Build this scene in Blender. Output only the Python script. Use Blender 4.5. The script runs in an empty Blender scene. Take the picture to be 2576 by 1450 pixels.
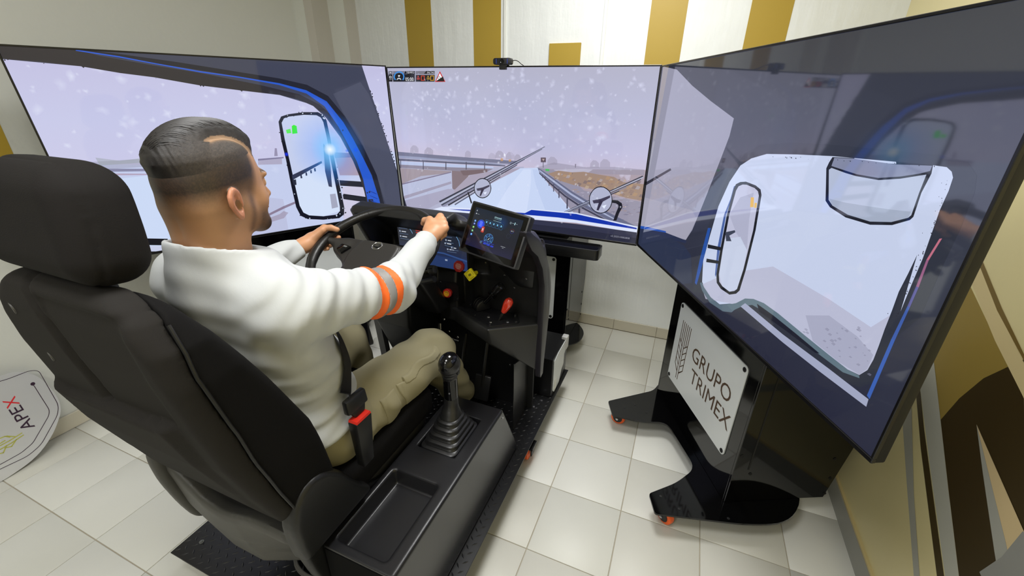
import bpy, bmesh, math, random
import numpy as np
from mathutils import Vector, Matrix
from mathutils.geometry import tessellate_polygon
PI = math.pi
S = bpy.context.scene
COL = S.collection
random.seed(3)
rng = np.random.default_rng(3)

# ------------------------------------------------------------------ camera, light, exposure
def R3(p, r, y):
    cy, sy, cp, sp, cr, sr = math.cos(y), math.sin(y), math.cos(p), math.sin(p), math.cos(r), math.sin(r)
    fwd = Vector((sy*cp, cy*cp, -sp)); right = Vector((cy, -sy, 0)); down = fwd.cross(right)
    return cr*right + sr*down, -sr*right + cr*down, fwd
cam_d = bpy.data.cameras.new('camera'); cam = bpy.data.objects.new('camera', cam_d); COL.objects.link(cam)
_r, _d, _f = R3(0.42177, -0.016525, -0.384516)
cam.matrix_world = Matrix(((_r.x, -_d.x, -_f.x, 0), (_r.y, -_d.y, -_f.y, 0), (_r.z, -_d.z, -_f.z, 1.5312), (0, 0, 0, 1)))
cam_d.sensor_width = 36; cam_d.lens = 1059.25/2576*36; cam_d.clip_start = 0.02
S.camera = cam
S.view_settings.view_transform = 'Standard'; S.view_settings.look = 'None'
S.view_settings.gamma = 1; S.view_settings.use_curve_mapping = False
S.view_settings.exposure = 0.0
S.cycles.transparent_max_bounces = 40; S.cycles.max_bounces = 9; S.cycles.diffuse_bounces = 5
w = bpy.data.worlds.new('world'); S.world = w; w.use_nodes = True
w.node_tree.nodes['Background'].inputs[0].default_value = (0.8, 0.85, 0.9, 1)
w.node_tree.nodes['Background'].inputs[1].default_value = 0.05
LAMPS = [(-.42, 1.85, .58, .58, 24), (-.62, .15, .58, .58, 20), (-.62, -1.2, .58, .58, 18)]   # x, y, length, width, watts
CEIL = 2.62
# LAMPS are ceiling panels: the housings are built further down, the light itself here
for _i, (_x, _y, _l, _w, _e) in enumerate(LAMPS):
    ld = bpy.data.lights.new('ceiling_light', 'AREA'); ld.shape = 'RECTANGLE'; ld.size = _w; ld.size_y = _l; ld.energy = _e
    ld.color = (.985, 0.99, 1.0)
    lo = bpy.data.objects.new('panel_light', ld); COL.objects.link(lo); lo.location = (_x, _y, CEIL-.055)

# ------------------------------------------------------------------ helpers
def lin(c):
    return tuple((x/12.92 if x <= .04045 else ((x+.055)/1.055)**2.4) for x in (v/255 for v in c))
MATS = {}
def mat(name, rgb, rough=.5, metal=0, bump=None, var=None, spec=None, coat=0, sheen=0, emit=None, alpha=None):
    if name in MATS: return MATS[name]
    m = bpy.data.materials.new(name); m.use_nodes = True; nt = m.node_tree; b = nt.nodes['Principled BSDF']
    c = (*lin(rgb), 1)
    b.inputs['Base Color'].default_value = c; b.inputs['Roughness'].default_value = rough; b.inputs['Metallic'].default_value = metal
    if spec is not None: b.inputs['Specular IOR Level'].default_value = spec
    if coat: b.inputs['Coat Weight'].default_value = coat; b.inputs['Coat Roughness'].default_value = .06
    if sheen: b.inputs['Specular IOR Level'].default_value = .15
    if emit: b.inputs['Emission Color'].default_value = (*lin(emit[0]), 1); b.inputs['Emission Strength'].default_value = emit[1]
    if alpha is not None: b.inputs['Alpha'].default_value = alpha
    tc = nt.nodes.new('ShaderNodeTexCoord')
    if var:   # (scale, amount[, stretch])
        n = nt.nodes.new('ShaderNodeTexNoise'); n.inputs['Scale'].default_value = var[0]; n.inputs['Detail'].default_value = 5
        nt.links.new(tc.outputs['Object'], n.inputs['Vector'])
        mx = nt.nodes.new('ShaderNodeMix'); mx.data_type = 'RGBA'
        lo = tuple(v*(1-var[1]) for v in c[:3])+(1,); hi = tuple(min(1, v*(1+var[1])) for v in c[:3])+(1,)
        mx.inputs[6].default_value = lo; mx.inputs[7].default_value = hi
        nt.links.new(n.outputs['Fac'], mx.inputs[0]); nt.links.new(mx.outputs[2], b.inputs['Base Color'])
    if bump:  # (kind, scale, strength, distance)
        if bump[0] == 'noise':
            t = nt.nodes.new('ShaderNodeTexNoise'); t.inputs['Scale'].default_value = bump[1]; t.inputs['Detail'].default_value = 4; out = t.outputs['Fac']
            nt.links.new(tc.outputs['Object'], t.inputs['Vector'])
        elif bump[0] == 'voronoi':
            t = nt.nodes.new('ShaderNodeTexVoronoi'); t.inputs['Scale'].default_value = bump[1]; out = t.outputs['Distance']
            nt.links.new(tc.outputs['Object'], t.inputs['Vector'])
        elif bump[0] == 'weave':
            t = nt.nodes.new('ShaderNodeTexWave'); t.inputs['Scale'].default_value = bump[1]; t.bands_direction = 'DIAGONAL'; t.inputs['Distortion'].default_value = 1; out = t.outputs['Fac']
            nt.links.new(tc.outputs['Object'], t.inputs['Vector'])
        elif bump[0] == 'plaster':
            mp = nt.nodes.new('ShaderNodeMapping'); mp.inputs['Rotation'].default_value = (0, .75, 0); mp.inputs['Scale'].default_value = (1, 1, .16)
            t = nt.nodes.new('ShaderNodeTexNoise'); t.inputs['Scale'].default_value = bump[1]; t.inputs['Detail'].default_value = 6
            nt.links.new(tc.outputs['Object'], mp.inputs['Vector']); nt.links.new(mp.outputs[0], t.inputs['Vector'])
            t2 = nt.nodes.new('ShaderNodeTexNoise'); t2.inputs['Scale'].default_value = bump[1]*.45; t2.inputs['Detail'].default_value = 5
            nt.links.new(tc.outputs['Object'], t2.inputs['Vector'])
            ad = nt.nodes.new('ShaderNodeMath'); ad.operation = 'ADD'; nt.links.new(t.outputs['Fac'], ad.inputs[0]); nt.links.new(t2.outputs['Fac'], ad.inputs[1]); out = ad.outputs[0]
        bp = nt.nodes.new('ShaderNodeBump'); bp.inputs['Strength'].default_value = bump[2]; bp.inputs['Distance'].default_value = bump[3]
        nt.links.new(out, bp.inputs['Height']); nt.links.new(bp.outputs['Normal'], b.inputs['Normal'])
    MATS[name] = m; return m

def rootmat(o):
    while o.parent is not None: o = o.parent
    return Matrix.Translation(o.location) @ o.rotation_euler.to_matrix().to_4x4()
def finish(name, me, m, parent=None, smooth=False, angle=None):
    """link a mesh whose vertices are in world coordinates as ONE object"""
    if m is not None:
        for mm in (m if isinstance(m, (list, tuple)) else [m]): me.materials.append(mm)
    if smooth:
        me.polygons.foreach_set('use_smooth', [True]*len(me.polygons))
        if angle: me.set_sharp_from_angle(angle=math.radians(angle))
    o = bpy.data.objects.new(name, me); COL.objects.link(o)
    if parent is not None:
        me.transform(rootmat(parent).inverted()); o.parent = parent
    return o
def thing(name, label, cat, loc=(0, 0, 0), rotz=0, group=None):
    o = bpy.data.objects.new(name, None); COL.objects.link(o); o.empty_display_size = .05
    o.location = loc; o.rotation_euler = (0, 0, rotz); o['label'] = label; o['category'] = cat
    if group: o['group'] = group
    return o
def tag(o, label=None, cat=None, group=None, kind=None):
    if label: o['label'] = label
    if cat: o['category'] = cat
    if group: o['group'] = group
    if kind: o['kind'] = kind
    return o
def copy_tree(o, parent=None):
    c = o.copy(); COL.objects.link(c); c.parent = parent
    for ch in list(o.children): copy_tree(ch, c)
    return c

class MB:
    """collects shapes (world coordinates, optional frame F) and builds one mesh"""
    def __init__(s, F=None): s.bm = bmesh.new(); s.F = F; s.mi = 0
    def _v(s, p): return s.bm.verts.new(s.F @ Vector(p) if s.F is not None else Vector(p))
    def face(s, vs):
        try: f = s.bm.faces.new(vs); f.material_index = s.mi; return f
        except ValueError: return None
    def hull8(s, c):
        v = [s._v(p) for p in c]
        for f in ((0,3,2,1),(4,5,6,7),(0,1,5,4),(1,2,6,5),(2,3,7,6),(3,0,4,7)): s.face([v[i] for i in f])
        return v
    def box(s, x0, x1, y0, y1, z0, z1):
        return s.hull8([(x0,y0,z0),(x1,y0,z0),(x1,y1,z0),(x0,y1,z0),(x0,y0,z1),(x1,y0,z1),(x1,y1,z1),(x0,y1,z1)])
    def prism(s, pts, d, cap=True):
        """pts: 3-D outline, d: extrusion vector"""
        a = [s._v(p) for p in pts]; b = [s._v(Vector(p)+Vector(d)) for p in pts]; n = len(a)
        for i in range(n): s.face([a[i], a[(i+1) % n], b[(i+1) % n], b[i]])
        if cap:
            for t in tessellate_polygon([[Vector(p) for p in pts]]):
                s.face([a[i] for i in t]); s.face([b[i] for i in reversed(t)])
        return a, b
    def tube(s, pts, r, n=8, closed=False, cap=True, flat=None, up=None):
        """sweep; r may be a list; flat=(a,b): elliptic section scale"""
        P = [Vector(p) for p in pts]; m = len(P); R = r if isinstance(r, (list, tuple)) else [r]*m
        rings = []; prev = None
        for i in range(m):
            t = (P[(i+1) % m]-P[i-1]) if closed else (P[min(i+1, m-1)]-P[max(i-1, 0)])
            t.normalize()
            if prev is None:
                u = Vector(up) if up else (Vector((0, 0, 1)) if abs(t.z) < .9 else Vector((1, 0, 0)))
            else: u = prev
            u = (u - t*u.dot(t)).normalized(); prev = u; v = t.cross(u)
            fa, fb = flat if flat else (1, 1)
            rings.append([s._v(P[i] + R[i]*(fa*math.cos(2*PI*k/n)*u + fb*math.sin(2*PI*k/n)*v)) for k in range(n)])
        for i in range(m if closed else m-1):
            a, b = rings[i], rings[(i+1) % m]
            for k in range(n): s.face([a[k], a[(k+1) % n], b[(k+1) % n], b[k]])
        if cap and not closed: s.face(rings[0][::-1]); s.face(rings[-1])
    def lathe(s, o, ax, prof, n=24):
        """prof: list of (radius, height along ax) from o"""
        o = Vector(o); ax = Vector(ax).normalized(); u = ax.orthogonal().normalized(); v = ax.cross(u); rings = []
        for r, h in prof:
            if r < 1e-6: rings.append([s._v(o+ax*h)])
            else: rings.append([s._v(o+ax*h+r*(math.cos(2*PI*k/n)*u+math.sin(2*PI*k/n)*v)) for k in range(n)])
        for a, b in zip(rings, rings[1:]):
            for k in range(n):
                k2 = (k+1) % n
                if len(a) == 1 and len(b) == 1: continue
                if len(a) == 1: s.face([a[0], b[k], b[k2]])
                elif len(b) == 1: s.face([a[k], b[0], a[k2]])
                else: s.face([a[k], b[k], b[k2], a[k2]])
        if len(rings[0]) > 1: s.face(rings[0])
        if len(rings[-1]) > 1: s.face(rings[-1][::-1])
    def bevel(s, w, seg=2, ang=30):
        bmesh.ops.recalc_face_normals(s.bm, faces=s.bm.faces)
        es = [e for e in s.bm.edges if len(e.link_faces) == 2 and e.calc_face_angle(0) > math.radians(ang)]
        bmesh.ops.bevel(s.bm, geom=es, offset=w, segments=seg, affect='EDGES', profile=.5, clamp_overlap=True)
    def build(s, name, m, parent=None, smooth=True, angle=35):
        bmesh.ops.recalc_face_normals(s.bm, faces=s.bm.faces)
        me = bpy.data.meshes.new(name); s.bm.to_mesh(me); s.bm.free()
        return finish(name, me, m, parent, smooth, angle)

def rrect(x0, x1, y0, y1, r, n=4):
    out = []
    for cx, cy, a in ((x1-r, y1-r, 0), (x0+r, y1-r, 90), (x0+r, y0+r, 180), (x1-r, y0+r, 270)):
        for k in range(n+1):
            t = math.radians(a+90*k/n); out.append((cx+r*math.cos(t), cy+r*math.sin(t)))
    return out
def round_poly(pts, r, n=5):
    """round the corners of a 2-D polygon; r a number or list"""
    out = []; m = len(pts)
    for i in range(m):
        ri = r[i] if isinstance(r, (list, tuple)) else r
        p = Vector(pts[i]); a = Vector(pts[i-1])-p; b = Vector(pts[(i+1) % m])-p
        if ri <= 0: out.append(tuple(p)); continue
        ri = min(ri, a.length*.49, b.length*.49); A = p+a.normalized()*ri; B = p+b.normalized()*ri
        for k in range(n+1):
            t = k/n; out.append(tuple(A*(1-t)**2+p*2*t*(1-t)+B*t*t))
    return out
def spline(pts, n=8):
    """Catmull-Rom through points"""
    P = [Vector(p) for p in pts]; out = []
    for i in range(len(P)-1):
        a, b, c, d = P[max(i-1, 0)], P[i], P[i+1], P[min(i+2, len(P)-1)]
        for k in range(n):
            t = k/n; out.append(.5*((2*b)+(c-a)*t+(2*a-5*b+4*c-d)*t*t+(3*b-a-3*c+d)*t**3))
    out.append(P[-1]); return out
_tc = {}
def text_polys(s):
    """triangles of the built-in font, size 1: (verts, faces, width)"""
    if s in _tc: return _tc[s]
    cu = bpy.data.curves.new('t', 'FONT'); cu.body = s; cu.resolution_u = 3
    o = bpy.data.objects.new('t', cu); COL.objects.link(o)
    dg = bpy.context.evaluated_depsgraph_get(); dg.update()
    me = bpy.data.meshes.new_from_object(o.evaluated_get(dg))
    vs = [tuple(v.co) for v in me.vertices]; fs = [tuple(p.vertices) for p in me.polygons]
    bpy.data.objects.remove(o); bpy.data.curves.remove(cu); bpy.data.meshes.remove(me)
    xs = [v[0] for v in vs] or [0]; _tc[s] = (vs, fs, max(xs), min(xs)); return _tc[s]
def lettering(name, s, O, X, Y, m, parent, width=None, height=None, kind=None, thick=0):
    """flat letters: origin O (left end of the base line), X = direction, Y = up; cap height given or width given"""
    vs, fs, x1, x0 = text_polys(s); X = Vector(X).normalized(); Y = Vector(Y).normalized(); O = Vector(O)
    hs = (height/.70) if height else width/(x1-x0); ws = width/(x1-x0) if width else hs
    me = bpy.data.meshes.new(name)
    me.from_pydata([O+X*((v[0]-x0)*ws)+Y*(v[1]*hs) for v in vs], [], fs); me.update()
    return finish(name, me, m, parent)
def frame(O, ang):
    """local u (along ang), -n behind, z up -> world. local coords (u, n, z) with n toward the viewer (to the right of u)"""
    c, s = math.cos(ang), math.sin(ang)
    return Matrix(((c, s, 0, O[0]), (s, -c, 0, O[1]), (0, 0, 1, O[2]), (0, 0, 0, 1)))

# ---- implicit surfaces: naive surface nets on a regular grid
def nets(f, lo, hi, h):
    lo = np.array(lo, float); n = np.maximum(3, np.ceil((np.array(hi)-lo)/h).astype(int)+1)
    ax = [lo[i]+h*np.arange(n[i]) for i in range(3)]
    V = np.empty(tuple(n), np.float32)
    step = max(1, int(600000/(n[1]*n[2])))
    for i in range(0, n[0], step):
        X, Y, Z = np.meshgrid(ax[0][i:i+step], ax[1], ax[2], indexing='ij')
        P = np.stack([X, Y, Z], -1).reshape(-1, 3)
        V[i:i+step] = f(P).reshape(X.shape)
    s = V < 0
    c = np.zeros(tuple(n-1), np.int8)
    for dx in (0, 1):
        for dy in (0, 1):
            for dz in (0, 1): c += s[dx:n[0]-1+dx, dy:n[1]-1+dy, dz:n[2]-1+dz]
    act = (c > 0) & (c < 8); idx = -np.ones(act.shape, np.int64); ii = np.argwhere(act); idx[act] = np.arange(len(ii))
    acc = np.zeros((len(ii), 3)); cnt = np.zeros(len(ii))
    for a in range(3):
        o1, o2 = [k for k in range(3) if k != a]
        for d1 in (0, 1):
            for d2 in (0, 1):
                q = ii.copy(); q[:, o1] += d1; q[:, o2] += d2; q2 = q.copy(); q2[:, a] += 1
                v1 = V[q[:, 0], q[:, 1], q[:, 2]]; v2 = V[q2[:, 0], q2[:, 1], q2[:, 2]]
                m = (v1 < 0) != (v2 < 0); t = np.where(m, v1/np.where(m, v1-v2, 1), 0)
                p = q.astype(float); p[:, a] += t; acc[m] += p[m]; cnt[m] += 1
    vert = lo+h*(acc/cnt[:, None]); faces = []
    for a in range(3):
        o1, o2 = [(1, 2), (2, 0), (0, 1)][a]
        sl1 = [slice(None)]*3; sl2 = [slice(None)]*3; sl1[a] = slice(0, n[a]-1); sl2[a] = slice(1, n[a])
        ch = s[tuple(sl1)] != s[tuple(sl2)]; e = np.argwhere(ch)
        e = e[(e[:, o1] > 0) & (e[:, o2] > 0) & (e[:, o1] < n[o1]-1) & (e[:, o2] < n[o2]-1)]
        ins = s[e[:, 0], e[:, 1], e[:, 2]]
        def g(d1, d2):
            q = e.copy(); q[:, o1] -= d1; q[:, o2] -= d2; return idx[q[:, 0], q[:, 1], q[:, 2]]
        F = np.stack([g(1, 1), g(0, 1), g(0, 0), g(1, 0)], 1); F[~ins] = F[~ins][:, ::-1]; faces.append(F)
    F = np.concatenate(faces); F = F[(F >= 0).all(1)]
    return vert, F
def net_mesh(name, f, lo, hi, h, m, parent=None, colorfn=None, relax=0, matfn=None):
    v, F = nets(f, lo, hi, h)
    me = np_mesh(name, v, F)
    if colorfn is not None: set_col(me, colorfn(v))
    if matfn is not None: me.polygons.foreach_set('material_index', matfn(v[F].mean(1)).astype(np.int32))
    return finish(name, me, m, parent, True)
def np_mesh(name, v, F):
    me = bpy.data.meshes.new(name); F = np.asarray(F); k = F.shape[1]
    me.vertices.add(len(v)); me.vertices.foreach_set('co', np.asarray(v, np.float32).ravel())
    me.loops.add(F.size); me.loops.foreach_set('vertex_index', F.ravel().astype(np.int32))
    me.polygons.add(len(F)); me.polygons.foreach_set('loop_start', np.arange(0, F.size, k, dtype=np.int32))
    me.update(calc_edges=True); return me
def set_col(me, c, name='tint'):
    a = me.color_attributes.new(name, 'FLOAT_COLOR', 'POINT')
    c = np.concatenate([c, np.ones((len(c), 1))], 1) if c.shape[1] == 3 else c
    a.data.foreach_set('color', c.astype(np.float32).ravel())
def nrm(v): return v/np.linalg.norm(v)
def smin(a, b, k):
    h = np.clip(.5+.5*(b-a)/k, 0, 1); return b*(1-h)+a*h-k*h*(1-h)
def smax(a, b, k): return -smin(-a, -b, k)
def cone(P, a, b, ra, rb):
    """capsule whose radius runs from ra to rb"""
    a = np.array(a); b = np.array(b); d = b-a; t = np.clip(((P-a)@d)/(d@d), 0, 1)
    return np.linalg.norm(P-a-t[:, None]*d, axis=1)-(ra+(rb-ra)*t)
def ell(P, c, r, M=None):
    q = P-np.array(c)
    if M is not None: q = q@np.array(M)       # columns of M = local axes
    r = np.array(r); k = np.linalg.norm(q/r, axis=1); k2 = np.linalg.norm(q/(r*r), axis=1)
    return k*(k-1)/np.maximum(k2, 1e-9)
def rbox(P, c, half, r, M=None):
    q = P-np.array(c)
    if M is not None: q = q@np.array(M)
    d = np.abs(q)-np.array(half)+r
    return np.linalg.norm(np.maximum(d, 0), axis=1)+np.minimum(d.max(1), 0)-r

# ------------------------------------------------------------------ materials
M_wall = mat('white_textured_plaster', (234, 237, 236), .55, bump=('plaster', 16, .5, .012))
M_wall2 = mat('white_smooth_plaster', (206, 205, 194), .5, bump=('noise', 9, .25, .01))
M_wallL = mat('cream_textured_paint', (206, 207, 200), .5, bump=('noise', 30, .25, .006))
M_gold = mat('gold_ochre_paint', (176, 148, 56), .38, bump=('noise', 60, .1, .002))
M_tile = mat('beige_ceramic', (207, 207, 199), .42, var=(5, .045), bump=('noise', 5, .12, .004))
M_tile2 = mat('beige_ceramic_pale', (213, 213, 206), .42, var=(4, .05), bump=('noise', 5, .12, .004))
M_tile3 = mat('beige_ceramic_warm', (203, 202, 193), .42, var=(6, .05), bump=('noise', 5, .12, .004))
M_grout = mat('grout', (168, 160, 142), .8)
M_base = mat('baseboard_ceramic', (196, 190, 172), .35, var=(8, .06))
M_baseg = mat('grey_baseboard_paint', (150, 150, 142), .45)
M_ceil = mat('ceiling_paint', (225, 224, 218), .7)
M_black = mat('gloss_black', (7, 7, 8), .07, spec=.5)
M_blackp = mat('black_plastic', (22, 22, 24), .38, bump=('noise', 320, .25, .001))
M_satin = mat('satin_black', (15, 15, 17), .30, bump=('noise', 500, .3, .0008))
M_dark = mat('matt_black', (12, 12, 13), .55)
M_steel = mat('powder_black', (13, 13, 14), .42)
M_chrome = mat('zinc_bolt', (205, 205, 210), .22, 1)
M_orange = mat('orange_polyurethane', (240, 98, 28), .35)
M_white = mat('white_acrylic', (222, 226, 226), .22)
M_brown = mat('brown_print', (78, 55, 34), .4)
M_grey = mat('grey_paint', (110, 112, 112), .45)

# ------------------------------------------------------------------ room
XL, XR, YB, YF = -2.63, .802, 2.80, -1.9
T = .30; X0, Y0 = -.3234, 2.7873
def struct(o): o['kind'] = 'structure'; return o
fl = MB(); fl.box(XL-.1, XR+.1, YF-.1, YB+.1, -.06, -.003); floor = struct(fl.build('floor', M_grout, smooth=False))
def tile_mesh(x0, x1, y0, y1, m):
    b = MB(); b.box(x0, x1, y0, y1, -.008, 0); b.bevel(.0012, 1); return b
proto = {}
for i in range(-8, 4):
    for j in range(-1, 16):
        x0 = X0+i*T; y1 = Y0-j*T; y0 = y1-T; x1 = x0+T
        cx0, cx1, cy0, cy1 = max(x0, XL)+.0016, min(x1, XR)-.0016, max(y0, YF)+.0016, min(y1, YB)-.0016
        if cx1-cx0 < .01 or cy1-cy0 < .01: continue
        m = random.choice([M_tile, M_tile2, M_tile3])
        full = abs(cx1-cx0-T+.0032) < 1e-5 and abs(cy1-cy0-T+.0032) < 1e-5
        if full:
            if m.name not in proto:
                b = MB(); b.box(-T/2+.0016, T/2-.0016, -T/2+.0016, T/2-.0016, -.008, 0); b.bevel(.0014, 2)
                o = b.build('floor_tile', m, angle=60); COL.objects.unlink(o); proto[m.name] = o
            o = proto[m.name].copy(); COL.objects.link(o)
            o.location = ((cx0+cx1)/2, (cy0+cy1)/2, random.uniform(-.0004, .0004)); o.rotation_euler = (0, 0, random.choice([0, PI/2, PI, -PI/2])); o.parent = floor
        else:
            b = MB(); b.box(cx0, cx1, cy0, cy1, -.008, 0); b.bevel(.0014, 1); b.build('floor_tile', m, floor, angle=60)
def plain(name, x0, x1, y0, y1, z0, z1, m):
    b = MB(); b.box(x0, x1, y0, y1, z0, z1); return struct(b.build(name, m, smooth=False))
wall_back = plain('wall_back', XL-.1, XR+.1, YB, YB+.1, -.05, CEIL, M_wall)
wall_left = plain('wall_left', XL-.1, XL, YF, 2.52, -.05, CEIL, M_wallL)
wall_right = plain('wall_right', XR, XR+.1, YF, YB, -.05, CEIL, mat('cream_wall', (222, 210, 158), .35, bump=('noise', 14, .15, .01)))
plain('wall_front', XL-.1, XR+.1, YF-.1, YF, -.05, CEIL, M_wall2)
plain('ceiling', XL-.1, XR+.1, YF-.1, YB+.1, CEIL, CEIL+.08, M_ceil)
# corner pillar with two steps beside the left wall
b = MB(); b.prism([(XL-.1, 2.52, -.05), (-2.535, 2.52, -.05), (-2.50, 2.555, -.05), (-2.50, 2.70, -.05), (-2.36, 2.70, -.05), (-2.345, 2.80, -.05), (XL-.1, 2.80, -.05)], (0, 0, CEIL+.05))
pil = struct(b.build('trim_1', [M_wallL, mat('pillar_pale_face', (232, 234, 228), .5, bump=('noise', 30, .25, .006)), mat('pillar_grey_face', (186, 182, 172), .5, bump=('noise', 30, .25, .006))], smooth=False))
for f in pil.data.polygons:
    if abs(f.normal.z) < .5: f.material_index = 1 if f.normal.y < -.9 and f.center.y < 2.75 else 2 if f.normal.x > .3 else 0  # tone chosen by facing: front faces paler, right-hand faces greyer
# baseboards, one tile at a time
bb = MB(); bb.box(XL, XR, YB-.004, YB, 0, .078); bbo = struct(bb.build('baseboard_back', M_grout, smooth=False))
for i in range(-8, 4):
    a, c = max(X0+i*T, XL)+.001, min(X0+(i+1)*T, XR)-.001
    if c-a > .02: b = MB(); b.box(a, c, YB-.010, YB-.002, .001, .08); b.bevel(.0015, 1); b.build('baseboard_tile', M_base, bbo)
bb = MB(); bb.box(XL, XL+.004, YF, 2.52, 0, .078); bbl = struct(bb.build('baseboard_left', M_grout, smooth=False))
for j in range(0, 16):
    c = min(Y0-j*T-.12, 2.515); a = max(c-T, YF)
    if c-a > .02: b = MB(); b.box(XL+.002, XL+.010, a+.001, c-.001, .001, .08); b.bevel(.0015, 1); b.build('baseboard_tile', M_base, bbl)
b = MB(); b.box(XR-.012, XR, YF, YB-.01, 0, .085); struct(b.build('baseboard_right', M_baseg, smooth=False))
b = MB(); b.box(XR-.010, XR, YF, YB-.01, .086, .094); struct(b.build('trim_2', mat('cream_bead', (196, 180, 130), .4), smooth=False))
# painted stripes on the back wall
b = MB(); b.prism([(XL+.0015, .62, 0.9), (XL+.0015, .905, .9), (XL+.0015, .905, 1.50), (XL+.0015, .62, 1.50)], (-.003, 0, 0)); b.build('painted_stripe', M_gold, wall_left, smooth=False)
for x0, x1, z1, z0 in ((-1.935, -1.735, CEIL, 1.1), (-1.428, -1.236, CEIL, 1.1), (-.343, -.155, CEIL, 1.1), (.149, .337, CEIL, 1.1)):
    b = MB(); b.box(x0, x1, YB-.0015, YB+.001, z0, z1); b.build('painted_stripe', M_gold, wall_back, smooth=False)
b = MB(); b.box(-.912, -.716, YB-.012, YB, 1.30, 1.842); b.bevel(.002, 1); tag(b.build('gold_wall_panel', M_gold, None), 'square topped gold panel on the white back wall above the centre screen', 'wall panel')
for x in (-1.205, -.588):
    b = MB(); b.box(x-.010, x+.010, YB-.012, YB+.001, 0.08, CEIL); b.bevel(.003, 1); struct(b.build('trim_3' if x < -1 else 'trim_4', mat('white_conduit', (238, 240, 236), .3), smooth=False))
for _x, _y, _l, _w, _e in LAMPS:
    t = thing('ceiling_light', 'square white ceiling light panel ' + ('nearest the back wall' if _y > 1 else 'over the middle of the room' if _y > -.5 else 'nearest the front wall'), 'ceiling light', (_x, _y, CEIL-.05), 0, 'ceiling lights')
    b = MB(); b.box(_x-_w/2-.02, _x+_w/2+.02, _y-_l/2-.02, _y+_l/2+.02, CEIL-.045, CEIL); b.build('lamp_housing', M_white, t, smooth=False)
    b = MB(); b.box(_x-_w/2, _x+_w/2, _y-_l/2, _y+_l/2, CEIL-.05, CEIL-.0455); b.build('diffuser', mat('lit_diffuser', (255, 253, 245), .5, emit=((255, 252, 242), 4)), t, smooth=False)
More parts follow.
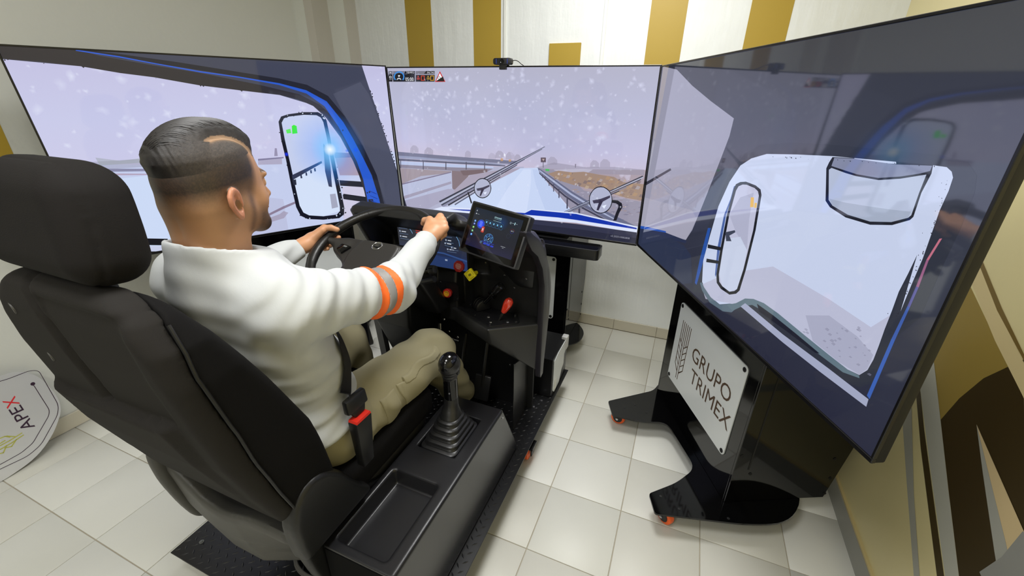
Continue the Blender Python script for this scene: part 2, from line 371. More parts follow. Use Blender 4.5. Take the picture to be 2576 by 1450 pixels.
PICS={
'L':[
((196,205,236),1.0,[-152,437,122,419,295,439,734,447,824,450,1454,457,1460,824,-42,857,-233,672]),
((206,222,248),0.7,[-45,494,290,481,479,613,651,762,382,879,28,836,-69,637]),
((176,176,204),0.45,[345,540,785,655,772,851,288,817]),
((160,160,182),0.6,[95,411,309,411,303,445,109,444]),
((150,160,160),0.5,[135,395,204,413,297,407,294,427,138,427]),
((138,138,168),1.0,[129,439,291,454,288,464,128,452]),
((170,140,160),0.7,[128,458,285,475,284,480,126,466]),
((168,160,185),0.8,[717,446,825,446,819,478,711,472]),
((128,124,156),1.0,[717,444,834,443,833,449,715,452]),
((150,135,155),0.6,[653,754,751,731,773,718,794,730,766,756,649,775]),
((120,96,120),0.8,[656,737,778,692,861,669,863,679,779,705,654,748]),
((120,110,140),0.7,[803,398,812,399,808,437,792,436]),
((170,150,165),0.9,[1091,464,1235,468,1236,576,1098,562]),
((110,100,140),0.8,[1089,437,1232,453,1230,472,1088,466]),
((206,200,222),0.8,[1100,629,1227,625,1227,813,1073,817]),
((26,28,44),1.0,[1090,588,1229,612,1232,645,1090,619]),
((22,24,36),1.0,[1095,665,1225,701,1228,735,1095,697]),
((18,20,34),1.0,[848,275,865,251,900,241,976,232,1044,233,1068,247,1080,274,1083,360,1085,517,1088,650,1091,743,1083,785,1052,803,964,798,882,780,850,756,838,706,838,598,842,456,841,358]),
((196,206,236),1.0,[861,280,876,260,901,252,974,245,1035,248,1054,260,1062,282,1065,359,1064,515,1066,648,1067,735,1063,762,1042,780,968,778,894,761,868,741,857,700,857,600,858,457,858,359]),
((214,228,250),0.8,[857,559,1013,490,1052,536,1066,648,1063,762,968,778,894,761,868,741,857,700]),
((52,58,84),1.0,[853,537,1015,477,1016,488,852,562]),
((40,44,62),1.0,[849,562,868,560,865,589,850,589]),
((52,58,84),1.0,[893,541,901,540,901,557,892,558]),
((52,58,84),1.0,[921,531,929,529,928,546,920,547]),
((52,58,84),1.0,[947,521,955,519,954,536,946,537]),
((52,58,84),1.0,[968,512,977,511,976,528,968,529]),
((60,66,92),1.0,[1041,389,1058,414,1056,515,1044,622,1027,616,1023,533]),
((150,150,172),0.8,[1025,660,1056,660,1057,738,1021,742]),
((52,232,40),1.0,[904,297,915,291,927,297,924,332,899,334]),
((90,236,90),1.0,[873,314,895,309,895,330,874,331]),
((62,66,86),1.0,[3,-11,334,5,909,-1,1312,0,1316,19,1335,105,1371,256,1408,420,1444,573,1466,748,1459,903,1260,868,1259,768,1225,644,1186,493,1138,363,1080,261,1020,197,880,154,567,119,416,92,202,61,-17,46]),
((84,88,108),0.55,[1138,146,1293,86,1330,144,1369,277,1411,436,1442,596,1457,798,1346,781,1307,560,1237,357,1176,243]),
((44,42,50),1.0,[2,46,99,51,202,61,312,80,416,92,567,119,715,136,880,154,958,172,1029,205,1081,251,1122,321,1154,399,1183,482,1206,573,1222,667,1227,764,1235,826,1277,833,1272,721,1254,601,1221,485,1176,365,1126,268,1059,197,971,150,802,111,579,69,428,48,270,22,219,7,17,3,-2,3,-17,47]),
((30,32,46),1.0,[220,3,332,12,518,32,732,60,894,81,1016,106,1110,156,1179,253,1253,411,1312,583,1339,805,1322,813,1301,725,1283,580,1228,431,1161,288,1091,190,1008,135,889,105,728,79,514,50,327,27,218,9]),
((40,90,205),1.0,[208,5,329,20,430,38,581,62,728,79,890,102,1008,131,1098,182,1166,284,1203,366,1245,476,1280,580,1306,726,1314,839,1235,826,1233,716,1226,598,1206,495,1172,400,1137,308,1082,205,1006,146,888,110,727,84,579,67,429,42,328,25,207,9]),
((34,32,40),1.0,[1238,717,1267,721,1279,834,1234,834]),
((24,60,160),1.0,[1254,666,1295,690,1295,695,1253,671]),
((24,60,160),1.0,[1253,695,1296,720,1295,724,1252,699]),
((24,60,160),1.0,[1252,723,1296,749,1296,754,1251,728]),
((24,60,160),1.0,[1251,752,1297,779,1296,784,1250,757]),
((24,60,160),1.0,[1250,782,1297,809,1297,814,1249,786]),
((22,22,28),1.0,[-21,708,262,772,254,803,-30,738]),
((18,18,24),1,[496,825,622,840,749,844,957,846,1202,828,1457,824,1453,902,478,901]),
((200,206,232),1.0,[-31,741,253,807,245,836,-39,768]),
((30,31,42),1.0,[-40,772,483,880,474,922,-65,851]),
((40,40,52),1.0,[967,177,970,175,971,177,969,180]),
((40,40,52),1.0,[1151,400,1157,395,1162,401,1156,407]),
((40,40,52),1.0,[1126,322,1132,318,1137,323,1131,329]),
((40,40,52),1.0,[1153,324,1157,320,1161,324,1156,329]),
((40,40,52),1.0,[719,138,723,134,726,138,722,142]),
((40,40,52),1.0,[575,120,579,116,581,120,577,124]),
((40,40,52),1.0,[1151,326,1157,321,1161,326,1155,332]),
((40,40,52),1.0,[976,176,980,172,984,176,979,180]),
((40,40,52),1.0,[716,136,719,134,721,136,718,138]),
((40,40,52),1.0,[16,48,19,45,20,48,17,51]),
((40,40,52),1.0,[7,50,10,48,11,50,8,53]),
((40,40,52),1.0,[894,155,897,153,899,155,896,157]),
((40,40,52),1.0,[207,63,211,59,213,63,209,67]),
((40,40,52),1.0,[206,62,208,60,209,62,207,64]),
((40,40,52),1.0,[420,95,421,94,422,95,420,97]),
((40,40,52),1.0,[1234,677,1239,673,1244,679,1238,684]),
((40,40,52),1.0,[1139,330,1141,327,1144,330,1141,333]),
((40,40,52),1.0,[1129,327,1134,323,1138,327,1133,332]),
((40,40,52),1.0,[205,61,207,59,208,61,206,63]),
((40,40,52),1.0,[104,56,106,54,107,56,104,58]),
((40,40,52),1.0,[577,121,581,117,583,120,579,125]),
((40,40,52),1.0,[1157,401,1162,397,1166,402,1160,406]),
((40,40,52),1.0,[1246,674,1253,669,1259,676,1252,682]),
((40,40,52),1.0,[0,50,2,48,3,50,1,53]),
((40,40,52),1.0,[9,51,11,48,12,51,10,53]),
((40,40,52),1.0,[566,119,570,115,573,119,568,124]),
((40,40,52),1.0,[1393,332,1395,330,1397,332,1394,334]),
((40,40,52),1.0,[1358,214,1362,211,1365,214,1361,217]),
((40,40,52),1.0,[1340,131,1343,128,1346,131,1343,134]),
((40,40,52),1.0,[1366,243,1368,241,1370,243,1368,245]),
((40,40,52),1.0,[1430,526,1434,523,1437,527,1433,530]),
((40,40,52),1.0,[1380,289,1382,287,1384,289,1382,291]),
((40,40,52),1.0,[1366,247,1370,244,1373,247,1369,251]),
((40,40,52),1.0,[1427,508,1433,504,1438,509,1432,514]),
((40,40,52),1.0,[1354,201,1358,198,1362,201,1358,204]),
((40,40,52),1.0,[1388,330,1392,327,1395,330,1391,333]),
((40,40,52),1.0,[1403,399,1409,394,1413,399,1408,404]),
((40,40,52),1.0,[1367,244,1372,240,1376,244,1371,249]),
((40,40,52),1.0,[1357,205,1360,203,1363,205,1359,208]),
((40,40,52),1.0,[1345,143,1350,139,1354,143,1349,148]),
((40,40,52),1.0,[1367,246,1370,245,1372,246,1369,249]),
((40,40,52),1.0,[1359,215,1362,212,1365,215,1361,218]),
((40,40,52),1.0,[1397,374,1399,373,1401,375,1399,377]),
((40,40,52),1.0,[1408,431,1411,429,1413,431,1410,434]),
((40,40,52),1.0,[1366,234,1369,232,1371,234,1368,236]),
((40,40,52),1.0,[1378,298,1383,294,1387,298,1382,302]),
((40,40,52),1.0,[1397,364,1402,361,1406,364,1401,369]),
((40,40,52),1.0,[1416,452,1420,449,1423,452,1419,456]),
((40,40,52),1.0,[1419,471,1425,467,1430,472,1424,478]),
((40,40,52),1.0,[1415,441,1418,438,1421,441,1417,444]),
((40,40,52),1.0,[1420,470,1422,468,1424,470,1422,473]),
((40,40,52),1.0,[1340,134,1343,131,1346,134,1343,136]),
((40,40,52),1.0,[1408,423,1411,421,1413,423,1410,425]),
((40,40,52),1.0,[1417,453,1420,451,1421,453,1419,456]),
((40,40,52),1.0,[1338,127,1341,124,1344,127,1341,130]),
((40,40,52),1.0,[1426,487,1430,483,1434,487,1430,492]),
((40,40,52),1.0,[1360,208,1363,206,1366,208,1362,212]),
((40,40,52),1.0,[1367,255,1371,251,1375,255,1370,259]),
((40,40,52),1.0,[1423,475,1426,473,1428,476,1426,478]),
((40,40,52),1.0,[1389,351,1394,347,1398,351,1393,356]),
((40,40,52),1.0,[1385,310,1390,306,1394,310,1389,315]),
((40,40,52),1.0,[1345,157,1350,153,1354,157,1349,162]),
((40,40,52),1.0,[1384,317,1388,314,1391,317,1387,321]),
((40,40,52),1.0,[1419,455,1423,451,1426,455,1422,459]),
((40,40,52),1.0,[1434,526,1437,524,1439,526,1436,528]),
((40,40,52),1.0,[1420,471,1423,469,1425,471,1422,473]),
((16,16,26),1.0,[838,325,842,322,844,325,840,329]),
((220,230,250),1.0,[1080,583,1083,580,1085,583,1082,586]),
((16,16,26),1.0,[1086,777,1090,774,1092,778,1089,781]),
((16,16,26),1.0,[838,612,840,610,842,612,839,614]),
((16,16,26),1.0,[1077,612,1081,609,1084,613,1080,617]),
((16,16,26),1.0,[974,240,976,238,978,240,976,243]),
((220,230,250),1.0,[842,635,845,632,848,635,844,639]),
((220,230,250),1.0,[985,794,987,793,988,795,986,797]),
((220,230,250),1.0,[1003,799,1006,798,1007,800,1005,802]),
((220,230,250),1.0,[892,245,895,242,898,245,894,248]),
((220,230,250),1.0,[890,777,894,774,897,778,892,782]),
((220,230,250),1.0,[1057,778,1060,775,1063,779,1059,783]),
((16,16,26),1.0,[891,244,894,241,896,244,893,246]),
((220,230,250),1.0,[965,238,969,234,972,238,968,242]),
((16,16,26),1.0,[1093,629,1098,625,1103,631,1097,636]),
((16,16,26),1.0,[951,242,956,238,960,242,954,247]),
((16,16,26),1.0,[900,779,904,775,907,780,903,784]),
((220,230,250),1.0,[1079,748,1082,745,1085,748,1081,752]),
((220,230,250),1.0,[1094,668,1097,665,1100,668,1096,672]),
((16,16,26),1.0,[1075,779,1079,776,1081,780,1078,783]),
((16,16,26),1.0,[992,239,997,235,1000,239,995,243]),
((220,230,250),1.0,[1066,264,1071,260,1075,264,1070,269]),
((16,16,26),1.0,[964,232,968,229,970,232,967,235]),
((220,230,250),1.0,[1062,261,1067,257,1070,261,1065,266]),
((16,16,26),1.0,[845,753,849,750,852,754,848,758]),
((16,16,26),1.0,[1073,352,1078,348,1082,353,1077,358]),
((220,230,250),1.0,[1079,655,1084,651,1087,656,1082,660]),
((220,230,250),1.0,[1059,249,1063,245,1066,249,1062,253]),
((220,230,250),1.0,[1073,432,1075,430,1077,432,1075,434]),
((16,16,26),1.0,[839,368,843,365,846,369,842,373]),
((16,16,26),1.0,[838,484,843,480,846,485,841,490]),
((220,230,250),1.0,[1063,244,1065,242,1067,244,1064,247]),
((16,16,26),1.0,[844,696,847,694,849,697,846,700]),
((16,16,26),1.0,[869,771,873,768,876,772,871,776]),
((16,16,26),1.0,[1089,516,1092,514,1094,517,1091,520]),
((16,16,26),1.0,[1091,750,1093,748,1095,750,1093,753]),
((16,16,26),1.0,[841,385,846,381,850,386,844,391]),
((220,230,250),1.0,[1007,239,1010,237,1012,239,1009,242]),
((16,16,26),1.0,[953,243,956,240,958,243,955,245]),
((16,16,26),1.0,[844,618,846,616,848,618,846,621]),
((16,16,26),1.0,[1079,561,1083,557,1087,562,1082,566]),
((220,230,250),1.0,[1035,785,1040,781,1044,786,1039,792]),
((220,230,250),1.0,[1080,694,1084,692,1086,695,1083,698]),
((16,16,26),1.0,[948,233,952,230,954,233,951,236]),
((16,16,26),1.0,[1078,790,1080,788,1082,791,1079,793]),
((16,16,26),1.0,[1004,245,1006,243,1008,245,1006,248]),
((16,16,26),1.0,[886,254,891,250,894,254,889,259]),
((16,16,26),1.0,[921,249,924,247,926,249,923,253]),
((16,16,26),1.0,[1088,775,1094,771,1098,776,1092,782]),
((16,16,26),1.0,[1074,763,1079,759,1083,765,1077,770]),
],
'C':[
((176,178,204),1.0,[-134,550,817,477,819,741,-192,863]),
((170,156,168),1.0,[799,489,1472,443,1457,748,800,790]),
((160,155,176),0.6,[92,450,99,424,119,406,140,408,155,421,152,447]),
((160,155,176),0.6,[189,457,196,431,217,412,238,414,255,428,252,453]),
((160,155,176),0.6,[605,458,608,434,623,418,639,419,653,431,652,455]),
((160,155,176),0.6,[649,443,652,419,668,403,685,404,700,416,699,440]),
((160,155,176),0.6,[710,447,713,423,729,406,747,407,763,420,763,443]),
((160,155,176),0.6,[947,457,949,434,965,415,984,416,1001,430,1002,453]),
((160,155,176),0.6,[1173,455,1174,433,1186,417,1202,418,1217,430,1219,452]),
((160,155,176),0.6,[1223,448,1223,426,1237,408,1255,409,1271,422,1273,444]),
((160,155,176),0.6,[460,452,464,427,476,415,489,416,500,425,498,449]),
((160,155,176),0.6,[761,451,763,427,775,415,788,416,799,425,799,448]),
((150,146,166),0.6,[884,477,983,443,1142,454,1292,442,1436,444,1440,470,884,501]),
((206,205,226),0.5,[984,479,1143,463,1189,463,1145,495,1026,509]),
((118,120,146),1.0,[-40,450,148,451,353,452,592,451,780,450,780,469,591,469,351,472,146,471,-44,473]),
((150,156,186),1.0,[-44,473,146,471,351,472,591,469,772,472,637,480,350,481,-47,489]),
((96,98,122),1.0,[-47,491,350,483,591,477,709,478,709,484,349,493,-50,504]),
((184,196,228),1.0,[-50,506,349,496,637,490,636,501,347,515,-54,527]),
((140,134,152),1.0,[-54,527,347,515,636,501,599,520,484,533,345,534,-57,546]),
((84,82,100),1.0,[15,498,21,498,12,555,6,556]),
((84,82,100),1.0,[177,491,183,490,177,542,171,543]),
((84,82,100),1.0,[332,484,338,483,334,530,327,530]),
((84,82,100),1.0,[465,477,471,477,468,519,462,520]),
((84,82,100),1.0,[581,472,586,472,585,510,579,511]),
((160,148,158),1.0,[-57,548,365,536,364,547,153,582,-5,647,-58,652]),
((132,116,124),1.0,[370,534,484,530,478,594,376,647,365,635]),
((118,100,106),1.0,[426,528,599,507,598,524,473,551,443,554]),
((184,190,218),1.0,[-33,654,365,543,362,635,292,665,-5,757]),
((150,140,160),0.7,[-6,723,360,595,361,609,-3,742]),
((128,120,146),1.0,[-32,651,365,539,365,545,-30,658]),
((168,166,192),1.0,[-23,758,336,642,437,641,183,779,11,799]),
((168,160,180),1.0,[483,550,636,513,815,483,727,530,495,671,369,739,376,647]),
((200,214,244),1.0,[798,486,896,476,953,551,1023,616,1112,705,817,741,282,772,537,632,681,550]),
((216,226,250),0.5,[815,491,858,487,859,559,835,730,629,746,726,596]),
((180,196,232),0.5,[867,487,892,485,989,587,1095,699,951,716,886,565]),
((150,146,166),1.0,[901,476,1050,488,1151,572,1458,602,1468,734,1120,704,1015,609]),
((160,136,122),1.0,[953,503,1009,482,1081,485,1144,477,1222,485,1297,490,1344,512,1446,513,1450,595,1368,588,1268,568,1166,558,1085,547,1019,533]),
((172,164,172),0.75,[1191,528,1195,520,1203,523,1199,529]),
((124,110,114),0.75,[1236,553,1239,547,1246,549,1243,554]),
((178,146,116),0.75,[1405,515,1409,507,1416,509,1413,515]),
((124,110,114),0.75,[1390,539,1398,523,1413,528,1406,540]),
((146,124,118),0.75,[1335,581,1344,563,1362,569,1354,582]),
((178,146,116),0.75,[1287,564,1293,552,1304,556,1299,564]),
((168,138,114),0.75,[1333,582,1339,571,1349,574,1344,582]),
((124,110,114),0.75,[1385,571,1388,564,1395,566,1392,571]),
((188,168,148),0.75,[1372,582,1375,576,1380,578,1378,582]),
((146,124,118),0.75,[1206,553,1213,540,1226,544,1220,554]),
((178,146,116),0.75,[1166,536,1175,522,1189,526,1182,537]),
((168,138,114),0.75,[1406,549,1409,543,1415,545,1412,550]),
((168,138,114),0.75,[1235,553,1239,545,1247,547,1243,553]),
((172,164,172),0.75,[1317,541,1320,534,1326,536,1323,541]),
((188,168,148),0.75,[1315,576,1322,563,1334,567,1328,577]),
((188,168,148),0.75,[1244,534,1250,523,1261,527,1255,535]),
((178,146,116),0.75,[1312,520,1319,507,1333,511,1326,521]),
((168,138,114),0.75,[1173,512,1180,500,1191,504,1185,513]),
((188,168,148),0.75,[1344,507,1349,498,1358,501,1354,508]),
((172,164,172),0.75,[1334,569,1341,557,1353,561,1347,570]),
((172,164,172),0.75,[1334,538,1337,531,1344,533,1341,538]),
((168,138,114),0.75,[1155,535,1165,518,1182,523,1174,536]),
((168,138,114),0.75,[1033,535,1042,519,1058,524,1050,536]),
((178,146,116),0.75,[1050,509,1055,501,1063,504,1058,510]),
((188,168,148),0.75,[998,526,1005,515,1016,518,1010,527]),
((178,146,116),0.75,[1108,550,1114,540,1124,543,1119,550]),
((124,110,114),0.75,[1317,507,1320,500,1328,503,1324,508]),
((146,124,118),0.75,[1318,522,1327,504,1344,510,1336,523]),
((188,168,148),0.75,[1275,511,1282,498,1295,502,1289,512]),
((124,110,114),0.75,[1076,494,1081,486,1089,488,1085,495]),
((188,168,148),0.75,[1251,543,1255,536,1262,539,1259,544]),
((188,168,148),0.75,[1377,534,1383,521,1395,525,1390,534]),
((188,168,148),0.75,[1269,577,1278,559,1295,564,1287,578]),
((172,164,172),0.75,[1220,520,1229,504,1244,509,1236,521]),
((178,146,116),0.75,[1033,510,1041,497,1054,501,1047,511]),
((188,168,148),0.75,[1207,559,1211,552,1217,554,1214,559]),
((168,138,114),0.75,[982,532,990,520,1002,524,995,533]),
((146,124,118),0.75,[1350,559,1357,545,1371,549,1365,560]),
((178,146,116),0.75,[1259,561,1266,549,1277,553,1271,561]),
((178,146,116),0.75,[1003,506,1013,490,1029,495,1020,507]),
((178,146,116),0.75,[1197,547,1201,541,1207,543,1204,547]),
((168,138,114),0.75,[1427,561,1430,554,1437,556,1434,562]),
((146,124,118),0.75,[1285,529,1289,522,1296,524,1293,529]),
((172,164,172),0.75,[1024,503,1028,496,1035,498,1031,503]),
((124,110,114),0.75,[1409,511,1417,496,1431,501,1425,512]),
((178,146,116),0.75,[1255,505,1264,488,1281,494,1273,507]),
((146,124,118),0.75,[1081,526,1089,513,1102,517,1095,526]),
((178,146,116),0.75,[974,535,983,521,997,525,989,536]),
((124,110,114),0.75,[1209,536,1219,518,1237,523,1228,537]),
((178,146,116),0.75,[1365,541,1369,532,1377,535,1374,541]),
((124,110,114),0.75,[988,524,994,513,1005,517,999,525]),
((178,146,116),0.75,[1396,574,1405,556,1422,561,1414,575]),
((124,110,114),0.75,[1165,526,1173,513,1186,517,1179,527]),
((124,110,114),0.75,[1109,551,1119,533,1138,538,1128,553]),
((168,138,114),0.75,[1176,508,1182,497,1193,500,1188,509]),
((146,124,118),0.75,[1018,536,1022,530,1028,532,1025,537]),
((172,164,172),0.75,[1306,552,1310,545,1317,547,1313,553]),
((172,164,172),0.75,[1405,540,1414,522,1431,527,1423,541]),
((188,168,148),0.75,[1228,520,1231,514,1237,515,1234,520]),
((188,168,148),0.75,[1165,516,1174,500,1189,505,1181,517]),
((188,168,148),0.75,[1211,537,1214,531,1220,533,1217,537]),
((168,138,114),0.75,[1061,526,1072,506,1092,512,1082,527]),
((178,146,116),0.75,[991,518,996,510,1004,512,1000,519]),
((188,168,148),0.75,[1152,562,1162,544,1179,550,1170,563]),
((168,138,114),0.75,[1291,518,1296,509,1305,512,1301,519]),
((146,124,118),0.75,[1386,537,1394,521,1409,526,1402,538]),
((124,110,114),0.75,[1319,505,1323,497,1331,499,1327,505]),
((172,164,172),0.75,[1051,515,1060,500,1076,505,1068,516]),
((178,146,116),0.75,[1247,548,1257,530,1275,536,1266,549]),
((178,146,116),0.75,[1237,548,1247,530,1265,535,1256,550]),
((146,124,118),0.75,[1180,528,1189,513,1205,517,1197,529]),
((124,110,114),0.75,[1428,577,1435,562,1450,566,1443,578]),
((124,110,114),0.75,[1142,536,1152,519,1169,524,1160,537]),
((188,168,148),0.75,[1062,506,1067,498,1075,500,1071,506]),
((146,124,118),0.75,[1376,563,1385,544,1403,550,1395,564]),
((146,124,118),0.75,[1279,516,1284,507,1292,510,1288,517]),
((168,138,114),0.75,[1272,520,1280,505,1295,509,1288,521]),
((188,168,148),0.75,[991,521,996,513,1004,515,1000,521]),
((188,168,148),0.75,[1298,554,1307,537,1323,542,1315,555]),
((178,146,116),0.75,[1372,531,1380,514,1396,519,1389,532]),
((124,110,114),0.75,[1407,512,1412,503,1421,506,1417,513]),
((188,168,148),0.75,[1319,575,1326,561,1341,565,1334,576]),
((168,138,114),0.75,[1211,514,1219,500,1232,505,1226,515]),
((178,146,116),0.75,[1314,552,1320,540,1332,543,1326,552]),
((178,146,116),0.75,[1066,497,1073,485,1085,488,1079,498]),
((172,164,172),0.75,[1095,526,1099,520,1105,522,1102,527]),
((164,140,130),0.6,[1086,576,1101,568,1123,568,1111,576]),
((120,116,138),0.6,[1212,665,1225,658,1245,658,1234,665]),
((176,170,190),0.6,[1115,647,1125,641,1140,642,1131,647]),
((164,140,130),0.6,[1102,681,1113,675,1130,675,1121,681]),
((140,126,136),0.6,[1214,686,1228,677,1251,678,1239,686]),
((176,170,190),0.6,[1347,641,1356,636,1370,636,1363,641]),
((140,126,136),0.6,[1429,595,1438,590,1452,590,1444,595]),
((140,126,136),0.6,[1249,700,1255,696,1263,696,1259,700]),
((140,126,136),0.6,[1388,668,1394,663,1405,664,1400,668]),
((164,140,130),0.6,[1208,631,1223,622,1248,623,1234,631]),
((120,116,138),0.6,[1280,690,1285,687,1294,687,1289,690]),
((120,116,138),0.6,[1377,662,1385,657,1399,657,1392,662]),
((164,140,130),0.6,[1172,600,1183,594,1200,594,1191,600]),
((120,116,138),0.6,[1130,678,1137,674,1149,674,1142,678]),
((176,170,190),0.6,[1212,611,1228,603,1251,603,1238,612]),
((164,140,130),0.6,[1267,612,1280,604,1302,604,1290,612]),
((140,126,136),0.6,[1260,678,1269,672,1285,672,1276,678]),
((120,116,138),0.6,[1430,631,1443,623,1463,623,1453,631]),
((120,116,138),0.6,[1302,669,1311,664,1327,664,1318,669]),
((176,170,190),0.6,[1380,605,1392,598,1412,598,1401,605]),
((164,140,130),0.6,[1303,649,1309,646,1319,646,1314,649]),
((120,116,138),0.6,[1332,648,1346,639,1369,640,1356,648]),
((140,126,136),0.6,[1337,628,1347,622,1364,622,1355,628]),
((140,126,136),0.6,[1269,636,1279,631,1295,631,1286,637]),
((140,126,136),0.6,[1194,594,1206,587,1226,588,1215,595]),
((140,126,136),0.6,[1333,606,1342,601,1357,601,1349,606]),
((140,126,136),0.6,[1418,590,1423,587,1432,587,1427,590]),
((176,170,190),0.6,[1230,647,1238,642,1250,642,1244,647]),
((140,126,136),0.6,[1409,645,1414,642,1422,642,1418,645]),
((120,116,138),0.6,[1368,626,1374,622,1384,622,1379,626]),
((176,170,190),0.6,[1145,687,1153,682,1165,682,1158,687]),
((164,140,130),0.6,[1353,637,1363,631,1379,631,1370,637]),
((164,140,130),0.6,[1434,659,1443,654,1458,654,1450,659]),
((176,170,190),0.6,[1325,596,1340,587,1363,588,1350,596]),
((164,140,130),0.6,[1360,657,1368,652,1382,652,1374,657]),
((164,140,130),0.6,[1264,668,1277,660,1298,660,1287,668]),
((176,170,190),0.6,[1196,603,1210,595,1231,596,1219,603]),
((164,140,130),0.6,[1108,585,1117,580,1131,581,1123,585]),
((120,116,138),0.6,[1424,657,1436,650,1453,651,1444,657]),
((176,170,190),0.6,[1306,598,1316,592,1333,592,1324,598]),
((176,170,190),0.6,[1219,613,1226,609,1237,609,1231,613]),
((120,116,138),0.6,[1085,682,1100,674,1122,674,1109,682]),
((164,140,130),0.6,[1336,656,1346,651,1361,651,1353,657]),
((176,170,190),0.6,[1131,587,1141,582,1157,582,1148,588]),
((120,116,138),0.6,[1255,603,1264,598,1278,599,1270,603]),
((120,116,138),0.6,[1291,673,1303,666,1321,666,1311,673]),
((176,170,190),0.6,[1165,656,1177,649,1194,649,1184,656]),
((176,170,190),0.6,[1146,629,1152,626,1160,626,1155,629]),
((120,116,138),0.6,[1361,677,1373,670,1392,670,1382,677]),
((176,170,190),0.6,[1401,672,1406,669,1414,669,1410,672]),
((176,170,190),0.6,[1288,704,1300,697,1319,697,1308,704]),
((164,140,130),0.6,[1112,584,1120,579,1134,580,1126,584]),
((140,126,136),0.6,[1290,602,1299,597,1312,598,1305,602]),
((140,126,136),0.6,[1362,591,1367,588,1375,588,1371,591]),
((120,116,138),0.6,[1340,707,1352,700,1372,700,1362,707]),
((176,170,190),0.6,[1427,710,1437,704,1454,704,1445,710]),
((140,126,136),0.6,[1091,580,1096,578,1104,578,1099,580]),
((164,140,130),0.6,[1442,657,1452,651,1468,651,1460,657]),
((164,140,130),0.6,[1272,613,1284,606,1303,606,1293,613]),
((140,126,136),0.6,[1294,593,1304,587,1319,588,1311,593]),
((104,108,136),1.0,[895,475,913,483,986,524,1087,582,1204,637,1318,684,1461,738,1436,748,1282,709,1158,659,1056,605,970,545,905,498]),
((170,178,208),1.0,[905,485,986,533,1088,594,1205,650,1320,700,1320,706,1198,659,1081,602,982,542,904,493]),
((66,66,86),1.0,[905,499,970,548,1056,608,1158,662,1282,712,1275,718,1150,669,1050,615,964,554,905,506]),
((78,76,96),1.0,[921,507,924,507,924,528,922,528]),
((78,76,96),1.0,[938,516,941,516,942,540,939,540]),
((78,76,96),1.0,[959,534,963,534,964,566,960,566]),
((78,76,96),1.0,[985,554,990,554,991,594,986,594]),
((78,76,96),1.0,[1014,577,1020,576,1023,625,1017,625]),
((78,76,96),1.0,[1061,613,1069,612,1072,677,1064,678]),
((78,76,96),1.0,[1127,646,1137,645,1143,727,1133,728]),
((96,84,96),1.0,[911,423,939,421,940,445,912,447]),
((190,170,170),1.0,[918,429,933,428,926,440]),
((80,76,90),1.0,[924,446,927,446,928,474,925,474]),
((70,190,90),0.9,[939,478,961,478,960,489,940,489]),
((200,150,80),0.7,[681,442,697,441,695,456,681,457]),
((200,150,80),0.7,[729,445,744,444,742,456,729,457]),
((120,112,130),0.8,[1095,442,1102,442,1101,461,1097,461]),
((44,46,62),1.0,[-43,460,-30,506,-12,613,7,723,27,811,-32,857,-195,877,-118,465]),
((52,54,72),1,[265,723,932,366,933,368,271,732]),
((176,182,206),0.8,[271,732,933,368,934,370,277,743]),
((60,62,82),1,[277,743,918,379,919,381,282,750]),
((128,130,156),0.8,[282,750,822,437,824,440,288,761]),
((48,48,64),1,[326,738,777,469,779,472,330,746]),
((190,194,214),0.6,[292,769,706,516,708,520,297,776]),
((74,74,96),0.9,[372,730,677,539,680,543,376,737]),
((52,54,72),1,[992,731,1433,472,1436,477,993,732]),
((176,182,206),0.8,[993,732,1436,477,1439,482,994,735]),
((60,62,82),1,[994,735,1427,489,1429,493,994,736]),
((128,130,156),0.8,[994,736,1361,532,1364,537,996,738]),
((48,48,64),1,[1021,724,1330,555,1332,559,1022,726]),
((190,194,214),0.6,[996,740,1280,587,1282,590,997,741]),
((74,74,96),0.9,[1048,714,1260,601,1261,604,1048,716]),
((22,24,36),1.0,[621,610,618,626,612,640,603,653,591,664,577,671,563,675,548,674,535,670,523,661,515,650,510,636,509,621,512,606,518,591,528,578,540,568,553,561,568,558,582,559,595,563,606,571,614,582,619,596]),
((176,180,206),1.0,[616,611,614,625,608,638,600,650,589,660,576,666,563,670,550,669,537,665,527,658,519,647,515,635,514,621,516,607,522,593,531,582,542,572,554,566,568,563,581,564,593,568,603,575,610,585,615,597]),
((66,62,84),1.0,[526,622,566,611,610,592,610,602,565,628,531,634]),
((52,48,70),1.0,[560,616,576,620,552,663,544,661]),
((228,236,255),1.0,[570,641,592,633,581,652]),
((22,24,36),1.0,[1302,605,1302,624,1298,641,1290,657,1279,670,1265,679,1249,683,1233,683,1218,677,1204,667,1193,653,1185,637,1182,618,1182,600,1187,582,1196,567,1207,554,1221,546,1236,542,1252,543,1267,549,1280,558,1291,572,1298,588]),
((176,180,206),1.0,[1298,606,1298,623,1294,640,1287,654,1276,666,1263,675,1249,679,1234,678,1219,673,1207,664,1196,651,1189,635,1186,618,1186,600,1191,584,1199,569,1209,558,1222,550,1237,547,1251,547,1265,553,1278,562,1288,574,1295,589]),
((66,62,84),1.0,[1200,619,1242,606,1288,583,1289,595,1244,627,1208,634]),
((52,48,70),1.0,[1237,612,1255,617,1236,669,1226,667]),
((228,236,255),1.0,[1251,642,1275,633,1265,656]),
((26,26,38),1.0,[1301,605,1329,605,1350,617,1356,636,1343,669,1333,711,1317,713,1326,671,1336,637,1333,627,1321,621,1302,620]),
((26,26,38),1.0,[465,647,473,647,493,707,485,717]),
((220,228,250),1.0,[283,756,629,735,826,731,862,703,1119,694,1445,729,1442,763,1123,750,817,766,323,782,216,780]),
((20,52,170),1.0,[325,765,629,740,826,731,864,708,1120,701,1439,736,1440,744,1122,734,1020,733,817,741,429,764]),
((52,54,76),1.0,[159,793,407,777,817,764,1123,756,1442,760,1451,860,818,885,94,868]),
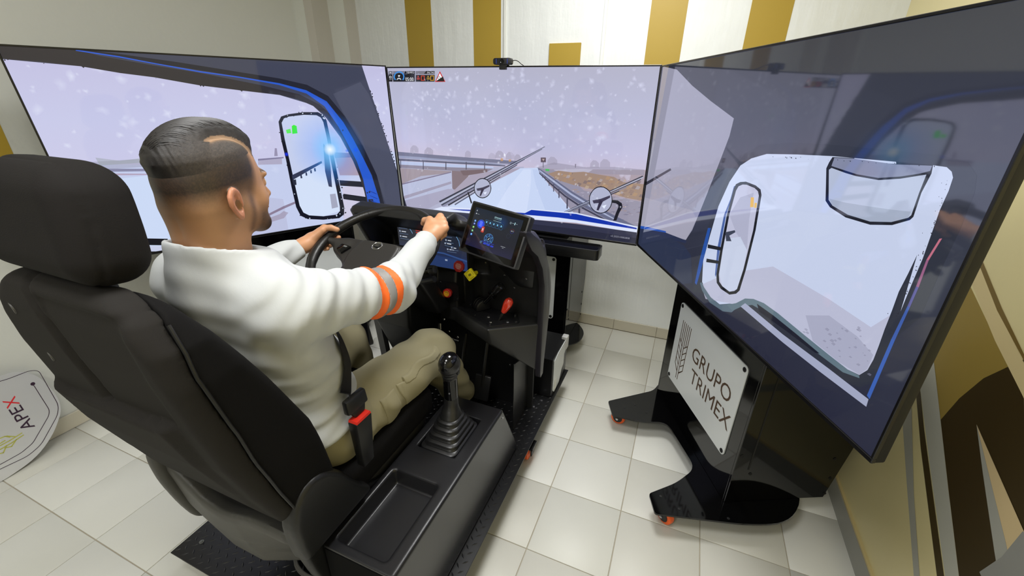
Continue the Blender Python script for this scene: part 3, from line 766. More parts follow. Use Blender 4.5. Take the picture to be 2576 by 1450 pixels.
((38,40,58),0.8,[414,828,817,790,1167,784,1446,791,1451,860,818,885,208,854]),
((150,150,170),1,[11,21,310,21,305,73,2,74]),
((16,16,20),1,[9,37,35,37,29,73,2,73]),
((110,112,128),1,[11,21,38,21,35,36,9,36]),
((22,22,28),1,[44,21,184,21,177,72,35,73]),
((120,120,138),1,[44,21,137,21,135,36,41,36]),
((120,118,132),1,[191,21,308,21,307,36,189,36]),
((16,16,20),1,[125,21,184,21,182,34,112,34]),
((16,16,20),1,[257,21,308,21,307,34,241,34]),
((20,18,22),1,[189,40,307,40,303,71,185,72]),
((60,140,220),1,[55,62,52,58,44,61,48,66]),
((60,140,220),1,[52,58,50,54,42,55,44,61]),
((60,140,220),1,[50,54,50,49,42,49,42,55]),
((60,140,220),1,[50,49,52,45,44,43,42,49]),
((60,140,220),1,[52,45,54,40,47,38,44,43]),
((60,140,220),1,[54,40,58,36,53,32,47,38]),
((60,140,220),1,[58,36,63,33,59,28,53,32]),
((60,140,220),1,[63,33,69,30,66,25,59,28]),
((60,140,220),1,[69,30,75,29,74,23,66,25]),
((60,140,220),1,[75,29,82,28,83,22,74,23]),
((60,140,220),1,[82,28,88,29,91,23,83,22]),
((60,140,220),1,[88,29,94,30,98,25,91,23]),
((60,140,220),1,[94,30,98,33,104,28,98,25]),
((60,140,220),1,[98,33,102,36,109,32,104,28]),
((60,140,220),1,[102,36,105,40,113,38,109,32]),
((60,140,220),1,[105,40,106,44,114,43,113,38]),
((60,140,220),1,[106,44,106,49,114,49,114,43]),
((60,140,220),1,[106,49,105,54,112,55,114,49]),
((60,140,220),1,[105,54,102,58,109,61,112,55]),
((60,140,220),1,[102,58,98,62,103,66,109,61]),
((20,22,28),1,[51,49,61,34,82,29,101,34,105,49,96,64,75,69,56,64]),
((225,228,235),1,[73,41,87,41,82,49,74,49]),
((225,228,235),1,[71,62,71,62,68,61,68,62]),
((225,228,235),1,[71,62,72,61,69,60,68,61]),
((225,228,235),1,[72,61,72,60,70,59,69,60]),
((225,228,235),1,[72,60,73,60,70,59,70,59]),
((225,228,235),1,[73,60,73,60,71,58,70,59]),
((225,228,235),1,[73,60,74,59,72,57,71,58]),
((225,228,235),1,[74,59,75,59,73,57,72,57]),
((225,228,235),1,[75,59,75,59,75,56,73,57]),
((225,228,235),1,[75,59,76,58,76,56,75,56]),
((225,228,235),1,[76,58,77,58,77,56,76,56]),
((225,228,235),1,[77,58,78,58,78,56,77,56]),
((225,228,235),1,[78,58,78,59,80,56,78,56]),
((225,228,235),1,[78,59,79,59,81,57,80,56]),
((225,228,235),1,[79,59,80,59,82,57,81,57]),
((225,228,235),1,[80,59,80,59,83,58,82,57]),
((225,228,235),1,[80,59,81,60,83,59,83,58]),
((225,228,235),1,[81,60,81,60,84,59,83,59]),
((225,228,235),1,[81,60,81,61,84,60,84,59]),
((225,228,235),1,[81,61,81,62,84,61,84,60]),
((225,228,235),1,[81,62,81,62,84,62,84,61]),
((225,228,235),1,[64,65,64,64,61,63,61,65]),
((225,228,235),1,[64,64,65,62,62,62,61,63]),
((225,228,235),1,[65,62,66,61,63,60,62,62]),
((225,228,235),1,[66,61,67,60,65,59,63,60]),
((225,228,235),1,[67,60,68,59,66,57,65,59]),
((225,228,235),1,[68,59,70,58,68,56,66,57]),
((225,228,235),1,[70,58,72,57,71,55,68,56]),
((225,228,235),1,[72,57,73,57,73,55,71,55]),
((225,228,235),1,[73,57,75,56,75,54,73,55]),
((225,228,235),1,[75,56,77,56,78,54,75,54]),
((225,228,235),1,[77,56,79,56,80,54,78,54]),
((225,228,235),1,[79,56,81,57,82,55,80,54]),
((225,228,235),1,[81,57,83,57,84,55,82,55]),
((225,228,235),1,[83,57,84,58,86,56,84,55]),
((225,228,235),1,[84,58,85,59,88,57,86,56]),
((225,228,235),1,[85,59,86,60,89,59,88,57]),
((225,228,235),1,[86,60,87,61,90,60,89,59]),
((225,228,235),1,[87,61,88,62,91,62,90,60]),
((225,228,235),1,[88,62,88,64,91,63,91,62]),
((225,228,235),1,[88,64,88,65,91,65,91,63]),
((225,228,235),1,[15,52,14,52,11,52,12,53]),
((225,228,235),1,[14,52,14,51,11,51,11,52]),
((225,228,235),1,[14,51,15,50,12,50,11,51]),
((225,228,235),1,[15,50,15,49,12,49,12,50]),
((225,228,235),1,[15,49,15,49,13,47,12,49]),
((225,228,235),1,[15,49,16,48,14,46,13,47]),
((225,228,235),1,[16,48,17,47,16,46,14,46]),
((225,228,235),1,[17,47,18,47,17,45,16,46]),
((225,228,235),1,[18,47,19,47,19,45,17,45]),
((225,228,235),1,[19,47,20,47,21,44,19,45]),
((225,228,235),1,[20,47,21,47,22,45,21,44]),
((225,228,235),1,[21,47,22,47,24,45,22,45]),
((225,228,235),1,[22,47,23,47,25,46,24,45]),
((225,228,235),1,[23,47,24,48,26,46,25,46]),
((225,228,235),1,[24,48,24,49,27,47,26,46]),
((225,228,235),1,[24,49,25,49,28,49,27,47]),
((225,228,235),1,[25,49,25,50,28,50,28,49]),
((225,228,235),1,[25,50,25,51,28,51,28,50]),
((225,228,235),1,[25,51,24,52,27,52,28,51]),
((225,228,235),1,[24,52,24,52,26,53,27,52]),
((225,228,235),1,[11,52,28,52,28,54,11,54]),
((225,228,235),1,[12,58,14,58,13,62,11,62]),
((225,228,235),1,[18,58,20,58,20,62,17,62]),
((225,228,235),1,[23,58,25,58,25,62,23,62]),
((230,230,240),1,[20,27,29,27,28,30,19,30]),
((214,70,50),1,[221,43,244,43,244,46,221,46]),
((214,70,50),1,[218,64,241,64,241,67,218,67]),
((214,70,50),1,[221,43,225,43,222,67,218,67]),
((214,70,50),1,[240,43,244,43,241,67,237,67]),
((214,160,50),1,[280,43,302,43,302,46,280,46]),
((214,160,50),1,[278,64,300,64,300,67,277,67]),
((214,160,50),1,[280,43,284,43,281,67,277,67]),
((214,160,50),1,[299,43,302,43,300,67,296,67]),
((190,60,50),1,[193,53,212,53,212,57,192,57]),
((190,60,50),1,[192,59,211,59,211,62,192,62]),
((190,60,50),1,[199,44,207,44,206,50,198,50]),
((190,150,60),1,[256,53,275,53,275,56,256,56]),
((190,150,60),1,[255,59,274,58,274,61,255,61]),
((190,150,60),1,[262,44,269,44,269,50,261,50]),
((200,30,36),1,[341,22,370,72,305,73]),
((246,248,252),1,[340,31,361,68,314,68]),
((14,14,16),1,[316,67,358,47,364,70,314,70]),
((235,238,250),1,[702,413,714,425,708,426,711,433,707,434,705,427,701,430]),
],
'R':[
((150,150,170),1.0,[-34,-2,164,26,327,90,492,144,660,194,656,247,638,303,590,443,563,517,532,597,496,648,312,680,165,705,-20,742]),
((162,160,176),0.6,[-61,594,-2,582,504,527,549,550,499,645,356,672,139,710,-20,742]),
((52,52,66),1.0,[-82,540,250,406,263,412,-70,554]),
((40,48,76),1.0,[-69,746,137,705,309,673,505,648,501,660,273,707,4,761]),
((35,80,170),1.0,[-54,740,79,710,307,667,309,673,84,722,-49,753]),
((42,50,74),1.0,[-44,765,143,720,359,681,490,673,560,690,608,785,510,836,33,834]),
((46,50,62),1.0,[621,816,620,681,637,559,667,443,701,358,761,290,826,259,959,241,1128,234,1256,232,1335,230,1385,236,1406,254,1414,281,1417,343,1416,410,1417,509,1392,563,1386,677,1363,706,1285,725,1122,735,948,740,853,772,715,784]),
((196,206,232),1.0,[752,327,799,300,865,280,986,268,1100,259,1245,252,1331,248,1355,248,1366,254,1372,263,1374,285,1373,319,1376,362,1379,407,1379,459,1380,514,1367,403,1365,442,1362,481,1364,521,1365,562,1367,599,1368,632,1365,660,1353,681,1324,687,1268,685,1189,681,1077,674,1016,675,968,685,932,700,895,737,850,763,862,750,811,778,751,779,696,764,675,752,653,678,663,583,678,471,712,384]),
((176,176,198),0.75,[809,665,1011,563,1218,565,1337,573,1364,531,1365,562,1368,632,1365,660,1353,681,1324,687,1189,681,1077,674,968,685,895,737,721,800,672,766]),
((150,152,175),0.6,[1169,633,1233,600,1316,607,1364,623,1364,658,1353,680,1297,685,1213,680]),
((90,108,122),1.0,[862,750,811,779,751,780,697,766,673,755,662,762,687,782,751,800,838,791,884,771,917,727]),
((96,116,128),1.0,[849,761,894,733,931,699,968,683,1015,674,1077,674,1189,681,1268,685,1324,687,1353,682,1356,687,1316,700,1245,700,1144,697,1045,694,969,702,920,734,886,764]),
((28,30,44),1.0,[988,689,1063,688,1160,692,1244,697,1231,703,1128,703,1006,706]),
((160,166,192),1.0,[937,712,998,714,1115,718,1281,715,1391,715,1393,733,1261,737,1124,738,1018,735,920,732]),
((190,110,130),1.0,[1392,365,1386,406,1390,406,1396,363]),
((150,95,130),1.0,[1386,406,1388,458,1393,458,1390,406]),
((88,88,150),1.0,[1388,458,1388,499,1393,499,1393,458]),
((62,92,165),1.0,[1388,499,1385,572,1392,571,1393,499]),
((60,96,175),1.0,[1385,572,1385,710,1393,713,1392,571]),
((70,96,160),1.0,[752,387,742,393,734,487,743,613,754,701,746,696,725,604,722,490]),
((38,80,160),1.0,[640,558,659,553,657,626,651,713,642,779,627,777,628,679]),
((24,26,34),1.0,[751,384,771,374,799,368,850,370,877,377,887,391,900,491,901,616,896,688,883,705,851,723,797,726,767,717,753,690,744,605,738,486,744,399]),
((188,190,214),1.0,[767,388,786,379,806,376,848,378,867,384,876,395,889,495,889,620,882,689,871,701,847,714,803,714,780,707,768,685,759,600,752,482,759,403]),
((150,152,176),0.5,[752,482,809,525,883,558,858,469,849,392,789,418]),
((196,206,228),0.8,[771,684,759,600,758,562,836,531,883,558,889,620,882,689,847,714,803,714]),
((60,66,84),1.0,[752,541,800,520,806,525,778,545,796,558,767,567]),
((220,170,40),1.0,[841,407,856,404,865,431,849,435]),
((220,175,60),1.0,[865,418,876,416,879,430,868,432]),
((30,32,40),1.0,[662,612,746,595,745,607,665,625]),
((30,32,40),1.0,[673,662,748,643,750,653,675,675]),
((26,28,38),1.0,[1101,261,1161,256,1164,262,1261,255,1259,251,1331,248,1334,262,1330,297,1333,341,1329,348,1299,366,1253,378,1189,379,1138,368,1120,357,1093,287,1096,273]),
((128,134,160),1.0,[1107,262,1161,257,1261,256,1330,249,1330,258,1314,265,1279,276,1234,286,1180,287,1106,280]),
((178,188,212),1.0,[1108,284,1151,289,1181,291,1236,290,1280,280,1326,265,1326,298,1328,339,1324,345,1295,361,1250,372,1192,372,1144,363,1128,353,1102,289]),
((150,160,180),0.7,[1128,350,1176,349,1232,344,1282,339,1325,333,1324,345,1295,361,1250,372,1192,372,1144,363]),
((36,34,46),1.0,[1373,424,1374,423,1375,423,1375,425]),
((36,34,46),1.0,[1375,457,1376,456,1377,456,1377,458]),
((36,34,46),1.0,[1376,511,1376,510,1377,510,1377,511]),
((36,34,46),1.0,[1375,379,1375,378,1375,378,1375,379]),
((36,34,46),1.0,[1372,323,1372,323,1373,323,1373,324]),
((36,34,46),1.0,[1375,492,1375,490,1377,491,1377,493]),
((36,34,46),1.0,[1362,298,1362,297,1363,297,1363,298]),
((36,34,46),1.0,[1377,518,1377,517,1378,518,1378,519]),
((36,34,46),1.0,[1376,521,1377,519,1378,520,1378,522]),
((36,34,46),1.0,[1375,399,1375,397,1377,398,1377,400]),
((36,34,46),1.0,[1370,312,1370,311,1371,311,1371,312]),
((36,34,46),1.0,[1370,303,1371,302,1371,303,1371,304]),
((36,34,46),1.0,[1376,479,1376,477,1378,478,1377,480]),
((36,34,46),1.0,[1373,344,1373,343,1374,344,1374,345]),
((36,34,46),1.0,[1375,444,1375,443,1377,444,1377,445]),
((36,34,46),1.0,[1366,275,1366,274,1367,275,1367,276]),
((36,34,46),1.0,[1360,364,1360,363,1361,364,1361,365]),
((36,34,46),1.0,[1375,411,1376,409,1377,410,1377,412]),
((36,34,46),1.0,[1376,423,1376,423,1377,423,1377,424]),
((36,34,46),1.0,[1374,480,1374,479,1375,480,1375,481]),
((36,34,46),1.0,[1374,395,1375,393,1376,394,1376,396]),
((36,34,46),1.0,[1376,474,1376,472,1378,473,1377,475]),
((36,34,46),1.0,[1367,284,1367,283,1368,284,1368,285]),
((36,34,46),1.0,[1367,299,1368,298,1369,299,1369,300]),
((36,34,46),1.0,[1372,338,1373,337,1374,338,1374,340]),
((36,34,46),1.0,[1373,425,1373,425,1374,425,1374,426]),
((36,34,46),1.0,[1357,275,1357,274,1358,274,1358,275]),
((36,34,46),1.0,[1366,322,1367,321,1367,322,1367,323]),
((36,34,46),1.0,[1376,431,1376,430,1378,430,1377,432]),
((36,34,46),1.0,[1364,269,1364,269,1365,269,1365,270]),
((36,34,46),1.0,[1358,530,1358,529,1360,529,1359,531]),
((36,34,46),1.0,[1376,471,1376,470,1377,470,1377,471]),
((36,34,46),1.0,[1365,276,1365,275,1366,276,1366,277]),
((36,34,46),1.0,[1375,526,1376,525,1377,525,1377,527]),
((36,34,46),1.0,[1374,384,1374,383,1375,384,1375,385]),
((36,34,46),1.0,[1374,360,1374,359,1376,359,1376,361]),
((36,34,46),1.0,[1374,397,1375,396,1376,396,1376,398]),
((36,34,46),1.0,[1373,344,1374,343,1375,344,1374,345]),
((36,34,46),1.0,[1369,404,1369,402,1370,403,1370,405]),
((36,34,46),1.0,[1363,473,1364,471,1365,472,1365,474]),
((36,34,46),1.0,[1372,351,1372,350,1373,350,1373,351]),
((36,34,46),1.0,[1374,522,1374,521,1375,521,1375,522]),
((36,34,46),1.0,[1371,307,1371,305,1372,306,1372,308]),
((36,34,46),1.0,[1372,342,1372,340,1374,341,1373,343]),
((36,34,46),1.0,[1375,431,1375,429,1376,430,1376,432]),
((36,34,46),1.0,[1373,457,1374,456,1375,456,1375,458]),
((36,34,46),1.0,[1305,252,1306,250,1308,251,1307,253]),
((36,34,46),1.0,[1333,249,1333,248,1335,249,1334,250]),
((36,34,46),1.0,[982,278,984,276,987,277,986,279]),
((36,34,46),1.0,[1152,264,1153,262,1155,263,1154,265]),
((36,34,46),1.0,[1256,254,1257,253,1259,254,1258,255]),
((36,34,46),1.0,[1198,260,1199,259,1200,260,1200,261]),
((36,34,46),1.0,[1216,259,1216,258,1218,259,1217,260]),
((36,34,46),1.0,[1253,254,1253,253,1254,254,1254,254]),
((36,34,46),1.0,[1135,265,1136,264,1138,265,1137,266]),
((36,34,46),1.0,[1240,257,1241,256,1242,256,1241,257]),
((36,34,46),1.0,[1149,262,1150,262,1151,262,1150,263]),
((36,34,46),1.0,[961,277,962,276,964,277,963,278]),
((36,34,46),1.0,[999,273,1000,272,1002,273,1001,274]),
((36,34,46),1.0,[1105,267,1106,266,1108,267,1107,268]),
((36,34,46),1.0,[1028,275,1029,274,1030,274,1029,275]),
((36,34,46),1.0,[1117,265,1118,264,1120,265,1119,266]),
((36,34,46),1.0,[949,281,951,279,953,280,952,282]),
((36,34,46),1.0,[893,284,895,283,897,284,895,285]),
((36,34,46),1.0,[1182,260,1183,259,1185,260,1184,261]),
((36,34,46),1.0,[1334,250,1334,249,1335,250,1335,251]),
((36,34,46),1.0,[1286,253,1287,252,1288,253,1288,254]),
((36,34,46),1.0,[967,278,968,277,971,278,969,279]),
((36,34,46),1.0,[1333,250,1334,249,1335,250,1335,251]),
((36,34,46),1.0,[1091,269,1091,269,1093,269,1092,270]),
((36,34,46),1.0,[944,280,945,278,948,279,947,281]),
((36,34,46),1.0,[965,278,967,276,971,278,969,280]),
((120,120,142),0.45,[1254,673,1257,670,1260,670,1259,673]),
((120,120,142),0.45,[1345,636,1347,633,1351,633,1349,636]),
((120,120,142),0.45,[1349,621,1352,617,1357,618,1355,621]),
((120,120,142),0.45,[1266,646,1270,642,1275,643,1273,647]),
((120,120,142),0.45,[1256,653,1261,646,1269,647,1266,653]),
((120,120,142),0.45,[1308,589,1311,585,1317,586,1314,590]),
((120,120,142),0.45,[1312,614,1314,612,1318,612,1316,615]),
((120,120,142),0.45,[1239,664,1243,659,1250,660,1247,664]),
((120,120,142),0.45,[1263,657,1268,651,1275,652,1272,658]),
((120,120,142),0.45,[1273,611,1276,608,1280,609,1278,612]),
((120,120,142),0.45,[1341,633,1342,631,1344,632,1343,633]),
((120,120,142),0.45,[1317,633,1321,628,1326,629,1324,633]),
((120,120,142),0.45,[1315,659,1318,655,1324,656,1321,659]),
((120,120,142),0.45,[1336,616,1338,613,1343,614,1341,617]),
((120,120,142),0.45,[1320,604,1323,601,1326,601,1325,604]),
((120,120,142),0.45,[1308,594,1313,588,1321,590,1318,595]),
((120,120,142),0.45,[1306,641,1309,638,1312,638,1311,641]),
((120,120,142),0.45,[1285,662,1288,658,1293,659,1291,662]),
((120,120,142),0.45,[1309,595,1312,592,1315,593,1314,595]),
((120,120,142),0.45,[1337,664,1341,659,1347,659,1345,664]),
((120,120,142),0.45,[1367,668,1371,663,1377,663,1375,668]),
((120,120,142),0.45,[1356,643,1357,641,1360,641,1359,643]),
((120,120,142),0.45,[1246,642,1251,636,1258,637,1255,642]),
((120,120,142),0.45,[1175,676,1180,672,1185,672,1183,676]),
((120,120,142),0.45,[1177,667,1183,662,1190,663,1187,668]),
((120,120,142),0.45,[1234,635,1239,629,1247,630,1244,636]),
((120,120,142),0.45,[1292,673,1295,670,1298,670,1297,673]),
((120,120,142),0.45,[1273,638,1278,632,1285,633,1282,638]),
((120,120,142),0.45,[1265,628,1268,625,1272,626,1270,628]),
((120,120,142),0.45,[1283,611,1288,606,1294,607,1291,612]),
((120,120,142),0.45,[1184,673,1190,667,1197,668,1194,673]),
],
}
PTXT=[('C', '05:00', (0.118, 0.069), (0.171, 0.069), (240, 240, 245)), ('C', 'TIEMPO', (0.128, 0.033), (0.178, 0.033), (225, 225, 235)), ('C', 'FALTAS', (0.262, 0.033), (0.305, 0.033), (225, 225, 235)), ('C', '5%', (0.324, 0.06), (0.344, 0.055), (20, 20, 20)), ('C', 'v2.202510082808', (1.312, 0.801), (1.411, 0.802), (150, 152, 168))]
SIGNPTS={'line1': [(0.4742, 0.4097), (0.5542, 0.3913), (0.6326, 0.39), (0.6568, 0.3752), (0.6512, 0.1951), (0.6316, 0.155), (0.5369, 0.066), (0.4848, 0.0471), (0.3989, 0.053), (0.3697, 0.0539)], 'line2': [(0.6185, 0.3297), (0.6178, 0.1923), (0.6061, 0.1696), (0.519, 0.09), (0.4745, 0.074), (0.4063, 0.0708), (0.3775, 0.0727)], 'dot': (0.6183, 0.3307), 'A': (0.5526, 0.1524), 'X': (0.5523, 0.3148), 'wheat': [[(0.5081, 0.1523), (0.4677, 0.1458), (0.4061, 0.1419)], [(0.5088, 0.1412), (0.4676, 0.133), (0.3996, 0.1261)], [(0.4731, 0.1588), (0.463, 0.1713), (0.439, 0.1738)], [(0.4855, 0.1513), (0.4673, 0.1695)], [(0.4851, 0.1376), (0.4616, 0.1187), (0.4444, 0.1264)], [(0.4521, 0.1328), (0.4327, 0.1103), (0.4153, 0.1167)], [(0.4563, 0.1553), (0.4348, 0.1517)]]}
GLARE=(1.07, 0.421, 0.85, 0.431)
# ------------------------------------------------------------------ mural on the right wall (flat print, painted bands)
MUR = [('gold', (150, 128, 62), [(1.569,1.078),(1.62,1.2),(1.66,1.0),(1.55,.831),(1.386,.685),(1.052,.458),(.37,.02),(.12,.02),(.988,.66),(1.175,.918),(1.34,.985),(1.5,1.05)]),
 ('dark', (58, 46, 22), [(1.374,.695),(1.351,.79),(1.311,.885),(1.233,.991),(1.175,.918),(.99,.70),(.05,.02),(.37,.02),(1.06,.453),(1.2,.56)]),
 ('grey', (168, 168, 158), [(1.534,.574),(1.529,.646),(1.321,.447),(1.151,.309),(.79,.02),(.82,.02),(1.167,.285),(1.371,.444)]),
 ('dark2', (66, 54, 26), [(1.561,.708),(1.548,.726),(1.415,.624),(1.09,.401),(.56,.02),(.60,.02),(1.107,.376),(1.39,.572)]),
 ('grey2', (176, 176, 164), [(1.548,.726),(1.60,.80),(1.555,.837),(1.452,.757),(1.221,.576),(1.057,.451),(.47,.02),(.56,.02),(1.087,.405),(1.32,.564)]),
 ('cream', (214, 196, 146), [(1.60,1.16),(1.564,1.131),(1.554,1.083),(1.34,.983),(1.179,.922),(-.50,.03),(-.50,.21),(1.23,.987),(1.358,1.041)]),
 ('brown', (120, 98, 48), [(1.62,1.17),(1.61,1.18),(1.374,1.061),(1.244,1.004),(-.50,.24),(-.50,.22),(1.233,.991),(1.384,1.049)]),
 ('spear', (204, 182, 138), [(1.252,.779),(.95,.68),(.96,.60),(1.011,.636)]),
 ('spear2', (160, 160, 150), [(1.252,.779),(1.157,.701),(1.019,.593),(.96,.55),(.96,.60),(1.011,.636)]),
 ('corner', (140, 140, 134), [(1.02,.52),(1.0,.603),(.997,.693),(.85,.76),(.85,.5)])]
for k, (nm, c, p) in enumerate(MUR):
    me = bpy.data.meshes.new('painted_band'); v = [Vector((XR-.0004-.0002*k, y, z)) for y, z in p]
    me.from_pydata(v, [], [tuple(t) for t in tessellate_polygon([v])]); me.update()
    finish('painted_band', me, mat('mural_'+nm, c, .35), wall_right)

# ------------------------------------------------------------------ the three screens
def pic_material(ior=1.5):
    m = bpy.data.materials.new('screen_picture_light'); m.use_nodes = True; nt = m.node_tree; b = nt.nodes['Principled BSDF']
    a = nt.nodes.new('ShaderNodeVertexColor'); a.layer_name = 'tint'
    b.inputs['Base Color'].default_value = (.004, .004, .005, 1); b.inputs['Roughness'].default_value = .045; b.inputs['IOR'].default_value = ior
    b.inputs['Emission Strength'].default_value = 1.0
    nt.links.new(a.outputs['Color'], b.inputs['Emission Color']); nt.links.new(a.outputs['Alpha'], b.inputs['Alpha']); return m
M_pic = pic_material(); M_picR = pic_material(2.15)
def clip(poly, x0, x1, y0, y1):
    for ax, lim, sg in ((0, x0, 1), (0, x1, -1), (1, y0, 1), (1, y1, -1)):
        out = []
        for i in range(len(poly)):
            a, b = poly[i-1], poly[i]; ia = (a[ax]-lim)*sg >= 0; ib = (b[ax]-lim)*sg >= 0
            if ia != ib:
                t = (lim-a[ax])/(b[ax]-a[ax]); out.append(tuple(a[k]+(b[k]-a[k])*t for k in range(2)))
            if ib: out.append(b)
        poly = out
        if len(poly) < 3: return []
    return poly
class Pic:
    """flat picture: polygons with own depth order on one plane (u right, v down, metres)"""
    def __init__(s, W, H): s.W, s.H = W, H; s.v = []; s.c = []; s.f = []; s.boxes = []
    def layer(s, pts):
        xs = [p[0] for p in pts]; ys = [p[1] for p in pts]; b = (min(xs), max(xs), min(ys), max(ys)); L = 0
        for q in s.boxes:
            if q[4] >= L and not (q[0] > b[1] or q[1] < b[0] or q[2] > b[3] or q[3] < b[2]): L = q[4]+1
        s.boxes.append((*b, L)); return L
    def poly(s, col, pts, a=1.0, L=None):
        pts = clip(pts, 0, s.W, 0, s.H)
        if len(pts) < 3: return
        L = s.layer(pts) if L is None else L; o = len(s.v); c = (*[x for x in lin(col)], a)
        for p in pts: s.v.append((p[0], p[1], L)); s.c.append(c)
        for t in tessellate_polygon([[Vector((p[0], p[1], 0)) for p in pts]]): s.f.append(tuple(o+i for i in t))
    def grad(s, rows, n=1):
        """rows: (v, colour) from top to bottom"""
        o = len(s.v)
        for v, c in rows:
            for u in (0, s.W): s.v.append((u, v*s.H, 0)); s.c.append((*lin(c), 1))
        for i in range(len(rows)-1): a = o+2*i; s.f += [(a, a+1, a+3), (a, a+3, a+2)]
        s.boxes.append((0, s.W, 0, s.H, 0))
    def blob(s, u, v, r, col, a, L=None, n=8, ry=None, jit=0):
        ry = ry or r
        if not (r < u < s.W-r and ry < v < s.H-ry): return
        L = s.layer([(u-r, v-ry), (u+r, v+ry)]) if L is None else L; o = len(s.v); c = lin(col)
        s.v.append((u, v, L)); s.c.append((*c, a))
        for k in range(n):
            j = 1+jit*(random.random()-.5); s.v.append((u+r*j*math.cos(2*PI*k/n), v+ry*j*math.sin(2*PI*k/n), L)); s.c.append((*c, 0))
        for k in range(n): s.f.append((o, o+1+k, o+1+(k+1) % n))
    def text(s, t, a, b, col):
        vs, fs, x1, x0 = text_polys(t); a = Vector(a); X = Vector(b)-a; k = X.length/(x1-x0); X.normalize(); Y = Vector((X.y, -X.x))
        L = s.layer([tuple(a), tuple(Vector(b)), tuple(a+Y*k)]); o = len(s.v)
        for v in vs:
            p = a+X*((v[0]-x0)*k)+Y*(v[1]*k); s.v.append((p.x, p.y, L)); s.c.append((*lin(col), 1))
        s.f += [tuple(o+i for i in f) for f in fs]
    def build(s, name, O, X, Y, parent, step=5e-5, off=.0003, m=None):
        X = Vector(X).normalized(); Y = Vector(Y).normalized(); N = Y.cross(X); O = Vector(O)   # Y points down the picture
        me = bpy.data.meshes.new(name); me.from_pydata([O+X*p[0]+Y*p[1]+N*(off+step*p[2]) for p in s.v], [], s.f); me.update()
        set_col(me, np.array(s.c)); return finish(name, me, m or M_pic, parent)
TVQ = {'L': [(-2.317,.869,1.681),(-1.642,2.151,1.690),(-1.648,2.190,.857),(-2.323,.908,.848)],
       'C': [(-1.635,2.146,1.683),(-.185,2.127,1.676),(-.188,2.183,.843),(-1.638,2.201,.851)],
       'R': [(-.189,2.195,1.677),(.45,.893,1.684),(.455,.89,.85),(-.184,2.192,.843)]}
SKY = {'L': [(0,(192,190,224)),(.3,(198,200,232)),(.62,(204,202,232)),(.7,(204,214,240)),(1,(206,222,248))],
       'C': [(0,(178,178,200)),(.25,(184,186,214)),(.45,(194,192,222)),(.6,(202,192,214)),(1,(160,160,185))],
       'R': [(0,(44,47,58)),(.5,(54,58,72)),(1,(38,40,58))]}
TVL = {'L': ('large thin-framed screen left of the driver showing a snowy side window and mirror', ),
       'C': ('large thin-framed centre screen showing a snowy road ahead with wipers', ),
       'R': ('large thin-framed screen on the right showing the passenger door window', )}
PX = {}
for n in 'LCR':
    q = [Vector(p) for p in TVQ[n]]; O = q[0]; X = (q[1]-q[0]); W = X.length; X.normalize(); Y = (q[3]-q[0]); H = Y.length; Y.normalize(); N = Y.cross(X).normalized()
    if N.dot(Vector((0, 0, 1.5))-O) < 0: N = -N
    cen = (q[0]+q[1]+q[2]+q[3])/4
    t = thing('television', TVL[n][0], 'television', tuple((q[2]+q[3])/2), 0, 'three screens round the driver')
    F = Matrix(((X.x, Y.x, N.x, O.x), (X.y, Y.y, N.y, O.y), (X.z, Y.z, N.z, O.z), (0, 0, 0, 1)))
    bz = .0065
    b = MB(F); b.box(0, W, 0, H, -.028, -.0006); b.box(.22, W-.22, H*.35, H-.03, -.062, -.026); b.bevel(.004, 2); b.build('back_shell', M_dark, t)
    b = MB(F)
    for x0, x1, y0, y1 in ((0, W, 0, bz), (0, W, H-bz*1.8, H), (0, bz, bz, H-bz*1.8), (W-bz, W, bz, H-bz*1.8)): b.box(x0, x1, y0, y1, -.006, .0042)
    b.bevel(.0012, 1); b.build('bezel', mat('bezel_black', (14, 13, 15), .25), t)
    p = Pic(W, H)
    p.grad(SKY[n])
    if n == 'L':
        for k in range(170):
            u = random.random()*W; v = random.random()**1.2*H*.66; r = random.choice([.006, .009, .012, .02]); p.blob(u, v, r, (222, 226, 246), random.uniform(.35, .8), L=1, jit=.9, n=9)
    if n == 'C':
        for k in range(8): p.blob(.15+k*.16, .1+.13*(k % 3), .22, (170, 174, 204), .35, L=1, n=16)
        for k in range(300):
            u = .1+random.random()*(W-.15); v = random.random()*H*.62; r = random.choice([.004, .006, .009, .012, .016]); p.blob(u, v, r, (216, 218, 242), random.uniform(.35, .85), L=2, jit=.9, n=8)
    for e in PICS[n]:
        c, a, f = e; p.poly(c, [(f[i]/1000, f[i+1]/1000) for i in range(0, len(f), 2)], a)
    for (m_, s_, a_, b_, c_) in PTXT:
        if m_ == n: p.text(s_, a_, b_, c_)
    if n == 'L':
        g = GLARE
        p.blob(g[0], g[1], .20, (60, 150, 255), .55, n=20); p.blob(g[0], g[1], .10, (130, 205, 255), .9, n=20, ry=.12); p.blob(g[0], g[1], .035, (245, 252, 255), 1, n=16)
        p.blob(g[2], g[3], .012, (30, 60, 255), .9); p.blob(g[0]+.14, g[1]+.01, .016, (20, 90, 255), .8); p.blob(g[0]+.09, g[1]+.012, .012, (40, 120, 255), .8)
    if n == 'C':
        for k in range(60): p.blob(.1+random.random()*(W-.15), H*(.5+random.random()*.42), random.choice([.004, .006, .008]), (226, 230, 248), random.uniform(.3, .7), jit=.8)
    # keep the picture inside the frame
    sg_ = 1 if N.dot(Y.cross(X)) > 0 else -1; p.build('screen_picture', O, X, Y, t, step=sg_*5e-5, off=sg_*.0003, m=M_picR if n == 'R' else M_pic)

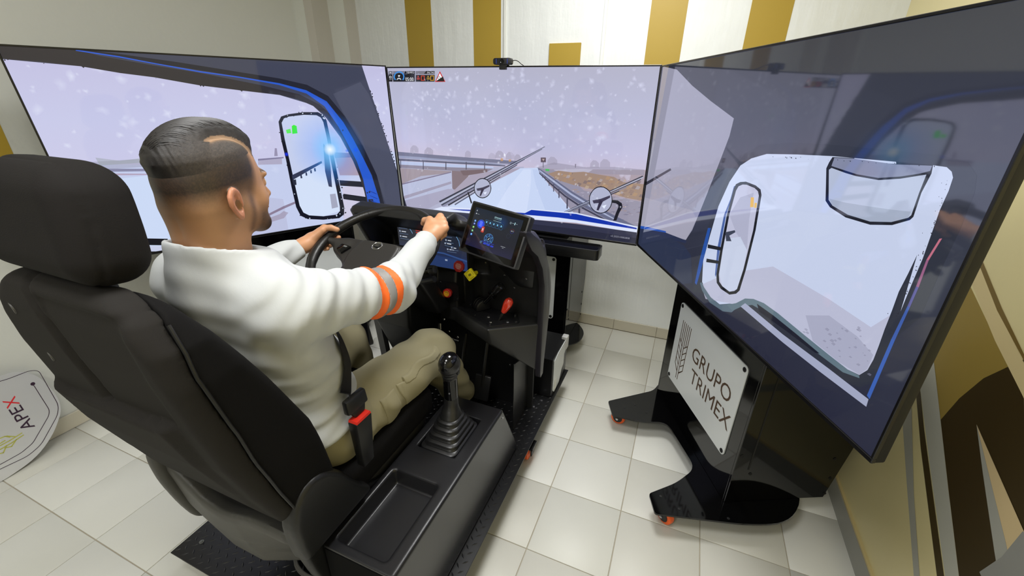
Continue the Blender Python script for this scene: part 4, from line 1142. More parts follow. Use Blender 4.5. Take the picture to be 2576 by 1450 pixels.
# ------------------------------------------------------------------ rolling stands
def stand(O, ang, mir, label, sign, n_cast):
    """u along the column front, n toward the driver; mir mirrors u about the column centre"""
    F = frame((O[0], O[1], 0), ang)
    mu = (lambda u: .70-u) if mir else (lambda u: u)
    P2 = lambda l: [(mu(a), c) for a, c in l]
    t = thing('screen_stand', label, 'stand', (O[0]+.35*math.cos(ang)+.15*math.sin(ang), O[1]+.35*math.sin(ang)-.15*math.cos(ang), 0), 0, 'rolling screen stands')
    base = round_poly(P2([(.075,.292),(.185,.300),(.235,.17),(.245,.045),(.53,.035),(.60,.15),(.645,.283),(.735,.292),(.76,.16),(.80,-.05),(.80,-.20),(.70,-.33),(.52,-.375),(.18,-.375),(0,-.33),(-.09,-.20),(-.085,-.06),(.0,.02)]), [.012,.012,.04,.05,.05,.04,.012,.012,.05,.1,.1,.1,.1,.1,.1,.1,.06,.03])
    b = MB(F); b.prism([(u, n, .083) for u, n in base], (0, 0, .008)); b.build('base_plate', M_black, t, angle=50)
    body = [(-.004, .10), (-.004, 1.14), (-.20, 1.14), (-.43, .84), (-.447, .38), (-.405, .105), (-.36, .092)]
    b = MB(F); b.prism([(.012, n, z) for n, z in body], (.676, 0, 0)); b.build('column', M_black, t, angle=30)
    for u in (0, .689):
        side = [(0, .092), (0, 1.15), (-.20, 1.15), (-.437, .85), (-.452, .38), (-.412, .092)]
        b = MB(F); b.prism([(u, n, z) for n, z in side], (.011, 0, 0)); b.bevel(.0018, 1, 40); sp = b.build('side_panel', M_black, t, angle=30)
        us = u-.0008 if u == 0 else u+.0112
        b = MB(F); b.box(us-.0004, us+.001, -.060, -.054, .263, .69); b.build('slot', M_dark, sp, smooth=False)
        for n, z in ((-.015, .334), (-.406, .198), (-.41, .115), (-.39, .30), (-.07, .24)):
            b = MB(F); b.lathe((us, n, z), (1 if u else -1, 0, 0), [(.0062, 0), (.0062, .0018), (.003, .0022), (.003, .0008), (0, .0008)], 12); b.build('screw', M_dark, sp)
    b = MB(F); b.box(.011, .689, -.003, .0, .092, 1.15); b.bevel(.001, 1); b.build('front_panel', M_black, t)
    b = MB(F); b.box(.2, .5, -.02, .068, .93, 1.12); b.bevel(.004, 1); b.build('screen_bracket', M_steel, t)
    # sign plate with four bolts
    s0, s1, z0, z1 = mu(.085), mu(.628), .258, .674
    s0, s1 = min(s0, s1), max(s0, s1)
    b = MB(F); b.prism([(u, .0005, z) for u, z in rrect(s0, s1, z0, z1, .018)], (0, .004, 0)); sg = b.build('sign_plate', M_white, t, angle=40)
    for u in (s0+.016, s1-.016):
        for z in (z0+.016, z1-.016):
            b = MB(F); b.lathe((u, .0045, z), (0, 1, 0), [(.0095, 0), (.0095, .002), (.006, .0035), (.0045, .0035), (.004, .0015), (0, .0015)], 16); b.build('bolt', M_dark, sg)
    if sign:
        ux, uy = Vector((math.cos(ang), math.sin(ang), 0)), Vector((0, 0, 1))
        def at(u, z, n=.0052): return F @ Vector((u, n, z))
        lettering('lettering', 'GRUPO', at(.266, .474), ux, uy, M_brown, sg, width=.315, height=.070)
        lettering('lettering', 'TRIMEX', at(.290, .372), ux, uy, M_brown, sg, width=.325, height=.070)
        b = MB(F)
        def stroke(pts, w=.0042):
            for (u0, z0_), (u1, z1_) in zip(pts, pts[1:]):
                d = Vector((u1-u0, z1_-z0_)); nn = Vector((-d.y, d.x)).normalized()*w/2; b.prism([(u0+nn.x, .0046, z0_+nn.y), (u1+nn.x, .0046, z1_+nn.y), (u1-nn.x, .0046, z1_-nn.y), (u0-nn.x, .0046, z0_-nn.y)], (0, .0006, 0))
        for i, u in enumerate((.135, .151, .167, .183, .199, .215)):
            stroke([(u, .600), (u, .300 if i in (2, 3) else .505-.0*i)])
        for k in range(5):
            z = .505-.034*k
            stroke([(.167, z-.03), (.135, z)]); stroke([(.183, z-.03), (.215, z)])
        stroke([(.135, .505), (.135, .369)]); stroke([(.151, .505), (.151, .49)]); stroke([(.215, .505), (.215, .369)]); stroke([(.199, .505), (.199, .49)])
        stroke([(.135, .369), (.167, .335)]); stroke([(.215, .369), (.183, .335)])
        b.build('wheat_logo', M_brown, sg, smooth=False)
    # casters
    for u, n in ([(.135, .248), (.70, .228), (.09, -.25), (.63, -.27)]):
        u = mu(u); a = .5+u
        c = b = MB(F); b.tube([(u-.014*math.cos(a), n-.014*math.sin(a), .0375), (u+.014*math.cos(a), n+.014*math.sin(a), .0375)], .0365, 28); b.bevel(.007, 3, 50)
        cs = b.build('caster_wheel', M_orange, t)
        b = MB(F); b.box(u-.02, u+.02, n-.018, n+.018, .072, .084); b.lathe((u, n, .0375), (math.cos(a), math.sin(a), 0), [(.024, -.019), (.024, .019)], 20); b.bevel(.003, 1); b.build('caster_fork', M_blackp, cs)
        for sg_ in (1, -1):
            b = MB(F); b.lathe((u+sg_*.019*math.cos(a), n+sg_*.019*math.sin(a), .0375), (sg_*math.cos(a), sg_*math.sin(a), 0), [(.007, 0), (.007, .006), (.004, .006), (.004, .009), (0, .009)], 6); b.build('axle_nut', M_chrome, cs)
    for u, n in ((.72, .19), (.77, .02), (.66, .24), (.13, .22), (.17, .12), (.11, .16), (.6, -.3)):
        b = MB(F); b.lathe((mu(u), n, .0905), (0, 0, 1), [(.0055, 0), (.0055, .0015), (.002, .002), (0, .002)], 12); b.build('screw', M_dark, t)
    return t
angR = math.atan2(-1.302, .639)
stand((.0388, 2.038), angR, False, 'glossy black rolling stand with white sign reading GRUPO TRIMEX under the right screen', True, 4)
stand((-1.26, 2.305), -.013, True, 'glossy black rolling stand behind the dashboard under the centre screen', False, 4)
angL = math.atan2(1.283, .675)
stand((-2.352+.50*math.cos(angL)-.13*math.sin(angL), .895+.50*math.sin(angL)+.13*math.cos(angL)), angL, True, 'black rolling stand under the left screen, mostly hidden behind the driver', False, 4)
# glossy bar under the centre screen
t = thing('glossy_bar', 'rounded glossy black bar fixed across the stand below the centre screen', 'bar', (-.91, 2.11, .775))
b = MB(); b.prism([(x, y, .776) for x, y in rrect(-1.47, -.357, 2.05, 2.165, .022)], (0, 0, .056)); b.bevel(.003, 2, 50); b.build('housing', mat('bar_black', (16, 16, 17), .28), t)
b = MB(); b.prism([(x, y, .8325) for x, y in rrect(-1.46, -.367, 2.058, 2.157, .016)], (0, 0, .0012)); b.build('top_glass', M_black, t)
b = MB(); b.box(-1.25, -.56, 2.16, 2.302, .78, .83); b.build('mount', M_dark, t)
# webcam on top of the centre screen
wc = thing('webcam', 'small black webcam clipped on top of the centre screen', 'webcam', (-.925, 2.13, 1.68))
b = MB(); b.prism([(x, 2.108, z) for x, z in rrect(-.972, -.878, 1.683, 1.712, .010)], (0, .03, 0)); b.bevel(.003, 2, 50); b.build('body', M_blackp, wc)
b = MB(); b.lathe((-.925, 2.108, 1.698), (0, -1, 0), [(.011, 0), (.011, .004), (.008, .004), (.006, .002), (0, .002)], 20); b.build('lens', M_black, wc)
b = MB(); b.box(-.942, -.908, 2.112, 2.134, 1.662, 1.684); b.box(-.945, -.905, 2.148, 2.156, 1.66, 1.69); b.box(-.942, -.908, 2.112, 2.156, 1.681, 1.686); b.bevel(.002, 1); b.build('clip', M_blackp, wc)
for x in (-.955, -.897):
    b = MB(); b.prism([(x+.006*sx, 2.1075, z) for sx, z in ((-.25, 1.687), (.25, 1.687), (.25, 1.708), (-.25, 1.708))], (0, .001, 0)); b.build('side_light', mat('webcam_blue', (40, 60, 150), .3), wc)
b = MB(); b.tube(spline([(-.878, 2.128, 1.70), (-.862, 2.135, 1.702), (-.848, 2.16, 1.69), (-.842, 2.21, 1.66), (-.84, 2.23, 1.5)], 5), .0018, 6); b.build('cable', M_dark, wc)

# ------------------------------------------------------------------ silver sign leaning against the left wall
sgn = thing('metal_sign', 'silver sheet-metal sign reading APEX leaning upside down against the left wall', 'sign', (-2.53, .45, 0))
lean = lambda y, z: Vector((-2.500-.20*z, y, z))
out = [(-.05, .003), (.40, .003), (.50, .02), (.585, .08), (.655, .17), (.665, .25), (.645, .36), (.60, .41), (.54, .415), (.50, .44), (.42, .55), (.30, .60), (-.05, .60)]
outr = round_poly(out, [0, .02, .06, .05, .05, .04, .05, .03, .05, .05, .08, .06, 0])
b = MB(); b.prism([lean(y, z) for y, z in outr], (-.004, 0, -.0008))
b.build('metal_sheet', mat('brushed_silver', (224, 225, 228), .38, .55, var=(3, .12)), sgn, angle=40)
def sline(pts, w, m, name):
    b = MB()
    for (y0, z0), (y1, z1) in zip(pts, pts[1:]):
        d = Vector((y1-y0, z1-z0)); nn = Vector((-d.y, d.x)).normalized()*w/2; d = d.normalized()*w*.3
        b.prism([lean(y0-d.x+nn.x, z0-d.y+nn.y)+Vector((.0006, 0, 0)), lean(y1+d.x+nn.x, z1+d.y+nn.y)+Vector((.0006, 0, 0)), lean(y1+d.x-nn.x, z1+d.y-nn.y)+Vector((.0006, 0, 0)), lean(y0-d.x-nn.x, z0-d.y-nn.y)+Vector((.0006, 0, 0))], (.0004, 0, 0))
    return b.build(name, m, sgn, smooth=False)
M_ink = mat('dark_violet_print', (50, 30, 50), .4)
SG = SIGNPTS
sline(round_poly(SG['line1'], .02)[3:-3], .0022, M_ink, 'printed_line'); sline(round_poly(SG['line2'], .012)[3:-3], .0022, M_ink, 'printed_line')
b = MB(); b.lathe(lean(*SG['dot'])+Vector((.0004, 0, 0)), (1, 0, .2), [(.0075, 0), (.0075, .0006), (0, .0006)], 18); b.build('printed_dot', M_ink, sgn)
a, c = lean(*SG['A']), lean(*SG['X']); Xd = (c-a).normalized(); Yd = Vector((1, 0, .2)).cross(Xd).normalized()
for s_, w0, w1, m in (('APE', 0, .72, M_ink), ('X', .74, 1, mat('red_print', (206, 40, 48), .4))):
    o = a+Xd*((c-a).length*w0)+Vector((.0009, 0, 0)); lettering('lettering', s_, o, Xd, Yd, m, sgn, width=(c-a).length*(w1-w0), height=.040)
M_olive = mat('olive_print', (176, 176, 84), .4)
for l in SG['wheat']: sline(l, .004, M_olive, 'wheat_logo')
# ------------------------------------------------------------------ platform
def segd(P, a, b):
    d = b-a; t = np.clip(((P-a)@d)/(d@d+1e-12), 0, 1); return np.linalg.norm(P-a-t[:, None]*d, axis=1)
def poly2(P, pts):
    """signed distance to a 2-D polygon"""
    V = np.array(pts, float); d = np.full(len(P), 1e9); ins = np.zeros(len(P), bool)
    for i in range(len(V)):
        a, b = V[i-1], V[i]; d = np.minimum(d, segd(P, a, b))
        c = ((a[1] > P[:, 1]) != (b[1] > P[:, 1]))
        with np.errstate(divide='ignore', invalid='ignore'):
            x = (b[0]-a[0])*(P[:, 1]-a[1])/(b[1]-a[1])+a[0]
        ins ^= c & (P[:, 0] < x)
    return np.where(ins, -d, d)
def ext(P, ax, pts, lo, hi, r=.004):
    """polygon (in the two other axes, in xyz order) extruded along ax, rounded by r"""
    o = [k for k in range(3) if k != ax]; V = np.array(pts); a, b_ = V.min(0), V.max(0)
    dz = np.maximum(lo-P[:, ax], P[:, ax]-hi)
    q = np.maximum(np.stack([a[0]-P[:, o[0]], P[:, o[0]]-b_[0], a[1]-P[:, o[1]], P[:, o[1]]-b_[1], dz], 1).max(1), 0)
    out = q.copy(); m = q < .035; d2 = poly2(P[m][:, o], pts)+r; dz = dz[m]+r
    out[m] = np.linalg.norm(np.maximum(np.stack([d2, dz], 1), 0), axis=1)+np.minimum(np.maximum(d2, dz), 0)-r
    return out
PZ = .130
pf = thing('simulator_platform', 'low black platform with raised tread pattern and orange casters under the seat', 'platform', (-.92, 1.15, 0))
px0, px1, py0, py1 = -1.39, -.445, .425, 1.975
b = MB(); b.box(px0, px1, py0, py1, PZ-.005, PZ-.0006); b.bevel(.001, 1); b.build('deck_plate', mat('deck_black', (20, 20, 21), .33, bump=('noise', 200, .15, .001)), pf)
for x in (px0+.02, (px0+px1)/2-.02, px1-.055): b = MB(); b.box(x, x+.04, py0+.052, py1-.02, .088, PZ-.005); b.build('frame_rail', M_steel, pf)
b = MB(); b.box(px0+.02, px1-.012, py0+.012, py0+.05, .085, PZ-.0055); b.build('rear_rail', mat('dusty_edge', (60, 58, 60), .5), pf)
b = MB(); N_ = 0
for i in range(int((px1-px0)/.019)):
    for j in range(int((1.80-py0)/.034)):
        x = px0+.012+i*.019; y = py0+.015+j*.034+(.017 if i % 2 else 0)
        if x > px1-.008: continue
        if (-.70 < x < -.50 and .5 < y < 1.3) or (-1.15 < x < -.75 and .70 < y < 1.15): continue
        a = PI/4+PI/2 if (i % 2) else PI/4; c, s = math.cos(a), math.sin(a); L, W = .0115, .0032
        q = [b._v((x+c*p-s*q_, y+s*p+c*q_, PZ-.0006+h)) for p, q_, h in ((-L, 0, 0), (0, -W, 0), (L, 0, 0), (0, W, 0), (-L*.4, 0, .0016), (L*.4, 0, .0016))]
        for f in ((0, 1, 4), (1, 5, 4), (1, 2, 5), (2, 3, 5), (3, 4, 5), (3, 0, 4)): b.face([q[k] for k in f])
tr = b.build('tread_pattern', mat('tread_worn', (26, 26, 28), .3), pf, smooth=False); tr['kind'] = 'stuff'
for x, y in ((-.475, 1.40), (-.475, .55), (-1.34, .55), (-1.34, 1.40)):
    b = MB(); b.tube([(x-.012, y, .036), (x+.012, y, .036)], .035, 24); b.bevel(.006, 2, 50); cs = b.build('caster_wheel', M_orange, pf)
    b = MB(); b.box(x-.026, x-.02, y-.016, y+.02, .03, .085); b.box(x+.02, x+.026, y-.016, y+.02, .03, .085); b.box(x-.03, x+.034, y-.03, y+.03, .078, .088); b.build('caster_fork', M_steel, cs)
for x, y in ((-1.33, .49), (-.50, 1.66), (-.52, 1.60), (-.60, 1.70), (-.755, .60), (-.56, 1.58), (-.47, 1.72)):
    b = MB(); b.lathe((x, y, PZ-.001), (0, 0, 1), [(.008, 0), (.008, .003), (.0045, .003), (.0045, .006), (0, .006)], 6); b.build('bolt', M_chrome if x != -1.33 else M_grey, pf)

# ------------------------------------------------------------------ side console with gear lever
CX0, CX1, CZ = -.722, -.495, .465
cn = thing('side_console', 'black textured console box with an empty tray right of the seat', 'console', ((CX0+CX1)/2, .9, PZ))
prof = [(.49, PZ+.002), (.49, CZ), (1.155, CZ), (1.315, .16), (1.315, PZ+.002)]
def f_console(P):
    d = ext(P, 0, prof, CX0, CX1, .009)
    q = P.copy(); k = np.clip((CZ-P[:, 2])*.30, 0, .02)
    tr = rbox(P, (-.6185, .642, CZ+.02), (.0815, .127, .078), .014)
    tr = tr + k
    bo = rbox(P, (-.618, .975, CZ), (.071, .098, .05), .006)
    return smax(smax(d, -tr, .007), -bo, .002)
net_mesh('body', f_console, (CX0-.01, .48, PZ-.005), (CX1+.01, 1.33, CZ+.01), .0036, mat('console_black', (28, 28, 30), .27, bump=('noise', 650, .35, .0006)), cn)
b = MB(); b.box(CX0+.009, CX1-.009, .4885, .4915, PZ+.004, CZ-.010); b.build('shaded_end_sheet', mat('unlit_black', (5, 5, 5), .8, spec=.1), cn, smooth=False)  # black sheet on the rear wall, stands for the shade inside an open end
b = MB(); b.lathe((-.4955, 1.148, .432), (1, 0, 0), [(.004, 0), (.004, .003), (0, .003)], 10); b.build('screw', M_chrome, cn)
gl = thing('gear_lever', 'black gear lever with glossy knob and ribbed rubber gaiter on the side console', 'gear lever', (-.618, .975, CZ-.04))
M_rub = mat('black_rubber', (26, 26, 27), .33, bump=('noise', 300, .3, .001))
def sqring(cx, cy, hx, hy, z, r, n=5): return [(x, y, z) for x, y in rrect(cx-hx, cx+hx, cy-hy, cy+hy, min(r, hx*.98, hy*.98), n)]
b = MB(); rings = []; top = Vector((-.622, 1.0, .600)); bot = Vector((-.618, .972, .447))
steps = [(0, 1.0)]; zz = 0
for k in range(5):
    s0 = 1-k*.100; steps += [(.02+k*.115, s0), (.030+k*.115, s0+.015), (.072+k*.115, s0+.015), (.082+k*.115, s0), (.100+k*.115, s0-.085), (.118+k*.115, s0-.085)]
steps += [(.60, .50), (.66, .47), (.74, .43), (.77, .39), (.90, .37), (1.0, .36)]
for t_, s_ in steps:
    c = bot.lerp(top, t_); sq = max(0, 1-t_*1.25); rr = (.018*sq+.066*s_*(1-sq)); rings.append([b._v(p) for p in sqring(c.x, c.y, .067*s_, .092*s_*(.73+.27*sq), c.z, max(rr, .01))])
for a_, c_ in zip(rings, rings[1:]):
    for k in range(len(a_)): b.face([a_[k], a_[(k+1) % len(a_)], c_[(k+1) % len(a_)], c_[k]])
b.face(rings[-1]); b.build('gaiter', M_rub, gl, angle=28)
ax = Vector((-.012, .008, 1)).normalized(); s0 = Vector((-.622, 1.0, .590))
b = MB(); b.tube([s0-ax*.02, s0+ax*.115], .0240, 24); b.build('shaft', M_black, gl); 
b = MB(); b.lathe(s0+ax*.05+Vector((.007, -.0222, -.01)), (.3, -1, 0), [(.0035, 0), (.003, .0015), (0, .002)], 10); b.build('rivet', M_chrome, gl)
kc = s0+ax*.140
def f_knob(P):
    q = P-np.array(kc); d = ell(q, (0, .0, .002), (.0335, .0395, .040)); d = smin(d, cone(q, (0, 0, -.040), (0, .002, -.004), .0270, .0325), .012)
    d = smin(d, ell(q, (0, -.012, .012), (.026, .028, .026)), .01); return d+.0008*np.sin(q[:, 2]*500)*(q[:, 2] < -.012)
net_mesh('knob', f_knob, kc-Vector((.045, .055, .075)), kc+Vector((.045, .055, .05)), .0025, mat('knob_grip', (30, 30, 32), .33), gl)
def f_cap(P):
    q = P-np.array(kc); d = smin(ell(q, (0, .0, .002), (.0342, .0402, .0407)), ell(q, (0, -.012, .012), (.0267, .0287, .0267)), .01); return smax(d, -(q[:, 2]-.014-.45*q[:, 1]-.25*np.abs(q[:, 0])), .002)
net_mesh('knob_cap', f_cap, kc-Vector((.045, .055, .03)), kc+Vector((.045, .055, .05)), .0020, mat('piano_black', (12, 12, 14), .09), gl)
b = MB(); b.box(kc.x-.036, kc.x-.028, kc.y-.012, kc.y+.004, kc.z-.03, kc.z-.012); b.box(kc.x+.028, kc.x+.035, kc.y-.006, kc.y+.008, kc.z-.03, kc.z-.014); b.bevel(.002, 2); b.build('side_switch', M_blackp, gl)

# ------------------------------------------------------------------ dashboard
M_dash = mat('dash_black', (25, 25, 26), .40, bump=('noise', 420, .3, .0008))
M_fin = mat('fin_black', (38, 36, 42), .30, bump=('noise', 420, .25, .0008))
db = thing('dashboard', 'black moulded dashboard with instrument display, warning knobs and side shelf', 'dashboard', (-.93, 1.55, PZ))
fin = [(1.27,1.135),(1.33,1.100),(1.42,1.045),(1.50,.965),(1.56,.88),(1.588,.80),(1.583,.70),(1.565,.58),(1.545,.46),(1.537,.392),(1.51,.388),(1.503,.42),(1.502,.66),(1.505,.75),(1.505,.85),(1.465,.94),(1.40,1.01),(1.33,1.05),(1.29,1.09)]
hoodr = [(1.345,1.075),(1.325,1.10),(1.33,1.12),(1.40,1.095),(1.47,1.045),(1.53,.98),(1.585,.86),(1.59,.60),(1.56,.58),(1.555,.80),(1.50,.95),(1.44,1.03),(1.37,1.06)]
hood = [(1.262,1.118),(1.275,1.143),(1.33,1.15),(1.40,1.118),(1.47,1.06),(1.53,.98),(1.585,.86),(1.59,.60),(1.56,.58),(1.555,.80),(1.50,.95),(1.44,1.03),(1.37,1.085),(1.31,1.108)]
def f_dash(P):
    d = ext(P, 0, hood, -1.20, -.765, .010); d = smin(d, ext(P, 0, hoodr, -.80, -.475, .010), .03)
    d = smin(d, ext(P, 0, [(1.505,1.04),(1.585,.665),(1.595,.60),(1.60,.85),(1.53,1.02)], -.83, -.480, .006), .02)
    d = smin(d, ext(P, 0, [(1.495,1.06),(1.485,.84),(1.58,.84),(1.56,1.02)], -1.20, -.80, .006), .012)
    d = smin(d, ext(P, 0, [(1.44,.845),(1.43,.80),(1.47,.62),(1.58,.60),(1.58,.87),(1.47,.862)], -1.20, -.965, .012), .008)
    d = smin(d, ext(P, 0, [(1.497,.842),(1.487,.79),(1.495,.585),(1.59,.585),(1.58,.862)], -.968, -.868, .010), .006)
    pit = rbox(P, (-.782, 1.50, .868), (.056, .05, .038), .012); d = smax(d, -pit, .004)
    # concave sweep into the right side wall
    d = smin(d, ext(P, 0, fin, -.486, -.469, .006), .028)
    d = smin(d, ext(P, 0, [(1.275,1.125),(1.33,1.14),(1.46,1.09),(1.53,.98),(1.585,.86),(1.58,.60),(1.44,.60),(1.40,.80),(1.36,.95),(1.30,1.06)], -1.215, -1.19, .008), .02)
    d = smin(d, ext(P, 0, [(1.34,.74),(1.335,.60),(1.42,.40),(1.56,.40),(1.58,.80),(1.45,.80)], -1.21, -1.02, .012), .01)
    return d
net_mesh('body', f_dash, (-1.235, 1.24, .37), (-.455, 1.61, 1.165), .0062, [M_dash, M_fin], db, matfn=lambda c: ((c[:, 0] > -.4675) | ((c[:, 0] > -.4865) & (c[:, 1] > np.interp(c[:, 2], [.4, .75, .9, 1.0, 1.1], [1.52, 1.55, 1.50, 1.43, 1.30])))).astype(int))
fo = [tuple(p) for p in spline([(1.262,1.128),(1.30,1.123),(1.345,1.097),(1.42,1.052),(1.50,.972),(1.56,.885),(1.591,.80),(1.588,.70),(1.570,.58),(1.549,.46),(1.541,.388)], 4)]+[(1.509,.384),(1.500,.41),(1.499,.66),(1.502,.75),(1.500,.84),(1.462,.93),(1.40,1.00),(1.33,1.045),(1.285,1.09)]
b = MB(); b.prism([(-.4885, y, z) for y, z in fo], (.0245, 0, 0)); b.bevel(.0055, 3, 50); b.build('side_wall', M_fin, db, angle=60)
# shelf
sh_t = [(-.912,1.497),(-.660,1.366),(-.478,1.503),(-.478,1.585),(-.912,1.585)]; zb = [.578,.583,.402,.44,.56]
b = MB(); A = [b._v((x, y, .66)) for x, y in sh_t]; B = [b._v((x+(.006 if i < 2 else .004 if i == 2 else 0), y+(.012 if i < 3 else 0), z)) for i, ((x, y), z) in enumerate(zip(sh_t, zb))]
b.face(A); b.face(B[::-1])
for i in range(5): b.face([A[i], A[(i+1) % 5], B[(i+1) % 5], B[i]])
b.bevel(.009, 3, 25); b.build('shelf', mat('shelf_black', (38, 38, 38), .40, bump=('noise', 420, .3, .0008)), db, angle=60)
pl = round_poly([(-.888,1.503),(-.662,1.388),(-.553,1.47),(-.60,1.545),(-.845,1.553)], [.02,.012,.028,.02,.02])
b = MB(); b.prism([(x, y, .6605) for x, y in pl], (0, 0, .0035)); b.bevel(.001, 1, 50); cp = b.build('control_plate', M_blackp, db, angle=60)
for x, y in ((-.872,1.513),(-.765,1.458),(-.664,1.402),(-.575,1.472),(-.60,1.53),(-.83,1.545)):
    b = MB(); b.lathe((x, y, .664), (0, 0, 1), [(.0052, 0), (.0052, .0014), (.002, .002), (0, .002)], 10); b.build('screw', M_chrome, cp)
for x, y in ((-.70,1.463),(-.672,1.425),(-.607,1.455),(-.655,1.503)):
    b = MB(); b.lathe((x, y, .664), (0, 0, 1), [(.0082, 0), (.0082, .0016), (.0056, .0018), (.0056, .0055), (0, .0055)], 6); b.build('hex_bolt', M_chrome, cp)
b = MB(); b.prism([Vector((x, y, .6642)) for x, y in [(-.690,1.432),(-.687,1.426),(-.618,1.474),(-.621,1.480)]], (0, 0, .0008)); b.build('lever_slot', M_dark, cp, smooth=False)
# front plates on the raked panel
def pan(x, z, o=0): return Vector((x, 1.505+(1.04-z)*.213-o, z-o*.2))
def plate(pts, r, th, m, name, off=.008):
    q = round_poly(pts, r); b = MB(); b.prism([pan(x, z, off) for x, z in q], pan(0, 0, th)-pan(0, 0, 0)); b.bevel(.0012, 1, 50); return b.build(name, m, db, angle=50)
plate([(-.735,.935),(-.735,1.02),(-.52,1.00),(-.505,.985),(-.53,.80),(-.60,.80),(-.655,.86)], .014, .006, M_blackp, 'mounting_plate')
plate([(-.82,.925),(-.82,.985),(-.745,.975),(-.745,.91)], .01, .004, M_blackp, 'cover_plate')
for x, z in ((-.815,.93),(-.740,.893),(-.655,.845),(-.545,.93),(-.557,.845),(-.51,.97),(-.615,.79)):
    b = MB(); b.lathe(pan(x, z, .013), (0, -1, -.2), [(.0042, 0), (.0042, .0014), (.002, .002), (0, .002)], 10); b.build('screw', M_chrome, db)
b = MB(); b.prism([(x, 1.4855, z) for x, z in rrect(-.955, -.855, .70, .785, .012)], (0, -.003, 0)); b.build('stop_plate', M_blackp, db)
for x, z in ((-.947, .777), (-.862, .712)):
    b = MB(); b.lathe((x, 1.4825, z), (0, -1, 0), [(.004, 0), (.004, .0014), (0, .002)], 10); b.build('screw', M_chrome, db)
# emergency stop
es = Vector((-.903, 1.482, .738)); eax = Vector((.05, -1, .12))
b = MB(); b.lathe(es, eax, [(.016, 0), (.016, .008), (.0205, .012), (.0205, .022), (.017, .026), (.0165, .0265), (0, .0265)], 28); eb = b.build('stop_button', mat('stop_red', (178, 34, 28), .3), db)
b = MB(); b.lathe(es+eax.normalized()*.0266, eax, [(.0135, 0), (.0135, .0006), (0, .0006)], 24); b.build('stop_disc', mat('stop_yellow', (222, 160, 40), .35), eb)
eY = Vector((0, .12, 1)).normalized(); lettering('lettering', 'STOP', es+eax.normalized()*.0275+Vector((-.0075, 0, -.0085)), (1, .05, 0), eY, M_dark, eb, width=.015, height=.0048)
b = MB()
for s_ in (0, PI):
    pr_ = [es+eax.normalized()*.0274+Vector((math.cos(a+s_)*.0095, 0, math.sin(a+s_)*.0095)) for a in [.35+k*.25 for k in range(9)]]; b.tube(pr_, .0007, 5)
b.build('arrow_print', M_dark, eb)
# red octagon and yellow diamond pull knobs
def pull(c, ax, n, R, rot, m, name, stem):
    ax = Vector(ax).normalized(); X = ax.orthogonal().normalized(); X = Vector((1, 0, 0)); X = (X-ax*X.dot(ax)).normalized(); Yv = ax.cross(X); Yv = -Yv if Yv.z < 0 else Yv
    P_ = round_poly([(R*math.cos(rot+2*PI*k/n), R*math.sin(rot+2*PI*k/n)) for k in range(n)], R*.13, 3)
    b = MB(); b.prism([Vector(c)+X*p[0]+Yv*p[1] for p in P_], ax*.012); b.bevel(.002, 2, 45); k = b.build(name, m, db, angle=50)
    b = MB(); b.tube([Vector(c), Vector(c)-ax*.055], .0085, 14); b.build('stem', stem, k)
    return k, Vector(c)+ax*.0123, X, Yv
M_kred = mat('knob_red', (176, 42, 40), .3); M_kyel = mat('knob_yellow', (236, 220, 30), .3); M_pale = mat('pale_print', (226, 190, 180), .4)
k1, o1, x1, y1 = pull((-.828, 1.455, .884), (-.05, -1, .22), 8, .0255, PI/8, M_kred, 'red_octagon_knob', M_kred)
for i, (w_, z_) in enumerate(((.020, .009), (.028, .004), (.028, -.001), (.026, -.006), (.016, -.011))):
    b = MB(); p = o1+y1*z_; q = [p-x1*w_/2, p+x1*w_/2, p+x1*w_/2+y1*.0024, p-x1*w_/2+y1*.0024]; b.prism(q, (0, -.0004, .0001)); b.build('printed_line', M_pale, k1, smooth=False)
k2, o2, x2, y2 = pull((-.768, 1.440, .862), (.05, -1, .22), 4, .0285, 0, M_kyel, 'yellow_diamond_knob', M_kyel)
b = MB()
for sx in (-1, 1):
    for sy in (-1, 1): b.tube([o2+x2*sx*.004+y2*sy*.018, o2+x2*sx*.018+y2*sy*.004], .0006, 4)
for k, w_ in ((-.004, .016), (0, .020), (.004, .014)): b.tube([o2+(y2*.8-x2*.2)*(k-w_*.2)-x2*w_*.35, o2+(y2*.8-x2*.2)*(k+w_*.2)+x2*w_*.35], .0011, 5)
b.build('printed_line', M_dark, k2)
# air brake lever (black knob) and its dome
bl = thing('brake_lever', 'black brake lever with collared knob on the dashboard shelf', 'lever', (-.765, 1.53, .664))
b = MB(); Fd = Matrix.Translation((-.768, 1.528, .664)) @ Matrix.Rotation(math.radians(-38), 4, 'Z')
b.F = Fd; b.prism([(-.030, -.034, 0), (-.030, .034, 0), (-.030, .034, .026), (-.030, .022, .043), (-.030, 0, .051), (-.030, -.022, .043), (-.030, -.034, .026)], (.060, 0, 0)); b.bevel(.005, 3, 20); b.build('dome', M_blackp, bl)
for k in (-.012, .004):
    b = MB(Fd); arc = [(-.0305, .0345*math.cos(a), .0165+.0355*math.sin(a)) for a in [k_*PI/10 for k_ in range(11)]]; b.tube([(p[0]+.0365+k, p[1]*.98, p[2]) for p in arc], .0016, 5); b.build('groove', M_dark, bl)
p0, p1 = Vector((-.742, 1.512, .705)), Vector((-.652, 1.498, .812)); a_ = (p1-p0).normalized()
b = MB(); b.tube([p0, p0+a_*.075], .010, 14); b.build('shaft', M_black, bl)
b = MB(); b.lathe(p0+a_*.062, a_, [(.011, 0), (.022, .002), (.022, .006), (.013, .009), (.012, .014)], 22); b.build('collar', M_black, bl)
b = MB(); b.lathe(p0+a_*.072, a_, [(.012, 0), (.0165, .006), (.0185, .03), (.0205, .048), (.018, .062), (.010, .068), (0, .069)], 26); b.build('knob', mat('knob_black', (24, 24, 25), .25), bl)
